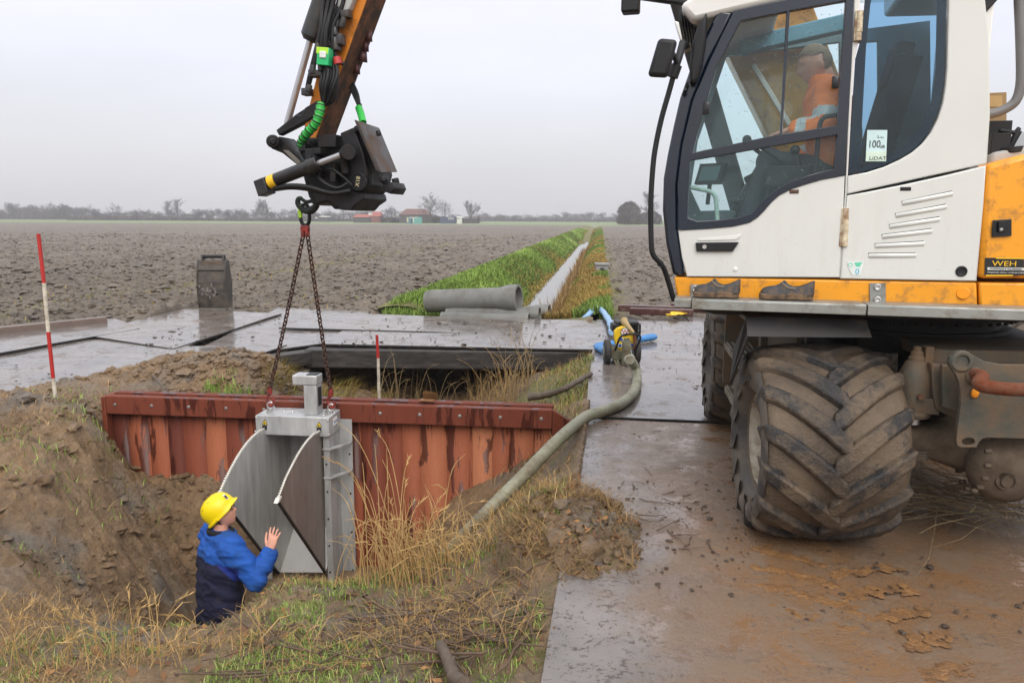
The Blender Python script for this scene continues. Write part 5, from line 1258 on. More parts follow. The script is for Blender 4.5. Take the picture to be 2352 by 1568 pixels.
# ------------------------------------------------------------------ chain sling
M_chain = simple('rusty_chain', srgb(70, 52, 46), .5, .35, var=.3, scale=30, dirt=srgb(96, 60, 44), dscale=20, damt=.5)
M_redhook = simple('red_hook_paint', srgb(150, 44, 34), .45, dirt=(.05, .03, .03), dscale=22, damt=.6)
ML0 = T(700, 462, .05) ; ml_top = T(700, 470, .05); ml_bot = T(701, 517, .05)
sling = empty('chain_sling', (ml_bot.x, ml_bot.y, ml_bot.z), 'two-legged rusty chain sling hooked between the excavator and the steel gate', 'chain sling')
def link_ring(mb, c, d, s, L, W, r, n=12):
    pts = []
    for k in range(n + 1):
        an = 2 * math.pi * k / n; x = math.cos(an); y = math.sin(an)
        pts.append(c + d * (math.copysign(abs(x) ** .7, x) * L / 2) + s * (math.copysign(abs(y) ** .8, y) * W / 2))
    mb.tube(pts, r, 6, False)
mb = MB(); link_ring(mb, (ml_top + ml_bot) / 2, UZ, EX, (ml_top - ml_bot).length, .085, .016, 20); o = mb.build('master_link', M_black, sling, smooth=60)
mb = MB(); pA = T(690, 470, .05); pB = T(690, 500, .05); mb.tube([pA, (pA + pB) / 2 - EX * .004, pB], .0185, 8); mb.build('lime_marking', M_limetape, o, smooth=60)
cb = T(701, 528, .05)
mb = MB(); mb.box(cb + UZ * .01, .075, .05, .06, EX, NL, UZ); mb.box(cb - UZ * .03 + EX * .02, .03, .05, .06, EX, NL, UZ); mb.box(cb - UZ * .03 - EX * .02, .03, .05, .06, EX, NL, UZ); mb.build('coupling', M_redhook, sling, bevel=.012)
for i, (e_, sgn) in enumerate(zip(EYES, (-1, 1))):
    a = cb + EX * .022 * sgn - UZ * .05; hookp = e_ + UZ * .16
    d = (hookp - a); n = int(d.length / .041); d = d.normalized(); mb = MB()
    s1 = d.cross(NL).normalized(); s2 = d.cross(s1)
    sg = .03
    for k in range(n):
        u_ = (k + .5) / n; c = a + (hookp - a) * u_ - UZ * sg * 4 * u_ * (1 - u_)
        ss = (s1 + s2 * .3 if k % 2 else s2 - s1 * .3).normalized()
        link_ring(mb, c, d, ss, .056, .034, .0066, 10)
    mb.build('chain_leg', M_chain, sling, smooth=60)
    mb = MB(); mb.tube([hookp + UZ * .03, hookp - UZ * .02, hookp - UZ * .05], [.018, .026, .018], 10)
    hk = [hookp - UZ * .05, hookp - UZ * .075 - EX * .03, hookp - UZ * .11 - EX * .032, hookp - UZ * .15 - EX * .01, hookp - UZ * .158 + EX * .018, hookp - UZ * .13 + EX * .036, hookp - UZ * .09 + EX * .03]
    mb.tube(smooth_path(hk, 4), .013, 8); mb.build('sling_hook', M_redhook, sling, smooth=60)

# ------------------------------------------------------------------ hand brush on the wall
bp = on_wall(985, 915, -.12); bp.z = WALL_Z + .03
br_ = empty('hand_brush', bp - UZ * .03, 'brown bristle hand brush lying on top of the plank wall', 'brush')
dx = (WDIR * .92 + WN * .38).normalized(); dn = dx.cross(UZ)
tl_ = (UZ * .94 - dx * .1).normalized()
mb = MB(); mb.bar(bp - dx * .10 - UZ * .01, bp + dx * .07 + UZ * .012, .05, .022); mb.build('brush_back', simple('brush_wood', srgb(150, 110, 76), .6), br_, bevel=.006)
rng = np.random.default_rng(4); n = 1400
u_ = rng.uniform(-.05, .07, n); v_ = rng.uniform(-.02, .02, n); base = np.array(bp)[None] + np.outer(u_, dx) + np.outer(v_, dn) + np.array([0, 0, .012])
lean = np.outer(.25 * u_ / .07 + .12, dx) + np.array([0, 0, 1]) + rng.normal(0, .10, (n, 3)); lean /= np.linalg.norm(lean, axis=1)[:, None]
tipp = base + lean * rng.uniform(.07, .085, n)[:, None]; sd_ = np.array(dn) * .0016
Vv = np.stack([base - sd_, base + sd_, tipp], 1).reshape(-1, 3); Ff = np.arange(3 * n).reshape(-1, 3)
mesh_np('bristles', Vv, Ff, simple('coir_bristles', srgb(150, 112, 72), .8, var=.3, scale=60), br_)
print('GATE', zt, zb, fl_, fr_, HL, BL, 'eyes', EYES, 'cb', cb)
# ------------------------------------------------------------------ people
M_skin = simple('skin', srgb(214, 158, 134), .5, var=.06, scale=14)
M_hair = simple('brown_hair', srgb(72, 54, 42), .7, var=.3, scale=60)
def organic(name, mb, voxel, it, mats, parent, fn=None, folds=0.0, fscale=(9, 9, 9), jit=0.0):
    me = bpy.data.meshes.new(name); me.from_pydata(mb.v, [], mb.f); 
    ob = bpy.data.objects.new(name, me); COL.objects.link(ob)
    r = ob.modifiers.new('r', 'REMESH'); r.mode = 'VOXEL'; r.voxel_size = voxel
    if it: s = ob.modifiers.new('s', 'SMOOTH'); s.iterations = it; s.factor = .5
    dg = bpy.context.evaluated_depsgraph_get(); dg.update()
    m2 = bpy.data.meshes.new_from_object(ob.evaluated_get(dg)); bpy.data.objects.remove(ob); m2.name = name
    if folds:
        co = np.empty(len(m2.vertices) * 3, np.float32); m2.vertices.foreach_get('co', co); co = co.reshape(-1, 3)
        nn = np.empty(len(m2.vertices) * 3, np.float32); m2.vertices.foreach_get('normal', nn); nn = nn.reshape(-1, 3)
        q = co * np.array(fscale)
        h = fbm(q[:, 0] + q[:, 2] * .7 + 40, q[:, 1] * .8 + q[:, 2] + 40, 3, 77)
        co = co + nn * ((1 - 2.2 * np.abs(h)) * folds)[:, None]
        m2.vertices.foreach_set('co', co.astype(np.float32).ravel())
    m2.materials.clear()
    for x in (mats if isinstance(mats, (list, tuple)) else [mats]): m2.materials.append(x)
    if fn:
        for p in m2.polygons: p.material_index = fn(p.center)
    return finish(bpy.data.objects.new(name, m2), parent, 180)
def limb(mb, pts, rs, n=14):
    mb.tube(pts, rs, n); mb.ball(pts[0], rs[0], n); mb.ball(pts[-1], rs[-1], n)
    for p, r in zip(pts[1:-1], rs[1:-1]): mb.ball(p, r, n)
def loft(mb, secs, n=20):
    """secs: (centre, x axis, y axis, rx, ry)"""
    vs = []
    for c, ax_, ay, rx_, ry_ in secs:
        for k in range(n):
            an = 2 * math.pi * k / n; vs.append(Vector(c) + Vector(ax_) * rx_ * math.cos(an) + Vector(ay) * ry_ * math.sin(an))
    m_ = len(secs)
    mb.add(vs, [(i * n + k, i * n + (k + 1) % n, (i + 1) * n + (k + 1) % n, (i + 1) * n + k) for i in range(m_ - 1) for k in range(n)] + [tuple(range(n - 1, -1, -1)), tuple((m_ - 1) * n + k for k in range(n))])
def head_verts(c, f, l, u, s=1.0, grow=0.0, nu=44, nv=30):
    V = []
    for i in range(nv + 1):
        th = math.pi * i / nv
        for j in range(nu):
            ph = 2 * math.pi * j / nu
            x = math.sin(th) * math.cos(ph); y = math.sin(th) * math.sin(ph); z = math.cos(th)
            X = x * .098; Y = y * .076; Z = z * .120
            if Z < 0:
                k = -Z / .12; Y *= 1 - .26 * k * k; X *= (1 - .05 * k) if X > 0 else (1 - .42 * k)
                if X > 0: X *= 1.0
            if X < 0: X *= 1.03
            if X > 0 and not grow:
                g = lambda a, b: math.exp(-(a / b) ** 2)
                nz_ = max(0, min(1, (.028 - Z) / .055)) if Z > -.030 else max(0, 1 - (-.030 - Z) / .012)
                X += .027 * nz_ * g(Y, .0135)
                X += .007 * g(Z - .036, .013) * g(Y, .045) - .010 * g(Z - .012, .013) * (g(Y - .033, .015) + g(Y + .033, .015))
                X += .009 * (g(Z + .056, .008) + g(Z + .073, .008)) * g(Y, .021) - .004 * g(Z + .0645, .003) * g(Y, .022)
                X += .014 * g(Z + .103, .016) * g(Y, .027) + .005 * g(Z + .02, .02) * (g(Y - .05, .02) + g(Y + .05, .02))
            if grow: X *= 1 + grow / .098; Y *= 1 + grow / .076; Z *= 1 + grow / .12
            V.append(Vector(c) + (f * X + l * Y + u * Z) * s)
    F = [(i * nu + j, (i + 1) * nu + j, (i + 1) * nu + (j + 1) % nu, i * nu + (j + 1) % nu) for i in range(nv) for j in range(nu)]
    return V, F
def add_head(mb, c, f, l, u, s=1.0):
    mb.add(*head_verts(c, f, l, u, s))
    for sg in (1, -1):
        e_ = c + (f * -.012 + l * sg * .074 + u * -.008) * s
        mb.ball(e_, .03 * s, 12, (1, 1, 1), Matrix((((f * .62 + u * .1).x, (l * .35).x, (u * 1.05).x), ((f * .62 + u * .1).y, (l * .35).y, (u * 1.05).y), ((f * .62 + u * .1).z, (l * .35).z, (u * 1.05).z))))
def add_hand(mb, w_, d, s, n_, L=1.0, curl=.12, spread=.16):
    """w_: wrist, d: finger direction, s: toward the thumb, n_: palm normal"""
    pc = w_ + d * .05 * L
    loft(mb, [(w_ - d * .02, s, n_, .027 * L, .02 * L), (w_ + d * .015 * L, s, n_, .032 * L, .019 * L), (w_ + d * .055 * L, s, n_, .041 * L, .016 * L), (w_ + d * .088 * L, s, n_, .042 * L, .013 * L), (w_ + d * .098 * L, s, n_, .038 * L, .010 * L)], 14)
    for k, (o, ln) in enumerate(((.031, .072), (.0105, .082), (-.0105, .076), (-.031, .060))):
        a = w_ + d * .088 * L + s * o * L
        dd = (d + s * (o / .031) * spread).normalized(); c_ = n_ * curl
        p1 = a + (dd + c_ * .6).normalized() * ln * .45 * L; p2 = p1 + (dd + c_ * 2).normalized() * ln * .32 * L; p3 = p2 + (dd + c_ * 3.2).normalized() * ln * .26 * L
        limb(mb, [a, p1, p2, p3], [.0098 * L, .0088 * L, .008 * L, .0066 * L], 10)
    a = w_ + d * .025 * L + s * .030 * L; p1 = a + (s * .75 + d * .75 + n_ * .2).normalized() * .042 * L; p2 = p1 + (s * .35 + d * .95 + n_ * .2).normalized() * .034 * L; p3 = p2 + (d + s * .15 + n_ * .15).normalized() * .026 * L
    limb(mb, [a, p1, p2, p3], [.015 * L, .0115 * L, .010 * L, .0078 * L], 10)

# ---- the man in the pit
DM = 5.86
N0 = at_y(507, 1222, DM); HC = at_y(510, 1178, DM + .02)
ft = Vector((.72, .69, 0)).normalized(); lt = UZ.cross(ft)
PEL = at_y(507, 1428, DM - .06)
man = empty('person', (PEL.x, PEL.y, -2.1), 'man in yellow helmet and blue work jacket standing in the pit, one hand raised', 'person')
shL = N0 + lt * .17 - UZ * .075; shR = N0 - lt * .17 - UZ * .075
elR = at_y(590, 1332, 5.68); wrR = at_y(619, 1269, 5.80)
elL = N0 + lt * .27 + ft * .10 - UZ * .34; wrL = N0 + lt * .20 + ft * .30 - UZ * .48
fh = Vector((.90, .18, .42)).normalized(); lh_ = UZ.cross(fh).normalized(); uh = fh.cross(lh_)
hip = lambda s_: PEL + lt * s_ * .1 - UZ * .02
body = MB()
add_head(body, HC, fh, lh_, uh, 1.0)
limb(body, [N0 - UZ * .02, N0 + (HC - N0) * .55 - fh * .01], [.062, .056])
loft(body, [(PEL - UZ * .06, lt, ft, .15, .11), (PEL + UZ * .05, lt, ft, .16, .115), (PEL + (N0 - PEL) * .4, lt, ft, .145, .105), (PEL + (N0 - PEL) * .72, lt, ft, .17, .115), (PEL + (N0 - PEL) * .93, lt, ft, .15, .09), (N0, lt, ft, .07, .065)])
limb(body, [shR, elR, wrR], [.055, .042, .029]); limb(body, [shL, elL, wrL], [.055, .042, .029])
dh = (at_y(634, 1206, 5.84) - wrR).normalized(); nh = Vector((.35, .92, .1)); nh = (nh - dh * nh.dot(dh)).normalized(); sh_v = dh.cross(nh)
if sh_v.dot(_R) > 0: sh_v = -sh_v
add_hand(body, wrR + dh * .02, dh, sh_v, nh, 1.08, .10, .22)
dl = (ft * .8 - UZ * .3 - lt * .4).normalized(); add_hand(body, wrL, dl, UZ.cross(dl).normalized() * -1, (UZ * -1 - dl * dl.dot(UZ * -1)).normalized(), 1, .3, .1)
for s_ in (1, -1):
    k_ = hip(s_) + ft * .06 - UZ * .40; fo = Vector((k_.x, k_.y, -2.02)) - ft * .03
    limb(body, [hip(s_), k_, fo], [.088, .06, .042]); limb(body, [fo - UZ * .03, fo + ft * .16 - UZ * .04], [.045, .036])
bo = organic('body', body, .0055, 3, M_skin, man)
# jacket with royal blue yoke and sleeves over navy
M_royal = simple('royal_blue_cloth', srgb(18, 78, 162), .8, var=.2, scale=7, dirt=srgb(36, 72, 120), dscale=6, damt=.4, bump=.3, bscale=120)
M_royal2 = simple('deep_blue_cloth', srgb(26, 46, 130), .75, var=.14, scale=9, bump=.15, bscale=300)
M_navyc = simple('navy_cloth', srgb(15, 20, 50), .85, var=.3, scale=7, dirt=srgb(60, 56, 56), dscale=5, damt=.1, bump=.3, bscale=120)
jk = MB(); sp_ = N0 - PEL
loft(jk, [(PEL - UZ * .13 - ft * .01, lt, ft, .20, .15), (PEL - UZ * .05, lt, ft, .225, .175), (PEL + sp_ * .2, lt, ft, .22, .17), (PEL + sp_ * .45, lt, ft, .22, .165), (PEL + sp_ * .66, lt, ft, .23, .165), (PEL + sp_ * .84, lt, ft, .22, .145), (PEL + sp_ * .95, lt, ft, .155, .11), (N0 + UZ * .0, lt, ft, .10, .09), (N0 + UZ * .03, lt, ft, .075, .072)], 28)
limb(jk, [N0 - lt * .10 - UZ * .06, shR - lt * .02, (shR + elR) / 2, elR, (elR + wrR) / 2, wrR - dh * .012], [.10, .098, .092, .082, .074, .058], 18)
limb(jk, [N0 + lt * .10 - UZ * .06, shL + lt * .02, (shL + elL) / 2, elL, (elL + wrL) / 2, wrL], [.10, .098, .088, .08, .068, .05], 18)
def seg_d(p, a, b): 
    t_ = max(0, min(1, (p - a).dot(b - a) / (b - a).length_squared)); return (p - (a + (b - a) * t_)).length
def jfn(p):
    P = Vector(p) + world_man
    dR = min(seg_d(P, shR - UZ * .08, elR), seg_d(P, elR, wrR)); dL = min(seg_d(P, shL - UZ * .08, elL), seg_d(P, elL, wrL)); dT = abs((P - N0).dot(lt))
    side = (P - N0).dot(-lt); yz = N0.z - .175 - .06 * side
    if dR < .118 and side > .17: return 1 if (P.z < yz and P.x < elR.x - .12) else 0
    if dL < .115 and side < -.19: return 0
    return 0 if P.z > yz else 2
world_man = Vector((0, 0, 0))
organic('work_jacket', jk, .010, 5, [M_royal, M_royal2, M_navyc], man, jfn, folds=.017, fscale=(6, 6, 9))
co_ = MB(); pts = [N0 + (lt * math.cos(a) * .088 + ft * math.sin(a) * .088) + UZ * (.014 + .012 * math.sin(a) * -1) for a in np.linspace(0, 2 * math.pi, 25)]; co_.tube(pts, .021, 8, False)
co_.build('collar', simple('black_fleece', (.008, .008, .010), .95), man, smooth=80)
mb = MB(); pts2 = [N0 + (lt * math.cos(a) * .115 + ft * math.sin(a) * .108) - UZ * .012 for a in np.linspace(0, 2 * math.pi, 25)]; mb.tube(pts2, .016, 8, False); mb.build('jacket_collar', M_royal, man, smooth=80)
mb = MB(); mb.tube([wrR - dh * .025, wrR + dh * .035], [.040, .037], 16); mb.build('knit_cuff', simple('dark_knit', (.015, .017, .017), .9), man, smooth=50)
tr = MB()
loft(tr, [(PEL + UZ * .05, lt, ft, .18, .135), (PEL - UZ * .08, lt, ft, .19, .15)], 20)
for s_ in (1, -1):
    k_ = hip(s_) + ft * .06 - UZ * .40; fo = Vector((k_.x, k_.y, -2.0)) - ft * .03; limb(tr, [hip(s_) - UZ * .05, k_, fo], [.105, .085, .075])
organic('waders', tr, .014, 3, simple('dark_waders', srgb(70, 72, 70), .5), man)
mb = MB(); a = PEL + lt * -.205 + ft * .0 + UZ * .16; mb.bar(PEL - lt * .16 - ft * .13 + UZ * .06, PEL - lt * .15 - ft * .12 - UZ * .06, .02, .012); mb.build('white_tag', M_paper, man)
# helmet
hm = MB(); hc = HC + uh * .040 - fh * .006; NU = 40; rows = []
fu = (uh * .95 - fh * .30).normalized(); ff = lh_.cross(fu); ff = ff if ff.dot(fh) > 0 else -ff
for i in range(11):
    th = math.pi * .5 * i / 10; r = math.sin(th) ** .9
    for j in range(NU):
        ph = 2 * math.pi * j / NU; cx_, sy_ = math.cos(ph), math.sin(ph)
        ridge = .006 * math.exp(-((abs(sy_ * r) - .25) / .10) ** 2) * (1 - (i / 10) ** 3)
        rows.append(hc + ff * .142 * cx_ * r + lh_ * .112 * sy_ * r + fu * (.125 * math.cos(th) ** .9 + ridge))
for (rr, dz, pk) in ((1.0, -.018, 1), (1.04, -.032, 1), (1.10, -.040, 1), (1.07, -.046, 1), (.99, -.036, 1)):
    for j in range(NU):
        ph = 2 * math.pi * j / NU; cx_, sy_ = math.cos(ph), math.sin(ph)
        ext = 1 + (rr - 1) * (1.9 if cx_ > .3 else .25) 
        rows.append(hc + ff * .142 * cx_ * ext + lh_ * .112 * sy_ * (1 + (rr - 1) * .35) + fu * (dz - .012 * max(0, -cx_) + (.008 if cx_ > .6 else 0)))
n_r = len(rows) // NU
hm.add(rows, [(i * NU + j, i * NU + (j + 1) % NU, (i + 1) * NU + (j + 1) % NU, (i + 1) * NU + j) for i in range(n_r - 1) for j in range(NU)])
M_helm = simple('yellow_helmet', (.80, .62, .004), .35, var=.03)
he = hm.build('helmet', M_helm, man, smooth=60)
s_ = he.modifiers.new('thick', 'SOLIDIFY'); s_.thickness = .004
mb = MB(); pth = [hc + ff * .147 * math.cos(a) * 1.0 + lh_ * .116 * math.sin(a) + fu * (-.03 - .02 * max(0, -math.cos(a))) for a in np.linspace(math.pi * .55, math.pi * 1.45, 20)]; mb.tube(pth, .014, 8); mb.build('helmet_band', M_helm, he, smooth=60)
mb = MB(); mb.tube([hc + ff * (.05 - .13 * q_) * 1.0 - lh_ * (.060) + fu * (.108 - .03 * abs(q_ - .35)) for q_ in np.linspace(0, 1, 10)], .004, 6); mb.build('helmet_groove_shade', simple('helmet_shadow_line', (.30, .22, .01), .5), he)  # dark line, the groove's shade put into its colour
q_ = hc + ff * .128 - lh_ * .045 + fu * .045; mb = MB(); mb.box(q_, .028, .012, .05, lh_, ff, fu); mb.mat(1); mb.box(q_ - lh_ * .012 + ff * .006, .012, .012, .03, lh_, ff, fu); mb.build('lamp_clip', [M_whiteref, M_black], he, bevel=.003)
hr = MB(); V_, F_ = head_verts(HC - fh * .012 - uh * .0, fh, lh_, uh, 1.0, .006); 
keep = [f for f in F_ if all((V_[i] - HC).dot(fh) < -.018 and (V_[i] - HC).dot(uh) > -.075 for i in f)]
hr.add(V_, keep); ho = hr.build('hair', M_hair, man, smooth=80)
gl_ = MB()
for sg in (1, -1):
    c = HC + fh * .098 + lh_ * sg * .032 + uh * .012
    gl_.tube([c + lh_ * .022 * math.cos(a) + uh * .016 * math.sin(a) for a in np.linspace(0, 2 * math.pi, 17)], .0024, 6, False)
    gl_.tube([c + lh_ * sg * .022 + uh * .006, HC + fh * .06 + lh_ * sg * .080 + uh * .012, HC - fh * .02 + lh_ * sg * .082 + uh * .008], .0026, 6)
gl_.tube([HC + fh * .102 + lh_ * .010 + uh * .014, HC + fh * .106 + uh * .017, HC + fh * .102 - lh_ * .010 + uh * .014], .0024, 6)
gl_.build('glasses', M_ink, man, smooth=60)
ey = MB()
for sg in (1, -1): ey.ball(HC + fh * .083 + lh_ * sg * .032 + uh * .012, .012, 10)
ey.build('eyes', simple('eye_dark', (.12, .09, .07), .2), man, smooth=80)

# ---- the operator
opn = I(1898, 196, .52); opp = I(1925, 405, .52)
op = empty('person', (opp.x, opp.y, opp.z), 'operator in an orange high-visibility jacket sitting inside the cab', 'person')
of = UF; ol = UZ.cross(of)            # left side toward the camera
ohc = I(1872, 150, .52); ofh = (of * .93 - UZ * .28 + ol * .12).normalized(); olh = UZ.cross(ofh).normalized(); ouh = ofh.cross(olh)
b = MB(); add_head(b, ohc, ofh, olh, ouh, 1.0)
limb(b, [opn, opn + (ohc - opn) * .5 - ofh * .02], [.062, .056])
osp = opn - opp
loft(b, [(opp - UZ * .05, ol, of, .15, .11), (opp + osp * .4, ol, of, .15, .11), (opp + osp * .75, ol, of, .17, .11), (opp + osp * .93, ol, of, .15, .09), (opn, ol, of, .07, .065)])
oshL = opn + ol * .18 - UZ * .08; oshR = opn - ol * .18 - UZ * .08
oelL = I(1896, 292, .26); owrL = I(1822, 296, .34); oelR = I(1890, 330, .80); owrR = I(1822, 372, .72)
limb(b, [oshL, oelL, owrL], [.055, .042, .03]); limb(b, [oshR, oelR, owrR], [.055, .042, .03])
for w0, e0 in ((owrL, oelL), (owrR, oelR)):
    d = ((w0 - e0).normalized() * .8 - UZ * .25).normalized(); s0 = d.cross(UZ).normalized(); nn = s0.cross(d); nn = nn if nn.z < 0 else -nn
    add_hand(b, w0 + d * .02, d, s0, nn, 1.05, .30, .1)
for sg in (1, -1):
    h0 = opp + ol * sg * .1; k0 = h0 + of * .42 + UZ * .10; f0 = k0 + of * .12 - UZ * .42; limb(b, [h0, k0, f0], [.085, .06, .042]); limb(b, [f0, f0 + of * .15 - UZ * .02], [.04, .034])
organic('body', b, .0065, 3, M_skin, op)
M_hv = simple('orange_hi_vis_cloth', (1.0, .22, .03), .7, var=.08, scale=9); M_band = simple('grey_reflective_band', (.55, .58, .58), .4)
j = MB()
loft(j, [(opp - UZ * .06, ol, of, .20, .15), (opp + osp * .3, ol, of, .205, .16), (opp + osp * .6, ol, of, .22, .16), (opp + osp * .85, ol, of, .21, .14), (opp + osp * .96, ol, of, .14, .11), (opn + UZ * .02 + of * .01, ol, of, .095, .095), (opn + UZ * .05 + of * .02, ol, of, .085, .088)], 24)
limb(j, [opn + ol * .10 - UZ * .06, oshL, (oshL + oelL) / 2, oelL, owrL + (oelL - owrL) * .15], [.09, .088, .08, .072, .054], 16); limb(j, [opn - ol * .10 - UZ * .06, oshR, (oshR + oelR) / 2, oelR, owrR + (oelR - owrR) * .15], [.09, .088, .08, .072, .054], 16)
def ofn(p):
    P = Vector(p); 
    u1 = (P - oshL).dot((oelL - oshL).normalized()); 
    if seg_d(P, oshL, oelL) < .1 and .12 < u1 < .18: return 1
    if seg_d(P, oelL, owrL) < .09 and .10 < (P - oelL).dot((owrL - oelL).normalized()) < .16: return 1
    if seg_d(P, oelR, owrR) < .09 and .10 < (P - oelR).dot((owrR - oelR).normalized()) < .16: return 1
    h_ = P.z - opp.z
    if .22 < h_ < .28 and abs((P - opp).dot(ol)) < .2: return 1
    if (P - opn).dot(of) < -.02 and .08 < abs((P - opn).dot(ol)) < .13: return 1
    return 0
organic('hi_vis_jacket', j, .011, 4, [M_hv, M_band], op, ofn, folds=.010, fscale=(6, 6, 8))
tr = MB()
for sg in (1, -1):
    h0 = opp + ol * sg * .1; k0 = h0 + of * .42 + UZ * .10; f0 = k0 + of * .12 - UZ * .40; limb(tr, [h0, k0, f0], [.10, .078, .065])
organic('work_trousers', tr, .014, 3, simple('dark_trousers', srgb(50, 54, 62), .8), op)
hr = MB(); V_, F_ = head_verts(ohc + ouh * .004, ofh, olh, ouh, 1.0, .006)
keep = [f for f in F_ if all(((V_[i] - ohc).dot(ouh) > .055 + .35 * max(0, (V_[i] - ohc).dot(ofh) - .03) or ((V_[i] - ohc).dot(ofh) < -.03 and (V_[i] - ohc).dot(ouh) > -.05)) for i in f)]
hr.add(V_, keep); hr.build('hair', simple('short_fair_hair', srgb(128, 108, 88), .8, var=.2, scale=70), op, smooth=80)
# ------------------------------------------------------------------ range poles
M_polered = simple('red_pole_paint', srgb(176, 40, 36), .45, dirt=srgb(120, 70, 56), dscale=9, damt=.25)
M_polewhite = simple('white_pole_paint', srgb(206, 200, 184), .5, dirt=srgb(120, 104, 84), dscale=9, damt=.45)
def pole(pts, y, r, cols, label):
    P = [at_y(px, py, y) for px, py in pts]
    root = empty('range_pole', P[0], label, 'range pole')
    for a, b, c in zip(P[:-1], P[1:], cols):
        mb = MB(); mb.cyl(a, b, r, 14); mb.build('red_segment' if c else 'white_segment', M_polered if c else M_polewhite, root, smooth=40)
    d = (P[0] - P[1]).normalized(); mb = MB(); mb.tube([P[0], P[0] + d * .12], [r, .003], 10); mb.build('steel_tip', M_galv, root)
pole([(129, 926), (122, 868), (111, 762), (101, 650), (88, 537)], 7.62, .0185, [0, 1, 0, 1], 'tall red and white striped range pole leaning in the mud at the plate edge')
pole([(874, 950), (871, 912), (868.5, 822), (865.5, 769)], 8.5, .0165, [0, 0, 1], 'short red and white range pole standing behind the plank wall')

# ------------------------------------------------------------------ bucket in the field
M_bucket = simple('dull_dark_steel', srgb(58, 54, 52), .55, .2, var=.2, scale=4, dirt=srgb(96, 88, 78), dscale=5, damt=.55, bump=.2)
BY = 15.5
def KP(px, py, dy=0.0): return at_y(px, py, BY + dy)
g0 = KP(489, 696)
bk = empty('digging_bucket', (g0.x, BY + .2, g0.z - .1), 'dark steel excavator bucket standing upright in the ploughed field behind the plates', 'bucket')
w0 = KP(458, 694); w1 = KP(519, 694); W_ = w1.x - w0.x; zb_ = w0.z - .12; zt_ = KP(490, 598).z; xm = (w0.x + w1.x) / 2; H_ = zt_ - zb_
prof = [(0, 0.02), (.25, -.02), (.55, -.02), (.78, .03), (.80, .0), (.98, .07), (1.0, .16)]
mb = MB()
outer = [Vector((0, BY + dy, zb_ + H_ * h)) for h, dy in prof]; inner = [Vector((0, BY + dy + .035, zb_ + H_ * h)) for h, dy in prof]
poly = outer + inner[::-1]
for i in range(len(prof) - 1):
    q = [outer[i], outer[i + 1], inner[i + 1], inner[i]]; mb.prism([p + Vector((xm - W_ / 2, 0, 0)) for p in q], Vector((W_, 0, 0)))
mb.build('bucket_shell', M_bucket, bk, smooth=40, bevel=.006)
for sx_ in (-1, 1):
    mb = MB(); L = [(0, .02), (.25, -.03), (.55, -.035), (.8, -.02), (1.0, .08), (1.0, .20), (.5, .34), (0, .28)]
    mb.prism([Vector((xm + sx_ * W_ / 2, BY + dy, zb_ + H_ * h)) for h, dy in L], Vector((sx_ * .03, 0, 0))); mb.build('side_wall', M_bucket, bk, bevel=.006)
mb = MB(); mb.box((xm, BY + .05, zb_ + H_ * .89), W_ - .08, .02, H_ * .18); mb.build('worn_upper_panel', simple('brownish_panel', srgb(70, 60, 52), .6, dirt=srgb(104, 90, 76), dscale=6, damt=.5), bk, bevel=.004)
for sx_ in (-1, 1):
    mb = MB(); mb.prism([Vector((xm + sx_ * .20, BY + dy, zt_ + h)) for h, dy in [(-.05, .08), (.03, .10), (.11, .14), (.11, .22), (-.02, .26)]], Vector((sx_ * .03, 0, 0))); mb.build('bucket_ear', M_bucket, bk, bevel=.006)
mb = MB(); mb.cyl((xm - .24, BY + .17, zt_ + .07), (xm + .24, BY + .17, zt_ + .07), .035, 16); mb.build('coupling_pin', M_black, bk, smooth=40)
mb = MB(); rr = random.Random(2)
for k in range(34): 
    x = xm - .06 + rr.gauss(0, .12); z = zb_ + H_ * (.36 + rr.gauss(0, .07)); mb.box((x, BY - .0215, z), rr.uniform(.01, .05), .004, rr.uniform(.02, .07))
mb.build('scratches', simple('bare_metal_scratch', srgb(112, 108, 104), .5), bk, smooth=0)

# ------------------------------------------------------------------ concrete pipes
M_conc = simple('wet_grey_concrete', srgb(110, 111, 107), .5, var=.12, scale=3, dirt=srgb(92, 90, 84), dscale=2.5, damt=.5, bump=.12, bscale=60)
def pipe(a, b, r, label):
    a = Vector(a); b = Vector(b); d = (b - a); L = d.length; d = d.normalized()
    o = MB(); ri = r * .78
    o.lathe(a, d, [(0, ri), (0, r * .93), (.09, r * .95), (.10, r), (L - .42, r), (L - .22, r * 1.19), (L - .02, r * 1.23), (L, r * 1.20), (L, r * 1.0), (L - .12, r * .97), (L - .13, ri), (.0, ri)], 44)
    ob = o.build('concrete_pipe', M_conc, None, smooth=35)
    return tag(ob, label, 'concrete pipe', 'concrete pipes stacked at the head of the ditch')
PY = 15.6
a = at_y(982, 692, PY); b = at_y(1192, 686, PY - .6); pipe(a, b, .235, 'topmost concrete pipe of the stack, with its bell end toward the ditch')
a = at_y(1075, 724, PY + .2); b = at_y(1262, 719, PY - .25); pipe(a, b, .15, 'small concrete pipe under the big one whose dark mouth faces the ditch water')
a = at_y(1026, 722, PY - .35); b = at_y(1240, 723, PY - .8); pipe(a, b, .135, 'middle concrete pipe half hidden behind the plate edge')
a = at_y(1014, 730, PY - .7); b = at_y(1215, 737, PY - 1.05); pipe(a, b, .13, 'lowest concrete pipe right against the crossing plate')

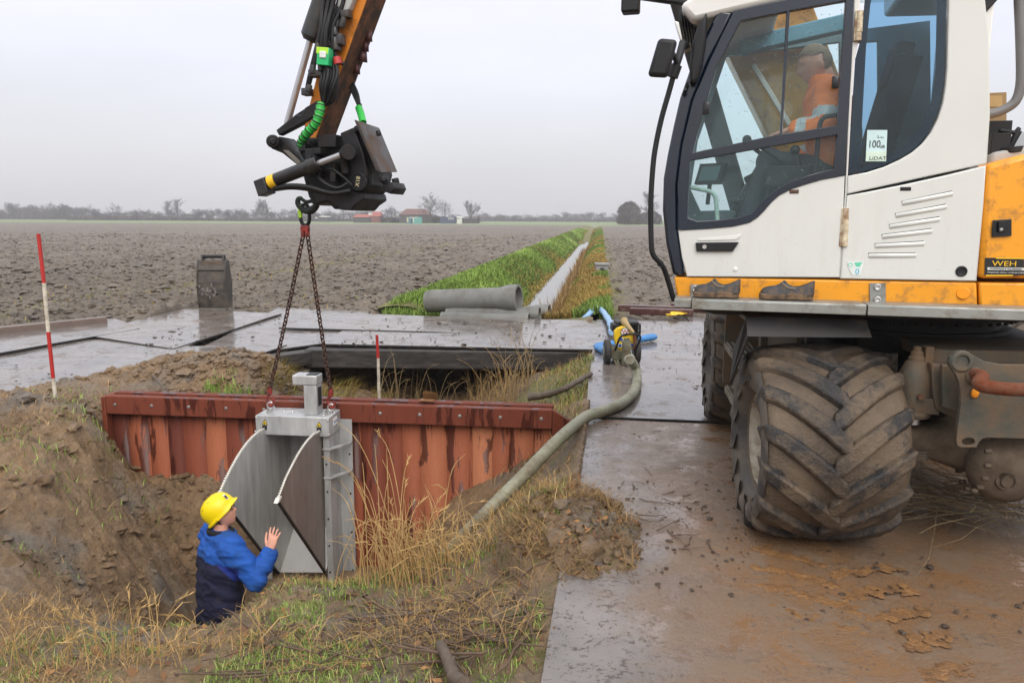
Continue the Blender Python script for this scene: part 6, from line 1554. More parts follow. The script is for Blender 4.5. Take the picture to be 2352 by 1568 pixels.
# ------------------------------------------------------------------ black beams carrying the crossing
M_beam = simple('black_wet_timber', srgb(44, 41, 40), .5, var=.3, scale=8, dirt=srgb(78, 74, 70), dscale=3, damt=.45, droll=(1, 1, 6), bump=.4, bscale=14)
def beam(p0, p1, w_, h_, label, mat=None, cat='beam', name='timber_beam'):
    p0 = Vector(p0); p1 = Vector(p1); mb = MB(); n = 10; d = p1 - p0
    for i in range(n): pass
    mb.bar(p0, p1, w_, h_); o = mb.build(name, mat or M_beam, None, bevel=.015, smooth=30); return tag(o, label, cat)
p0 = at_z(700, 800, -.02); p1 = at_z(1345, 806, -.02)
bm_ = beam(p0 + Vector((0, .12, -.15)), p1 + Vector((0, .12, -.15)), .30, .27, 'long black timber beam carrying the crossing plates over the ditch')
mb = MB()
for px in (1068, 1237):
    c = at_plane(px, 834 if px < 1100 else 838, p0 + Vector((0, -.03, 0)), Vector((0, -1, 0))); mb.tube([c + Vector((.05 * math.cos(a), -.012, .05 * math.sin(a))) for a in np.linspace(0, 2 * math.pi, 17)], .012, 6, False)
mb.build('lifting_ring', M_black, bm_, smooth=60)
for k, dy in enumerate((1.3, 2.5)):
    beam(p0 + Vector((0, dy, -.16)), p1 + Vector((.1, dy, -.16)), .30, .26, ['black beam second in line under the crossing plates', 'rear black beam under the crossing plates beside the pipes'][k])
q0 = at_z(560, 826, -.03); q1 = at_z(752, 793, -.03)
beam(q0 + Vector((.1, .2, -.10)), q1 + Vector((.1, .16, -.14)), .24, .20, 'short black beam under the corner of the plate near the mud heap')
# edge beam at the far left and dark red beams by the pump
M_darkred = simple('dark_red_wet_beam', srgb(74, 46, 42), .3, var=.2, scale=5, dirt=srgb(120, 100, 92), dscale=5, damt=.3)
p0 = at_z(-140, 776, .06); p1 = at_z(243, 737, .06); beam(p0, p1, .14, .16, 'brown edge beam lying along the plates behind the tall pole', simple('grey_brown_beam', srgb(112, 98, 90), .4), name='edge_beam')
for (x0, y0, x1, y1, dz, lb_) in ((1420, 707, 1570, 711, .07, 'dark red hardwood beam lying farther from the pump on the plates'), (1446, 714, 1592, 718, .07, 'dark red hardwood beam lying beside the yellow strap'), (1545, 703, 1640, 714, .08, 'dark beam half hidden behind the front corner of the cab')):
    p0 = at_z(x0, y0, dz); p1 = at_z(x1, y1, dz); beam(p0, p1, .14, .13, lb_, M_darkred, name='hardwood_beam')
# yellow strap
st0 = at_z(1556, 722, .03)
mb = MB(); rr = random.Random(8)
for k in range(5):
    pts = [at_z(1532 + rr.uniform(0, 16), 722 + rr.uniform(-3, 5), .05), at_z(1548 + rr.uniform(-4, 6), 718 + rr.uniform(-2, 6), .10), at_z(1566 + rr.uniform(-5, 5), 719 + rr.uniform(-3, 4), .07), at_z(1580 + rr.uniform(-4, 2), 716 + rr.uniform(-1, 4), .04)]
    pp = smooth_path(pts, 6)
    for a, b in zip(pp[:-1], pp[1:]): mb.bar(a, b + (b - a) * .05, .07, .015)
tag(mb.build('lifting_strap', simple('yellow_webbing', (.80, .52, .02), .6), None, bevel=.003), 'crumpled yellow lifting strap lying on the wet plate', 'strap')
# concrete outlet box
c = at_z(1384, 628, 0.0)
mb = MB(); mb.box((c.x, c.y + .25, .14), .42, .40, .34); mb.box((c.x, c.y + .24, .32), .50, .48, .06); mb.mat(1); mb.lathe((c.x - .02, c.y + .048, .1), (0, -1, 0), [(0, .10), (.004, .10), (.005, 0)], 16)
tag(mb.build('concrete_outlet', [simple('light_concrete', srgb(140, 140, 140), .7, bump=.2), M_ink], None, bevel=.012), 'small grey concrete outlet box on the brown ditch bank', 'outlet box')

# ------------------------------------------------------------------ pump
PB = at_z(1430, 842, 0); PYq = PB.y + .16
def Q(px, py, d=0.0): return at_y(px, py, PYq + d)
zxp = lambda x: 1354.8 + .12 * x
zyp = lambda y: 677.4 + .12 * y
def Qz(x, y, d=0.0): return Q(zxp(x), zyp(y), d)
pump = empty('water_pump', (PB.x, PYq, 0.01), 'yellow and grey wheeled water pump standing on the wet plates with hoses attached', 'pump')
M_pg = simple('grey_green_casting', srgb(122, 124, 104), .55, var=.15, scale=10, dirt=srgb(92, 76, 56), dscale=8, damt=.6, bump=.2)
M_py = simple('pump_yellow', (.78, .52, .015), .4, dirt=srgb(140, 110, 60), dscale=9, damt=.25)
YD = Vector((0, -1, 0))
mb = MB(); L = [(470, 700), (530, 640), (620, 605), (700, 610), (780, 650), (830, 720), (850, 820), (850, 950), (830, 1010), (780, 1060), (620, 1085), (540, 1030), (490, 950), (470, 820)]
mb.prism([Qz(x, y, 0) for x, y in L], Vector((0, .10, 0))); dsk = mb.build('yellow_housing', M_py, pump, bevel=.012)
mb = MB(); c = Qz(673, 705, -.004); mb.lathe(c, YD, [(0, .050), (.003, .050), (.0035, 0)], 24); mb.mat(1); mb.lathe(c, YD, [(0, .056), (.002, .056), (.002, .047)], 24); mb.build('round_emblem', [M_paper, M_ink], dsk, smooth=0)
me = text_mesh('W', .085, .001); place(me, 'emblem_letter', frame_M(c + YD * .005, Vector((1, 0, 0)), UZ, YD), M_red, dsk, smooth=0)
mb = MB()
for (x0, y0, x1, y1) in ((575, 820, 640, 880), (540, 930, 625, 1000), (790, 930, 830, 985)):
    mb.mat(0); mb.prism([Qz(x0, y0, -.004), Qz(x1, y0, -.004), Qz(x1, y1, -.004), Qz(x0, y1, -.004)], Vector((0, -.002, 0))); mb.mat(1); mb.lathe(Qz((x0 + x1) / 2 - 5, (y0 + y1) / 2, -.006), YD, [(0, .02), (.002, .02), (.002, 0)], 14)
mb.build('safety_stickers', [M_paper, simple('safety_blue', (.02, .10, .45), .4)], dsk, smooth=0)
mb = MB(); mb.prism([Qz(x, y, -.06) for x, y in [(400, 970), (470, 1010), (620, 1090), (620, 1250), (540, 1245), (420, 1220), (400, 1190)]], Vector((0, .35, 0)))
mb.prism([Qz(x, y, -.04) for x, y in [(420, 1220), (860, 1240), (900, 1330), (880, 1385), (700, 1390), (520, 1385), (500, 1320)]], Vector((0, .3, 0)))
for x in (520, 580): mb.bar(Qz(460 + (x - 520), 1230, -.1), Qz(530 + (x - 520) * .5, 1370, -.12), .02, .03)
hs = mb.build('pump_casing', M_pg, pump, bevel=.014)
mb = MB(); a = Qz(700, 1330, -.14); b = Qz(705, 870, -.14); mb.tube([a, a + (b - a) * .96, b], [.062, .058, .054], 20); mb.tube([b - UZ * .005, b + UZ * .028], [.04, .036], 16)
for k in range(5): mb.bar(a + (b - a) * (.42 + .1 * k) + Vector((-.05, -.052, .02)), a + (b - a) * (.42 + .1 * k) + Vector((.05, -.052, -.02)), .016, .02)
mb.build('intake_column', M_pg, hs, smooth=40)
mb = MB(); c = Qz(775, 1265, -.20); dd = Vector((.25, -.80, -.45)).normalized(); mb.lathe(c, dd, [(-.06, .076), (.0, .076), (.0, .068), (.05, .068), (.05, .062), (.07, .062), (.07, .02)], 24); mb.build('hose_coupling', simple('light_grey_coupling', srgb(158, 158, 146), .5), hs, smooth=40)
mb = MB(); hp = [Qz(485, 1055, -.12), Qz(520, 960, -.2), Qz(570, 810, -.22), Qz(660, 752, -.22), Qz(900, 745, -.2), Qz(975, 790, -.18), Qz(950, 900, -.16), Qz(865, 1055, -.1)]; mb.tube(fillet(hp, .05), .014, 10); mb.build('carry_handle', M_black, pump, smooth=60)
for x, d in ((328, 0), (890, .05)):
    wc = Qz(x, 1180, d); wc.z = .165
    mb = MB(); X1 = Vector((1, 0, 0)); mb.lathe(wc - X1 * .045, X1, [(0, .09), (.005, .145), (.02, .165), (.07, .165), (.085, .145), (.09, .09), (.09, .0)], 28); wl = mb.build('wheel', M_rubber, pump, smooth=50)
    mb = MB(); mb.lathe(wc - X1 * .05, X1, [(0, 0), (0, .05), (.004, .085), (.1, .085), (.1, 0)], 20); mb.build('rim', M_galv, wl, smooth=40)
mb = MB(); mb.box(Qz(530, 610, .25), .17, .25, .10); mb.box(Qz(560, 555, .25), .08, .08, .03); mb.box(Qz(835, 640, .25), .17, .22, .15); mb.box(Qz(800, 535, .25), .04, .05, .03); mb.box(Qz(690, 700, .28), .3, .3, .3); mb.build('engine', M_black, pump, bevel=.015)
mb = MB()
for k in range(5): mb.box(Qz(835, 590 + 26 * k, .135), .15, .01, .008)
mb.build('exhaust_grille', M_galv, pump)
mb = MB(); mb.tube([Qz(650, 470, .1), Qz(670, 530, .06), Qz(740, 610, .0), Qz(840, 720, -.06)], [.05, .045, .03, .018], 10); mb.build('cloth_wrap', simple('dirty_cloth', srgb(170, 150, 110), .9, bump=.4, bscale=50), pump, smooth=60)
mb = MB(); mb.tube([Qz(850, 760, -.02), Qz(870, 900, -.03), Qz(845, 1050, -.05)], .02, 8); mb.build('brown_strap', M_rust, pump)
mb = MB(); mb.bar(Qz(560, 1412, -.2), Qz(720, 1412, -.2), .04, .02); mb.build('foot_bar', M_galv, pump)
# grey suction hose
hp = [(1447, 826, .30), (1456, 838, .19), (1461, 856, .10), (1463, 876, .068), (1456, 898, .068), (1440, 917, .068), (1413, 934, .068), (1380, 946, .068), (1345, 958, .070), (1290, 1003, .06), (1245, 1047, -.03), (1200, 1094, -.13), (1110, 1184, -.38), (1003, 1294, -.86), (965, 1332, -1.1)]
pts = smooth_path([at_z(*p) for p in hp], 14)
dense = []; acc = 0
for a, b in zip(pts[:-1], pts[1:]):
    L = (b - a).length; k = max(1, int(L / .011))
    dense += [a + (b - a) * (i / k) for i in range(k)]
mb = MB(); mb.tube(dense, [.052 + .0026 * math.sin(i * 2 * math.pi / 3.0) + .0 for i in range(len(dense))], 18)
M_ghose = simple('ribbed_grey_hose', srgb(136, 136, 116), .5, var=.1, scale=4, dirt=srgb(98, 84, 64), dscale=3.5, damt=.4)
tag(mb.build('suction_hose', M_ghose, None, smooth=80), 'thick ribbed grey suction hose running from the pump down into the pit', 'hose')
M_bhose = simple('blue_layflat_hose', srgb(58, 122, 182), .45, var=.12, scale=5, dirt=srgb(130, 150, 160), dscale=4, damt=.3)
M_bhose2 = simple('pale_blue_hose', srgb(128, 164, 198), .45, var=.1, scale=5)
def flat_hose(pts, w_, h_, mat, label):
    pp = smooth_path([at_z(*p) for p in pts], 8); mb = MB(); n = 12; vs = []
    for i, p in enumerate(pp):
        d = (pp[min(i + 1, len(pp) - 1)] - pp[max(i - 1, 0)]).normalized(); s_ = d.cross(UZ).normalized(); u_ = s_.cross(d)
        for k in range(n):
            an = 2 * math.pi * k / n; vs.append(p + s_ * w_ * math.cos(an) * (1 + .10 * math.sin(i * .9)) + u_ * h_ * math.sin(an) * (1 + .15 * math.sin(i * 1.3)))
    mb.add(vs, [(i * n + k, i * n + (k + 1) % n, (i + 1) * n + (k + 1) % n, (i + 1) * n + k) for i in range(len(pp) - 1) for k in range(n)] + [tuple(range(n - 1, -1, -1)), tuple((len(pp) - 1) * n + k for k in range(n))])
    tag(mb.build('layflat_hose', mat, None, smooth=60), label, 'hose')
flat_hose([(1407, 764, .16), (1404, 748, .10), (1394, 728, .08), (1381, 712, .08), (1366, 708, .08), (1352, 722, .03), (1336, 736, -.08)], .06, .045, M_bhose2, 'pale blue hose arching from the back of the pump toward the ditch')
flat_hose([(1392, 806, .06), (1378, 799, .06), (1376, 795, .06), (1392, 792, .06), (1412, 789, .06), (1468, 779, .06), (1486, 776, .06), (1501, 773, .06)], .075, .05, M_bhose, 'bright blue folded hose lying across behind the pump wheels')

# ------------------------------------------------------------------ clogs on the running board
M_clog = simple('dark_grey_clog', srgb(56, 58, 62), .6, var=.2, scale=30, dirt=srgb(112, 92, 72), dscale=26, damt=.45, bump=.25)
M_sole = simple('muddy_sole', srgb(62, 54, 46), .8, var=.3, scale=30, dirt=srgb(128, 104, 80), dscale=20, damt=.7, bump=.4)
def clog(px0, px1, label, rz=0.0):
    a = E(px0, 690, .10); b = E(px1, 690, .10); a.z = b.z = RBZ + .002; L = (b - a).length; d = (b - a).normalized(); s_ = NL
    root = empty('work_clog', (a + b) / 2, label, 'shoe', 'pair of clogs on the running board')
    out = [(.0, .018), (.04, .035), (.12, .046), (.3, .050), (.5, .043), (.68, .038), (.85, .038), (.96, .030), (1.0, .016)]
    ring = [(u * L, w_) for u, w_ in out] + [(u * L, -w_) for u, w_ in out[::-1]]
    mb = MB(); mb.hexa([a + d * u + s_ * w_ for u, w_ in ring], [a + d * u + s_ * w_ * 1.03 + UZ * (.030 - .006 * math.cos(u / L * 5) + .012 * max(0, .12 - u / L) / .12) for u, w_ in ring]); mb.build('sole', M_sole, root, smooth=40, bevel=.004)
    # upper: sections along the foot, open from the instep back
    sec = [(.02, .046, .022, 0), (.08, .066, .038, 0), (.18, .075, .046, 0), (.28, .078, .048, 0), (.36, .088, .048, 0), (.44, .108, .046, 0), (.47, .108, .045, .018), (.54, .086, .043, .026), (.64, .074, .040, .027), (.76, .078, .038, .026), (.88, .092, .038, .024), (.97, .107, .030, .018), (1.0, .109, .018, .004)]
    n = 13; vs = []
    for u, h_, w_, gap in sec:
        for k in range(n):
            t_ = math.pi * k / (n - 1); cx_ = math.cos(t_); sz = math.sin(t_)
            if gap:
                y = cx_ * w_ if abs(cx_) * w_ > gap else math.copysign(gap, cx_) if abs(cx_) > 1e-6 else 0
                zz = h_ * min(1, sz * 1.35) if abs(y) >= gap and abs(cx_) * w_ > gap else (h_ if abs(abs(y) - gap) < 1e-6 and abs(cx_) * w_ > gap * .6 else .03)
            else: y = cx_ * w_; zz = h_ * sz ** .8
            vs.append(a + d * u * L + s_ * y + UZ * (.022 + max(0, zz - .022)))
    mb = MB(); mb.add(vs, [(i * n + k, i * n + k + 1, (i + 1) * n + k + 1, (i + 1) * n + k) for i in range(len(sec) - 1) for k in range(n - 1)])
    o = mb.build('upper', M_clog, root, smooth=50); m_ = o.modifiers.new('thick', 'SOLIDIFY'); m_.thickness = .005
    mb = MB(); mb.tube(smooth_path([a + d * L * u + s_ * w_ + UZ * h_ for u, h_, w_ in ((.40, .10, .040), (.46, .084, .046), (.54, .070, .045), (.66, .068, .042))], 5), .0022, 6); mb.build('seam', simple('pale_stitch', srgb(150, 138, 110), .7), root)
clog(1591, 1697, 'black work clog on the running board nearer to the cab front corner')
clog(1743, 1867, 'black work clog on the running board closer to the step bracket')
# ------------------------------------------------------------------ grass, reeds, litter
def grass_mat(name, stops, rough=.75):
    t = NT(name); t.set('Base Color', t.ramp(t.attr('tint'), stops)); t.set('Roughness', rough); t.set('Specular IOR Level', .3); return t.m
M_green = grass_mat('green_grass', [(0, srgb(72, 84, 38)), (.5, srgb(112, 140, 58)), (.85, srgb(148, 170, 86)), (1, srgb(174, 186, 116))])
M_straw = grass_mat('dry_grass', [(0, srgb(84, 68, 46)), (.4, srgb(142, 114, 72)), (.8, srgb(192, 160, 106)), (1, srgb(214, 190, 142))])
M_olive = grass_mat('autumn_grass', [(0, srgb(92, 78, 42)), (.35, srgb(150, 122, 66)), (.7, srgb(166, 146, 76)), (1, srgb(130, 146, 64))])
def blades(name, P, L, W, lean, mats, label=None, tint=None, az=None, up=1.0, parent=None, kind='stuff'):
    """P (n,3) roots"""
    n = len(P); P = np.asarray(P); L = np.broadcast_to(L, n); W = np.broadcast_to(W, n); lean = np.broadcast_to(lean, n)
    az = RNG.uniform(0, 2 * np.pi, n) if az is None else az
    d = np.c_[np.cos(az), np.sin(az), np.zeros(n)]; fa = az + RNG.normal(np.pi / 2, .5, n); s = np.c_[np.cos(fa), np.sin(fa), np.zeros(n)] * (W / 2)[:, None]
    h = np.sqrt(np.clip(1 - lean ** 2, .02, 1)) * L * up
    mid = P + d * (lean * L * .33)[:, None]; mid[:, 2] += h * .62
    tip = P + d * (lean * L)[:, None]; tip[:, 2] += h
    V = np.stack([P - s, P + s, mid + s * .75, mid - s * .75, tip], 1).reshape(-1, 3)
    k = np.arange(n)[:, None] * 5
    tint = RNG.uniform(0, 1, n) if tint is None else tint
    o = mesh_np(name, V, [k + np.array([[0, 1, 2, 3]]), k + np.array([[3, 2, 4]])], mats, parent, attrs={'tint': np.repeat(np.clip(tint, 0, 1), 5)})
    if kind: tag(o, label, None, None, kind)
    return o
def patch(x, y, f, seed): return fbm(x * f + seed, y * f - seed, 3, seed)
def scatter(n, x0, x1, y0, y1, keep):
    x = RNG.uniform(x0, x1, n); y = RNG.uniform(y0, y1, n); k = keep(x, y) > RNG.uniform(0, 1, n); x = x[k]; y = y[k]
    return np.c_[x, y, near_height(x, y) - .005]
edge_ok = lambda x, y: 1 - sstep(-.06, .0, x - plate_edge(y) + .05 * fbm(x * 4, y * 4, 2, 5))
crest = lambda x, y: 1 - sstep(4.95, 5.4, y + .2 * fbm(x * 1.3, y * 1.3, 2, 40) + .55 * np.exp(-((x + 1.95) / .45) ** 2))
# foreground bank
P = scatter(80000, -3.7, .75, 2.3, 5.4, lambda x, y: edge_ok(x, y) * crest(x, y) * np.clip(sstep(.08, .34, patch(x, y, 2.4, 3)) * .9 * (1 - .5 * sstep(-.5, .1, x)) + .015 + .8 * np.exp(-((x + .95) / .5) ** 2 - ((y - 4.75) / .4) ** 2), 0, 1) * (.35 + .65 * sstep(-2.6, -1.9, x)))
blades('green_grass', P, RNG.uniform(.02, .065, len(P)), .0045, RNG.uniform(.35, .95, len(P)), M_green, 'short green grass on the near bank')
P = scatter(70000, -3.9, .75, 2.3, 5.4, lambda x, y: edge_ok(x, y) * crest(x, y) * np.clip(-.06 + 1.3 * patch(x, y, 2.1, 14) + .04 * sstep(-1.6, -2.4, x) + .35 * np.exp(-((x + .25) / .35) ** 2 - ((y - 4.6) / .5) ** 2), 0.03, .8))
blades('dry_grass', P, RNG.uniform(.03, .13, len(P)), .0032, RNG.uniform(.8, .99, len(P)), M_straw, 'matted dry grass on the near bank', RNG.beta(2, 2, len(P)) * .9)
# right bank under the hose and mud heap
def rbank(x, y): return edge_ok(x, y) * sstep(-1.0, -.5, x - plate_edge(y)) 
P = scatter(30000, -.6, 1.2, 4.6, 12.5, lambda x, y: rbank(x, y) * np.clip(.4 + 1.1 * patch(x, y, 1.7, 22), 0, 1) * .8)
blades('dry_grass', P, RNG.uniform(.05, .2, len(P)), .005, RNG.uniform(.6, .97, len(P)), M_straw, 'dry grass on the bank under the hose', RNG.beta(2, 2.6, len(P)))
P = scatter(22000, -.6, 1.2, 4.6, 12.5, lambda x, y: rbank(x, y) * np.clip(-.08 + 1.3 * patch(x, y, 1.4, 27), 0, 1))
blades('green_grass', P, RNG.uniform(.04, .13, len(P)), .006, RNG.uniform(.2, .85, len(P)), M_green, 'green grass on the bank under the hose')
def heapm(x, y): return (near_height(x, y) > .0) * 1.0
P = scatter(16000, HEAP.x - .5, HEAP.x + .5, HEAP.y - .75, HEAP.y + .75, lambda x, y: heapm(x, y) * np.clip(.3 + 1.2 * patch(x, y, 2.5, 55), 0, .7))
blades('dry_grass', P, RNG.uniform(.05, .2, len(P)), .0042, RNG.uniform(.8, .99, len(P)), M_straw, 'torn dry grass in the mud heap on the plate edge', RNG.beta(1.6, 3, len(P)) * .8)
# left mound, behind the wall
lm = lambda x, y: np.exp(-(((x + 4.2) / .65) ** 2 + ((y - 6.6) / 1.0) ** 2)) + np.exp(-(((x + 4.9) / .5) ** 2 + ((y - 7.5) / .4) ** 2)) * .5
P = scatter(17000, -5.8, -2.9, 5.0, 8.4, lambda x, y: lm(x, y) * np.clip(.0 + 1.3 * patch(x, y, 2.0, 33), 0, 1))
blades('green_grass', P, RNG.uniform(.03, .11, len(P)), .007, RNG.uniform(.3, .9, len(P)), M_green, 'trampled grass on the mound beside the wall')
P = scatter(12000, -5.8, -2.9, 5.0, 8.6, lambda x, y: (lm(x, y) + .05) * np.clip(.25 + 1.2 * patch(x, y, 1.5, 36), 0, 1))
blades('dry_grass', P, RNG.uniform(.05, .16, len(P)), .005, RNG.uniform(.8, .98, len(P)), M_straw, 'dry grass on the mound beside the wall', RNG.beta(2, 3, len(P)))
def behind(x, y): 
    s = s_of(x, y); l = (x - WA.x) * WN.x + (y - WA.y) * WN.y
    return (l < -.35) * (1 - sstep(10.6, 11.2, y)) * np.clip(sstep(-2.3, -1.9, s) * (1 - sstep(-.75, -.3, s)), 0, 1)
P = scatter(52000, -3.6, .2, 7.6, 11.2, lambda x, y: behind(x, y) * np.clip(.55 + .8 * patch(x, y, 1.5, 44), 0, 1))
blades('green_grass', P, RNG.uniform(.10, .30, len(P)), .007, RNG.uniform(.55, .97, len(P)), M_olive, 'long grass hanging down the bank behind the wall', RNG.beta(2.4, 1.6, len(P)), az=RNG.normal(-.3, .5, len(P)))
P = scatter(14000, -3.5, -1.9, 8.0, 8.75, lambda x, y: np.clip(.2 + 1.4 * patch(x, y, 1.6, 49), 0, 1) * (y > 8.1 - (x + 3) * .1))
blades('green_grass', P, RNG.uniform(.05, .14, len(P)), .008, RNG.uniform(.2, .8, len(P)), M_green, 'bright grass tufts behind the wall', RNG.beta(3, 1.5, len(P)))
# ditch banks far away
def bank_h(x, y): return ditch_h(x, y) + .05 * fbm(x * 1.6, y * 1.6, 3, 60)
def bank_scatter(n, s0, s1, y0=15.4, y1=150):
    y = y0 * (y1 / y0) ** RNG.uniform(0, 1, n) ** 1.15; s = RNG.uniform(s0, s1, n); x = s + DS * y + DC
    z = np.where(y < 16.6, near_height(x, y), bank_h(x, y)); return np.c_[x, y, z - .01], s, y
P, s, y = bank_scatter(105000, -2.75, -.52)
tn = .55 + .9 * patch(s * 2, y, .12, 61) - .55 * sstep(-1.0, -.5, s) + RNG.normal(0, .16, len(y))
k = RNG.uniform(0, 1, len(y)) < .85
gsel = tn > .10
for sel, mt, nm in ((gsel, M_green, 'lush green grass on the ditch bank'), (~gsel, M_olive, 'yellowed grass low on the ditch bank')):
    q = sel & k; blades('green_grass' if mt is M_green else 'autumn_grass', P[q], RNG.uniform(.06, .17, q.sum()) * (1 + y[q] * .004), .007 + y[q] * .0009, RNG.uniform(.35, .95, q.sum()), mt, nm, np.clip(tn[q] * .9, 0, 1) if mt is M_green else RNG.uniform(0, 1, q.sum()))
P, s, y = bank_scatter(76000, .56, 2.05, 15.0)
tn = RNG.uniform(0, .75, len(y)) + .25 * patch(s * 2, y, .15, 64); 
gsel = (patch(s * 2.5, y, .14, 67) + .18 * (s - 1.2)) > -.03
for sel, mt, nm in ((gsel, M_green, 'green grass on the brown ditch bank'), (~gsel, M_olive, 'brown autumn grass on the ditch bank')):
    blades('green_grass' if mt is M_green else 'autumn_grass', P[sel], RNG.uniform(.08, .24, sel.sum()) * (1 + y[sel] * .003), .007 + y[sel] * .0009, RNG.uniform(.2, .85, sel.sum()), mt, nm, np.clip(tn[sel], 0, 1))
P, s, y = bank_scatter(1500, .42, .75, 15.6, 60)
blades('reeds', P, RNG.uniform(.35, .8, len(y)), .008 + y * .0007, RNG.uniform(.05, .5, len(y)), M_straw, 'brown reeds at the ditch water edge', RNG.uniform(.1, .6, len(y)))
# weeds on the field
yw = 12.5 * (70 / 12.5) ** RNG.uniform(0, 1, 9000); xw = RNG.uniform(-.72, .1, 9000) * yw
sw = s_of(xw, yw); kk = (sw < -3.2) & (RNG.uniform(0, 1, 9000) < np.clip(np.exp(-((sw + 9.5) / 1.2) ** 2) * .7 + .5 * np.exp(-((xw + 4.5) / 2.5) ** 2 - ((yw - 16.5) / 2.5) ** 2) + .10 * (patch(xw, yw, .5, 71) > .25), 0, 1)) & ~in_poly(xw, yw, LEFT_PLATES)
xw = xw[kk]; yw = yw[kk]
blades('autumn_grass', np.c_[xw, yw, lfield_h(xw, yw) - .01], RNG.uniform(.05, .16, len(xw)), .008 + yw * .0007, RNG.uniform(.3, .95, len(xw)), M_olive, 'sparse weeds and stubble on the ploughed field', RNG.uniform(.3, 1, len(xw)))

# tall dry stems (curved, with seed heads)
def stems(name, label, bases, mat, hmin, hmax, lean=.35, az0=None, heads=True, r=.0022, seed=1):
    rr = random.Random(seed); mb = MB()
    for b in bases:
        h = rr.uniform(hmin, hmax); az = rr.uniform(0, 6.28) if az0 is None else rr.gauss(az0[0], az0[1]); ln = rr.uniform(.1, lean) * h
        d = Vector((math.cos(az), math.sin(az), 0)); droop = rr.uniform(0, .14) * h
        pts = [Vector(b), Vector(b) + d * ln * .2 + UZ * h * .45, Vector(b) + d * ln * .6 + UZ * h * .85, Vector(b) + d * (ln + droop * .6) + UZ * (h - droop * .35)]
        pp = smooth_path(pts, 4); mb.tube(pp, [r * (1.15 - .8 * i / (len(pp) - 1)) for i in range(len(pp))], 4)
        for _ in range(1 if rr.random() < .4 else 0):
            q = pp[rr.randint(2, 6)]; a2 = rr.uniform(0, 6.28); dd = Vector((math.cos(a2), math.sin(a2), rr.uniform(.1, .9))).normalized(); l2 = rr.uniform(.10, .28)
            mb.tube([q, q + dd * l2 * .6, q + dd * l2 - UZ * l2 * .25], [r * .9, r * 1.2, r * .3], 3)
        if heads and rr.random() < .6:
            t0 = pp[-1]; dd = (pp[-1] - pp[-3]).normalized()
            for k in range(9):
                q = t0 - dd * .012 * k; a2 = rr.uniform(0, 6.28); sd = (Vector((math.cos(a2), math.sin(a2), .3)) + dd * 1.6).normalized(); mb.tube([q, q + sd * .035], [.0026, .0008], 3)
    o = mb.build(name, mat, None, smooth=0); a = o.data.attributes.new('tint', 'FLOAT', 'POINT'); a.data.foreach_set('value', np.clip(RNG.normal(.62, .12, len(o.data.vertices)), 0, 1).astype(np.float32)); return tag(o, label, None, None, 'stuff')
def base(px, py, z): p = at_z(px, py, z); return Vector((p.x, p.y, float(near_height(np.array([p.x]), np.array([p.y]))[0])))
rr = random.Random(12)
bs = [base(rr.gauss(905, 55), rr.uniform(1320, 1400), -.5) for _ in range(52)]
stems('tall_dry_grass', 'tall straw coloured grass clump before the gate', bs, M_straw, .22, .55, .9, None, r=.0028, seed=2)
bs = [base(rr.gauss(905, 45), rr.uniform(1325, 1380), -.5) for _ in range(16)]
stems('tall_dry_grass', 'tallest seed stems before the wall', bs, M_straw, .55, 1.05, .6, (2.2, 1.3), r=.0034, seed=5)
bs = [base(rr.gauss(985, 70), rr.uniform(1300, 1420), -.5) for _ in range(110)]
stems('tall_dry_grass', 'leaning straw tuft below the hose', bs, M_straw, .15, .4, 1.1, (2.6, .8), heads=False, r=.0027, seed=7)
bs = [base(rr.choice([rr.uniform(-20, 430), rr.uniform(-20, 620)]), rr.uniform(1465, 1580), -.4) for _ in range(64)]
stems('tall_dry_grass', 'dry stalks along the near edge of the pit', bs, M_straw, .12, .36, .6, None, heads=True, r=.0024, seed=9)
bs = [base(rr.uniform(640, 1240), rr.uniform(1360, 1560), -.2) for _ in range(220)]
stems('tall_dry_grass', 'low dry stalks on the near bank', bs, M_straw, .05, .16, 1.2, None, heads=False, r=.0013, seed=10)
bs = []
for _ in range(130):
    x = rr.uniform(-1.9, .35); y = rr.uniform(9.2, 11.4); bs.append(Vector((x, y, float(near_height(np.array([x]), np.array([y]))[0]))))
M_deadreed = grass_mat('dead_reed', [(0, srgb(78, 66, 48)), (1, srgb(168, 144, 104))])
stems('dead_reeds', 'dead reeds in the dark ditch behind the wall', bs, M_deadreed, .3, .95, .5, None, heads=False, r=.004, seed=11)
bs = [base(rr.gauss(1130, 45), rr.uniform(880, 930), -.6) for _ in range(90)]
stems('dead_reeds', 'pale dry reeds beside the wall end', bs, M_straw, .3, .8, .7, None, heads=False, r=.0035, seed=13)

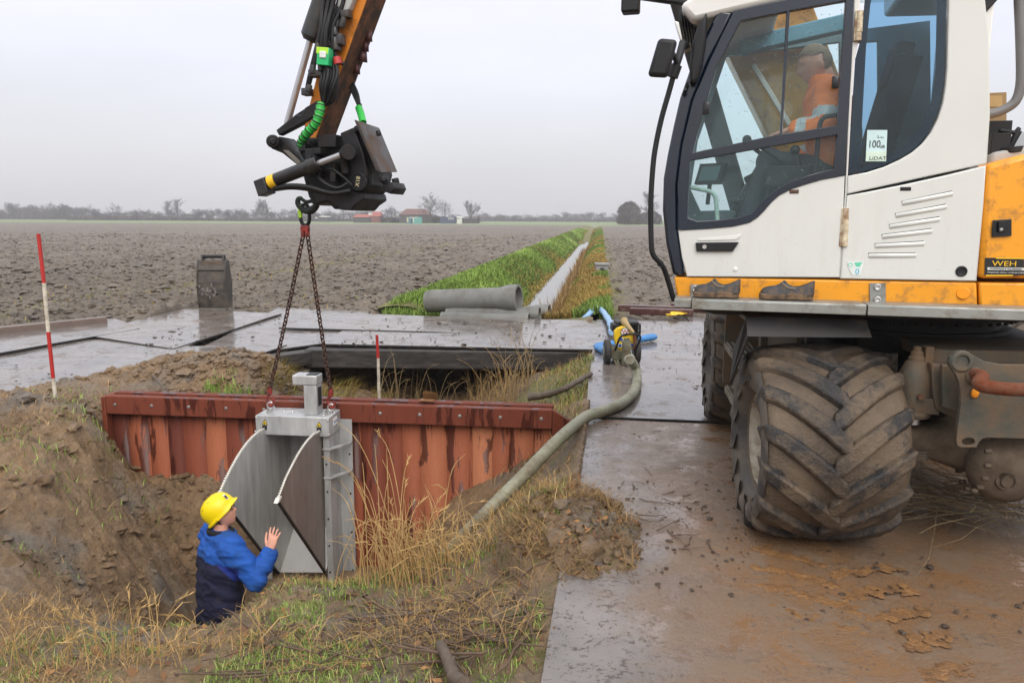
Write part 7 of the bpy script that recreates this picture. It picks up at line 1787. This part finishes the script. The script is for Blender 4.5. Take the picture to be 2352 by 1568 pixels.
# clods, crumbs, leaves and twigs
def lumps(name, label, P, R, mat, flat=.6, seed=1, attr=0.0):
    rng = np.random.default_rng(seed); ico = bmesh.new(); bmesh.ops.create_icosphere(ico, subdivisions=2, radius=1); v0 = np.array([v.co[:] for v in ico.verts]); f0 = np.array([[v.index for v in f.verts] for f in ico.faces]); ico.free()
    n = len(P); nv = len(v0); V = np.empty((n, nv, 3))
    for i in range(n):
        k = rng.normal(0, 1, (3, 3)); ph = rng.uniform(0, 6, 3)
        rr_ = 1 + .22 * np.sin(v0 @ k.T * 2.0 + ph).sum(1) / 1.5 + rng.normal(0, .17, nv)
        sc = rng.uniform(.7, 1.35, 3) * np.array([1, 1, flat]); a = rng.uniform(0, 6.28); q = v0 * rr_[:, None] * sc * R[i]
        V[i, :, 0] = q[:, 0] * np.cos(a) - q[:, 1] * np.sin(a) + P[i, 0]; V[i, :, 1] = q[:, 0] * np.sin(a) + q[:, 1] * np.cos(a) + P[i, 1]; V[i, :, 2] = q[:, 2] + P[i, 2]
    F = (f0[None] + (np.arange(n) * nv)[:, None, None]).reshape(-1, 3)
    o = mesh_np(name, V.reshape(-1, 3), F, mat, None, smooth=50, attrs={'grass': np.full(n * nv, attr)}); return tag(o, label, None, None, 'stuff')
slope = lambda x, y: (1 - sstep(7.3, 7.8, y + .12 * (x + 3))) * sstep(4.6, 5.3, y) * (1 - sstep(-2.4, -1.9, x)) 
P = scatter(11000, -5.8, -1.9, 4.4, 8.0, lambda x, y: slope(x, y) * np.clip(.35 + 1.5 * patch(x, y, 1.3, 80), 0, 1))
lumps('mud_clods', 'crumbled clay on the pit slope', P, np.clip(RNG.lognormal(-4.6, .5, len(P)), .004, .04), M_mud, .6, 2)
P = scatter(90, -4.8, -2.2, 4.8, 7.6, lambda x, y: slope(x, y) * .9)
lumps('mud_clods', 'bigger wet clay clods on the pit slope', P, np.clip(RNG.lognormal(-2.9, .35, len(P)), .03, .10), M_mud, .45, 17)
P = scatter(5200, -5.2, -2.0, 8.3, 9.7, lambda x, y: np.exp(-(((x + 3.1) / 1.2) ** 2 + ((y - 9.0) / .42) ** 2)))
lumps('mud_clods', 'dark clods of the mud heap behind the wall', P, np.clip(RNG.lognormal(-3.75, .5, len(P)), .01, .085), M_mud, .6, 3)
P = scatter(1600, -7.5, -3.2, 6.2, 9.2, lambda x, y: .6 * np.clip(.4 + 1.2 * patch(x, y, 1.2, 84), 0, 1))
lumps('mud_clods', 'loose mud beside the tall range pole', P, np.clip(RNG.lognormal(-3.7, .5, len(P)), .01, .09), M_mud, .6, 4)
P = scatter(900, HEAP.x - .5, HEAP.x + .5, HEAP.y - .8, HEAP.y + .8, lambda x, y: heapm(x, y) * .8)
lumps('mud_clods', 'lumps of the muddy heap on the plate edge', P, np.clip(RNG.lognormal(-3.9, .5, len(P)), .01, .06), M_mud, .7, 5)
P = scatter(7000, -3.6, .7, 2.4, 5.2, lambda x, y: edge_ok(x, y) * np.clip(.12 + 1.5 * patch(x, y, 1.6, 88), 0, 1))
lumps('mud_clods', 'mud crumbs among the near grass', P, np.clip(RNG.lognormal(-4.5, .55, len(P)), .004, .045), M_mud, .6, 6)
# field edge clods
yf = 11.2 * (85 / 11.2) ** RNG.uniform(0, 1, 26000); xf = RNG.uniform(-.74, .1, 26000) * yf; sf = s_of(xf, yf)
kk = (sf < -2.9) & ~in_poly(xf, yf, LEFT_PLATES) & (RNG.uniform(0, 1, 26000) < .95) & ~((np.abs(xf + 6.35) < .7) & (yf < 16.2) & (yf > 13)); xf = xf[kk]; yf = yf[kk]
lumps('field_clods', 'large clods on the near part of the ploughed field', np.c_[xf, yf, lfield_h(xf, yf)], np.clip(RNG.lognormal(-3.3, .5, len(xf)), .02, .10) * (1 + yf * .008), M_field, .5, 8)
yf = 15.8 * (80 / 15.8) ** RNG.uniform(0, 1, 6500); xf = s_ = RNG.uniform(2.1, 14, 6500) + DS * yf + DC
lumps('field_clods', 'clods on the field beside the brown bank', np.c_[xf, yf, rfield_h(xf, yf)], np.clip(RNG.lognormal(-3.2, .5, len(xf)), .02, .10) * (1 + yf * .006), M_field, .5, 9)
# crumbs on plates
def plate_pts(n, x0, x1, y0, y1, f, s): 
    x = RNG.uniform(x0, x1, n); y = RNG.uniform(y0, y1, n); k = (x > plate_edge(y) + .06) & (patch(x, y, f, s) > .12); return np.c_[x[k], y[k], np.full(k.sum(), .008)]
M_crumb = simple('dark_mud_crumb', srgb(66, 54, 44), .55, var=.3, scale=40)
P = plate_pts(2200, .1, 3.2, 3.2, 14, .9, 90); P[:, 2] = np.where(P[:, 1] > 7.05, .016, .006)
lumps('mud_crumbs', 'mud crumbs scattered on the site road plates', P, np.clip(RNG.lognormal(-5.1, .5, len(P)), .003, .018), M_crumb, .4, 10)
xx = RNG.uniform(-7.5, 1, 1500); yy = RNG.uniform(7.2, 15, 1500); ff = in_poly(xx, yy, LEFT_PLATES) & (patch(xx, yy, .8, 93) > .08)
xx = xx[ff]; yy = yy[ff]; lumps('mud_crumbs', 'mud crumbs scattered on the steel plates across the site', np.c_[xx, yy, np.full(len(xx), .022)], np.clip(RNG.lognormal(-4.6, .5, len(xx)), .006, .03), M_crumb, .3, 11)
xx = RNG.uniform(-2.6, .9, 180); yy = RNG.uniform(11, 14.2, 180); lumps('mud_crumbs', 'mud crumbs on the crossing plates', np.c_[xx, yy, np.full(180, .028)], np.clip(RNG.lognormal(-4.4, .5, 180), .006, .035), M_crumb, .3, 12)
# tread marks pressed in the mud film
TP = []; TR_ = []; rr = random.Random(21)
wdir = -AX; o0 = NEARW + wdir * .35
for k in range(11):
    for sg in (-1, 1):
        c = o0 + wdir * (.24 * k + (.12 if sg > 0 else 0)) + RX * (.39 * 0)
        for j in range(70):
            u = j / 69; 
            if rr.random() < .25 + .02 * k: continue
            p = c + RX * sg * (.37 - .36 * u) + wdir * (.16 * u) + Vector((rr.gauss(0, .02), rr.gauss(0, .024), 0)); p.z = .002
            TP.append(tuple(p)); TR_.append(rr.uniform(.006, .03))
M_tread = simple('wet_brown_mud', srgb(132, 98, 64), .2, var=.2, scale=12, dirt=srgb(92, 68, 48), dscale=14, damt=.5, bump=.7, bscale=60)
lumps('tread_print', 'chevron tyre print of wet brown mud on the plate', np.array(TP), np.array(TR_), M_tread, .09, 14)
# leaves
n = 900; P = np.concatenate([scatter(2600, -2.4, .75, 2.4, 5.2, lambda x, y: edge_ok(x, y) * crest(x, y) * .22), scatter(1100, HEAP.x - .5, HEAP.x + .5, HEAP.y - .8, HEAP.y + .8, lambda x, y: heapm(x, y) * .45)])
n = len(P); a = RNG.uniform(0, 6.28, n); r = RNG.uniform(.012, .035, n); e1 = np.c_[np.cos(a), np.sin(a), RNG.normal(0, .5, n)] * r[:, None]; e2_ = np.c_[-np.sin(a), np.cos(a), RNG.normal(0, .5, n)] * (r * .55)[:, None]; P[:, 2] += .018
V = np.stack([P - e1, P + e2_ - e1 * .2, P + e1, P - e2_ - e1 * .2], 1).reshape(-1, 3)
o = mesh_np('fallen_leaves', V, np.arange(4 * n).reshape(-1, 4), grass_mat('dead_leaf', [(0, srgb(58, 42, 32)), (.6, srgb(112, 80, 54)), (1, srgb(160, 118, 72))], .6), None, attrs={'tint': np.repeat(RNG.uniform(0, 1, n), 4)}); tag(o, 'brown fallen leaves in the near grass', None, None, 'stuff')
M_twig = simple('wet_twig', srgb(88, 70, 56), .55, var=.3, scale=20, bump=.4)
def twigs(name, label, n, gen, r0, l0, l1, seed, mat=None):
    rr = random.Random(seed); mb = MB()
    for _ in range(n):
        p, zf = gen(rr); a = rr.uniform(0, 6.28); L = rr.uniform(l0, l1); d = Vector((math.cos(a), math.sin(a), rr.gauss(0, .12)))
        pts = []; q = Vector(p)
        for k in range(4): pts.append(q.copy()); q = q + d * L / 3 + Vector((rr.gauss(0, .12), rr.gauss(0, .12), rr.gauss(0, .05))) * L / 3
        if zf: 
            for t_ in pts: t_.z = max(t_.z, float(near_height(np.array([t_.x]), np.array([t_.y]))[0]) + r0)
        r_ = r0 * rr.uniform(.5, 1.4); mb.tube(pts, [r_, r_ * .9, r_ * .75, r_ * .4], 5)
    return tag(mb.build(name, mat or M_twig, None, smooth=60), label, None, None, 'stuff')
def g1(rr): p = base(rr.uniform(560, 1240), rr.uniform(1340, 1560), -.2); return p + UZ * .02, True
twigs('twigs', 'dead twigs lying in the near grass', 170, g1, .005, .06, .4, 31)
def g2(rr): p = base(rr.gauss(1090, 60), rr.uniform(1380, 1540), -.1); return p + UZ * .025, True
twigs('twigs', 'pile of twigs below the plate edge', 34, g2, .007, .15, .5, 32)
def g3(rr): p = at_z(rr.gauss(2240, 70), rr.uniform(1130, 1200), .06); return p + UZ * rr.uniform(0, .14), False
twigs('brushwood', 'bundle of thin brushwood under the excavator axle', 170, g3, .0028, .3, .9, 33, simple('pale_brushwood', srgb(128, 112, 84), .7, var=.35, scale=20))
def g4(rr): p = at_z(rr.uniform(1400, 1640), rr.uniform(985, 1260), .008); return p, False
twigs('twigs', 'bits of twig and straw on the wet plates', 34, g4, .0035, .04, .25, 34)
def branch(pts, r0, r1, label):
    pp = smooth_path([Vector((*at_z(px, py, z).xy, z)) for px, py, z in pts], 6); rr = random.Random(len(label)); pp = [p + Vector((rr.gauss(0, .004), rr.gauss(0, .004), rr.gauss(0, .003))) for p in pp]
    mb = MB(); n = len(pp); mb.tube(pp, [r0 + (r1 - r0) * i / (n - 1) + rr.uniform(-.002, .002) for i in range(n)], 9)
    k = pp[n // 2]; mb.tube([k, k + (pp[-1] - pp[0]).normalized() * .12 + UZ * .03 + Vector((.05, -.06, 0))], [r1 * .7, r1 * .3], 6)
    tag(mb.build('branch', simple('dark_bark', srgb(86, 74, 62), .6, var=.3, scale=16, bump=.6, bscale=50), None, smooth=60), label, 'branch')
branch([(1213, 913, -.17), (1262, 905, -.12), (1305, 888, -.02), (1357, 858, .05)], .045, .03, 'dark branch lying on the bank between the wall end and the pump')
branch([(1060, 1575, .0), (1035, 1530, -.02), (1012, 1478, -.05)], .034, .026, 'thick mossy branch at the bottom edge of the near grass')
branch([(800, 1420, -.33), (900, 1412, -.3), (1010, 1398, -.26), (1082, 1370, -.18), (1120, 1352, -.12)], .010, .007, 'long thin branch lying across the near bank')
branch([(1352, 1172, .05), (1440, 1182, .02), (1500, 1198, .02), (1525, 1192, .03)], .006, .003, 'thin twig sticking out of the mud heap over the plate')
branch([(345, 858, .02), (380, 892, .10), (398, 905, .05)], .012, .008, 'thin pale stick in the mud heap behind the wall')
# ------------------------------------------------------------------ distant trees and buildings
M_bark = simple('bare_twigs', srgb(58, 54, 50), .9, var=.15, scale=.3)
M_trunk = simple('grey_bark', srgb(84, 76, 66), .9, var=.2, scale=1)
def tree_mesh(kind, seed):
    rr = random.Random(seed); trunk = MB(); tw = []
    cone = {'round': 50, 'upright': 22, 'multi': 32, 'bush': 62}[kind]
    def grow(p, d, L, r, lv):
        q = p; pts = [q]
        for k in range(3):
            d = (d + Vector((rr.gauss(0, .13), rr.gauss(0, .13), .09))).normalized(); q = q + d * L / 3; pts.append(q)
        tw.append((pts, r))
        if lv >= 3: return
        for k in range({0: 6, 1: 5, 2: 4}[lv]):
            a_ = rr.uniform(0, 6.28); s_ = d.orthogonal().normalized(); t_ = d.cross(s_); dd = (d + (s_ * math.cos(a_) + t_ * math.sin(a_)) * rr.uniform(.45, .85)).normalized()
            u = rr.uniform(.3, 1); i_ = min(2, int(u * 3)); f_ = u * 3 - i_; grow(pts[i_] * (1 - f_) + pts[i_ + 1] * f_, dd, L * rr.uniform(.42, .62), r * .55, lv + 1)
    leaders = [(Vector((0, 0, 0)), UZ.copy())] if kind in ('round', 'upright') else [(Vector((rr.gauss(0, .03), rr.gauss(0, .03), 0)), Vector((rr.gauss(0, .3), rr.gauss(0, .3), 1)).normalized()) for _ in range(4)]
    for p0, d0 in leaders:
        HL_ = 1.0 if len(leaders) == 1 else rr.uniform(.75, 1.0); q = p0; pts = [q]; d = d0.copy()
        for k in range(8):
            d = (d + Vector((rr.gauss(0, .07), rr.gauss(0, .07), .04))).normalized(); q = q + d * HL_ * .82 / 8; pts.append(q)
        trunk.tube(pts, [(.017 if len(leaders) == 1 else .011) * (1 - .1 * k) for k in range(9)], 5)
        nb = 20 if len(leaders) == 1 else 9
        for k in range(nb):
            u = (.20 + .78 * k / nb) if kind != 'bush' else (.08 + .85 * k / nb); i_ = min(7, int(u * 8)); f_ = u * 8 - i_; pp_ = pts[i_] * (1 - f_) + pts[i_ + 1] * f_
            an = rad(cone * rr.uniform(.6, 1.3)) * (1 - .45 * u); az = k * 2.4 + rr.uniform(-.5, .5); dd = Vector((math.cos(az) * math.sin(an), math.sin(az) * math.sin(an), math.cos(an)))
            L = {'round': .34, 'upright': .24, 'multi': .26, 'bush': .26}[kind] * (1.15 - .75 * abs(u - .45)) * rr.uniform(.75, 1.2); grow(pp_, dd, L, .0075, 0 if rr.random() < .25 else 1)
    V = []; F = []
    for pts, r in tw:
        r = max(r, .0026)
        for a, b in zip(pts[:-1], pts[1:]):
            d = (b - a).normalized(); s = d.orthogonal().normalized() * r; t_ = d.cross(s); n = len(V)
            V += [a + s, a - s * .5 + t_ * .87, a - s * .5 - t_ * .87, b]; F += [(n, n + 1, n + 3), (n + 1, n + 2, n + 3), (n + 2, n, n + 3)]
    V = np.array([tuple(v) for v in V]); zmax = V[:, 2].max(); 
    return trunk, V, np.array(F), zmax
PROTO = {}
for kind, seeds in (('round', (1, 2, 3)), ('upright', (4, 5)), ('multi', (6, 7)), ('bush', (8, 9, 10))):
    for sd in seeds:
        trunk, V, F, zm = tree_mesh(kind, sd)
        w_ = max(np.percentile(np.abs(V[:, 0]), 96), np.percentile(np.abs(V[:, 1]), 96)) * 2
        tm = trunk.build('trunk_shape', M_trunk); cm = mesh_np('crown_shape', V, F, M_bark)
        PROTO.setdefault(kind, []).append((tm.data, cm.data, zm, w_)); bpy.data.objects.remove(tm); bpy.data.objects.remove(cm)
trng = random.Random(77)
def tree(px, top, Y, width, kind, label, group=None, name='bare_tree'):
    b = at_y(px, 0, Y); zt_ = at_y(px, top, Y).z; H = zt_ + .12
    tm, cm, zm, w0 = trng.choice(PROTO[kind]); wx = (width / FPX * Y) / w0
    r = bpy.data.objects.new(name, None); COL.objects.link(r); r.location = (b.x, Y, -.15); r.rotation_euler = (0, 0, trng.uniform(0, 6.28)); r.scale = (wx, wx, H / zm)
    tag(r, label, 'tree', group)
    for nm, me in (('trunk', tm), ('crown', cm)):
        o = bpy.data.objects.new(nm, me); COL.objects.link(o); o.parent = r
tree(222, 463, 520, 34, 'round', 'solitary rounded bare tree above the low tree line on the far field edge')
tree(353, 458, 480, 24, 'upright', 'slimmer of the twin upright bare poplars on the horizon')
tree(378, 454, 480, 30, 'upright', 'fuller of the twin upright bare poplars on the horizon')
tree(592, 455, 400, 56, 'multi', 'broad many-stemmed bare tree on the horizon beside the excavator coupler')
tree(978, 440, 320, 50, 'round', 'tallest bare tree, behind the distant barn')
tree(1017, 456, 330, 36, 'round', 'bare tree with a lopped crown next to the tallest one')
tree(1082, 457, 330, 42, 'multi', 'leaning bare tree at the end of the farmyard')
tree(883, 470, 345, 50, 'bush', 'dense dark rounded tree between the red house and the barn')
tree(1512, 438, 320, 44, 'upright', 'thin bare tree partly hidden behind the cab front pillar')
GA = 'bare trees of the dense far wood'; LA_ = 'bare grey tree in the dense wood at the far edge of the ploughed field'
for x in np.linspace(-20, 165, 22): tree(x + trng.uniform(-4, 4), trng.uniform(461, 476), trng.uniform(500, 560), trng.uniform(30, 50), trng.choice(['round', 'multi', 'bush']), LA_, GA)
GB = 'low bare trees of the far tree line'; LB_ = 'low bare tree in the thin tree line along the far horizon'
for x in np.linspace(170, 868, 76): tree(x + trng.uniform(-6, 6), trng.uniform(475, 490), trng.uniform(420, 500), trng.uniform(18, 36), trng.choice(['round', 'multi', 'bush', 'bush']), LB_, GB)
GC = 'faint trees beyond the ditch end'; LC_ = 'faint tree fading in the mist beyond the end of the ditch'
for x in np.linspace(1100, 1440, 26): tree(x + trng.uniform(-6, 6), trng.uniform(484, 497), trng.uniform(560, 700), trng.uniform(18, 42), trng.choice(['round', 'multi', 'bush', 'bush']), LC_, GC)
for x in np.linspace(895, 1090, 9): tree(x, trng.uniform(488, 497), trng.uniform(340, 360), trng.uniform(24, 40), 'bush', 'low bare shrub around the distant farmyard', 'shrubs of the farmyard')
# big hedge bush by the cab
M_bush = grass_mat('brown_hedge_leaf', [(0, srgb(54, 50, 44)), (1, srgb(84, 77, 68))])
def shrub(px0, px1, top, Y, label, n=2600, name='hedge_bush'):
    a = at_y(px0, 0, Y).x; b = at_y(px1, 0, Y).x; H = at_y((px0 + px1) / 2, top, Y).z + .15; c = ((a + b) / 2, Y, -.15)
    r = empty(name, c, label, 'bush')
    th = RNG.uniform(0, 2 * np.pi, n); q = RNG.uniform(0, 1, n) ** .4; zz = RNG.uniform(0, 1, n)
    prof = np.sqrt(np.clip(1 - ((zz - .35) / .66) ** 2, 0, 1)) * (1 + .3 * fbm(th * 2, zz * 4, 2, 33)); lim = 1 + .12 * fbm(th * 3, zz * 0, 2, 36)
    P = np.c_[c[0] + np.cos(th) * q * prof * (b - a) / 2, c[1] + np.sin(th) * q * prof * (b - a) / 2, c[2] + zz * H * lim]
    blades('foliage', P, RNG.uniform(.5, 1.1, n) * Y / 330, .16 * Y / 330, RNG.uniform(.1, .9, n), M_bush, None, parent=r, kind=None)
    mb = MB(); mb.tube([Vector(c), Vector(c) + UZ * H * .5], [.2, .08], 6); mb.build('stem', M_trunk, r)
shrub(1428, 1490, 466, 300, 'big dense brown bush on the horizon between the ditch end and the cab', 6000)
shrub(1480, 1540, 488, 315, 'lower hedge bush running on behind the cab front pillar', 3500)
# continuous undergrowth
def undergrowth(px0, px1, Y, h0, h1, n, label):
    px = RNG.uniform(px0, px1, n); y = Y + RNG.uniform(-6, 12, n); x = (px - CX) / FPX * y * 1.0
    P = np.c_[x, y, np.full(n, -.15)]; blades('undergrowth', P, RNG.uniform(h0, h1, n) * (1 + .5 * fbm(px * .02, px * 0, 3, 41)), .5, RNG.uniform(.0, .5, n), M_bush, label)
undergrowth(-60, 170, 505, 3, 6.5, 2600, 'dark undergrowth of the far wood')
undergrowth(165, 880, 440, 1.2, 3.0, 4200, 'low hedge along the far tree line')
undergrowth(1095, 1440, 600, 1.5, 4.5, 2600, 'misty hedge beyond the ditch end')
undergrowth(880, 1100, 352, 1.5, 3.6, 1500, 'scrub round the farmyard')
# farm buildings
def house(px0, px1, eave, ridge, Y, wall_m, roof_m, label, name='farm_building', wins=(), deep=8, hip=.12):
    a = at_y(px0, 0, Y).x; b = at_y(px1, 0, Y).x; ze = at_y(px0, eave, Y).z; zr = at_y(px0, ridge, Y).z; z0 = -.15
    r = empty(name, ((a + b) / 2, Y, z0), label, 'building')
    mb = MB(); mb.prism([(a, Y, z0), (b, Y, z0), (b, Y + deep, z0), (a, Y + deep, z0)], UZ * (ze - z0)); mb.build('wall', wall_m, r, smooth=0)
    if zr > ze + .1:
        o = .3; h_ = (b - a) * hip; A = [(a - o, Y - o, ze + .01), (b + o, Y - o, ze + .01), (b + o, Y + deep + o, ze + .01), (a - o, Y + deep + o, ze + .01)]; R1, R2 = (a + h_, Y + deep / 2, zr), (b - h_, Y + deep / 2, zr)
        mb = MB(); mb.add(A + [R1, R2], [(0, 1, 5, 4), (1, 2, 5), (2, 3, 4, 5), (3, 0, 4), (3, 2, 1, 0)]); mb.build('roof', roof_m, r, smooth=0)
    for (w0, w1, t0, t1, mt) in wins:
        p0 = at_y(w0, t0, Y - .04); p1 = at_y(w1, t1, Y - .04); mb = MB(); mb.box(((p0.x + p1.x) / 2, Y - .03, (p0.z + p1.z) / 2), abs(p1.x - p0.x), .08, abs(p0.z - p1.z)); mb.build('window' if mt is not M_doorp else 'door', mt, r, smooth=0)
    return r
M_brick = simple('dull_brick', srgb(120, 74, 66), .9, var=.1, scale=.5); M_tile = simple('dull_roof_tiles', srgb(104, 74, 66), .9, var=.1, scale=.5); M_roofred = simple('red_roof_tiles', srgb(150, 82, 70), .9, var=.1)
M_timb = simple('dark_timber_wall', srgb(74, 72, 70), .9); M_zincroof = simple('grey_sheet_roof', srgb(112, 110, 108), .8); M_whitew = simple('white_render', srgb(206, 206, 200), .8); M_pane = simple('window_pane', srgb(150, 160, 165), .3); M_doorp = simple('blue_door', srgb(70, 96, 120), .5)
M_cont = simple('blue_container', srgb(70, 110, 128), .6); M_teal = simple('teal_container', srgb(86, 150, 146), .6); M_bluec = simple('dark_blue_fence', srgb(62, 72, 96), .7)
house(908, 978, 493, 479, 330, M_timb, M_tile, 'large dark timber barn with a brown tiled hip roof', deep=16, hip=.16)
house(840, 862, 497, 486, 345, M_brick, M_roofred, 'small red house with white framed window left of the barn', wins=[(846, 855, 489.5, 494, M_whitew)], hip=.02)
house(798, 836, 499, 492, 350, M_timb, M_roofred, 'low dark shed with a reddish roof beside the red house', hip=.05)
house(715, 738, 498, 496.4, 400, M_timb, M_whitew, 'small flat shed with a white roof edge behind the chain', wins=[(724, 729, 498.5, 502, M_whitew)], deep=5)
house(925, 936, 499, 499, 300, M_cont, M_cont, 'blue-grey site cabin before the barn', name='site_cabin', deep=3, wins=[(934.6, 938, 499.5, 510, simple('cream_door', srgb(200, 190, 140), .6))])
house(940, 961, 498.5, 498.5, 300, M_teal, M_teal, 'teal and white site cabin before the barn', name='site_cabin', deep=3, wins=[(940, 948, 498.8, 500.5, M_whitew), (948.5, 951, 499, 510, M_whitew), (952, 960, 498.8, 500.5, M_whitew)])
house(1006, 1044, 498, 498, 315, M_bluec, M_bluec, 'long dark blue container row in the farmyard', name='container', deep=3, wins=[(1030 + 3.4 * k, 1031.4 + 3.4 * k, 499, 505, M_whitew) for k in range(4)])
house(1046, 1058, 500, 497.5, 312, M_whitew, M_whitew, 'tiny white hut beside the blue containers', name='hut', deep=3, wins=[(1051, 1053, 499.8, 503, M_ink)])
house(1062, 1092, 502, 497, 330, M_timb, M_zincroof, 'low grey roofed shed at the farmyard end', deep=8)

# ------------------------------------------------------------------ air
hz = MB(); hz.box((0, 480, 8.0), 3200, 1080, 22.0)
vm = bpy.data.materials.new('misty_air'); vm.use_nodes = True; n = vm.node_tree.nodes; n.remove(n['Principled BSDF'])
pv = n.new('ShaderNodeVolumePrincipled'); pv.inputs['Color'].default_value = (.93, .93, .96, 1); pv.inputs['Density'].default_value = HAZE; pv.inputs['Anisotropy'].default_value = .2
vm.node_tree.links.new(pv.outputs[0], n['Material Output'].inputs['Volume'])
ho_ = hz.build('haze', vm, smooth=0); tag(ho_, kind='stuff')
# ------------------------------------------------------------------ separate pieces become parts of their own
def islands(o, new):
    me = o.data; n = len(me.vertices); par = list(range(n))
    def find(a):
        while par[a] != a: par[a] = par[par[a]]; a = par[a]
        return a
    for e_ in me.edges:
        a, b = find(e_.vertices[0]), find(e_.vertices[1])
        if a != b: par[a] = b
    groups = {}
    for pl in me.polygons: groups.setdefault(find(pl.vertices[0]), []).append(pl)
    for k, pls in enumerate(groups.values()):
        idx = {}; F = []
        for pl in pls: F.append([idx.setdefault(v, len(idx)) for v in pl.vertices])
        m2 = bpy.data.meshes.new(new); V = [None] * len(idx)
        for v, i in idx.items(): V[i] = me.vertices[v].co[:]
        m2.from_pydata(V, [], F)
        for mm in me.materials: m2.materials.append(mm)
        m2.polygons.foreach_set('material_index', [pl.material_index for pl in pls]); m2.polygons.foreach_set('use_smooth', [pl.use_smooth for pl in pls])
        m2.update(); q = bpy.data.objects.new(new, m2); COL.objects.link(q); q.parent = o.parent; q.matrix_parent_inverse = o.matrix_parent_inverse.copy()
        for md in o.modifiers:
            if md.type == 'BEVEL': b = q.modifiers.new('bevel', 'BEVEL'); b.width = md.width; b.segments = md.segments; b.limit_method = 'ANGLE'; b.angle_limit = md.angle_limit
    bpy.data.objects.remove(o)
for old, new in (('flange_bolts', 'flange_bolt'), ('locking_pins', 'locking_pin'), ('hose_couplings', 'hose_coupling'), ('window_latch', 'window_latch'), ('door_plug', 'door_plug'), ('panel_lock', 'panel_lock'), ('daylight_strip', 'daylight_strip'), ('rear_couplings', 'rear_coupling'), ('housing_screws', 'housing_screw'), ('frame_bolts', 'frame_bolt'), ('scratches', 'scratch')):
    for o in [o for o in bpy.data.objects if o.name.split('.')[0] == old and o.type == 'MESH']: islands(o, new)
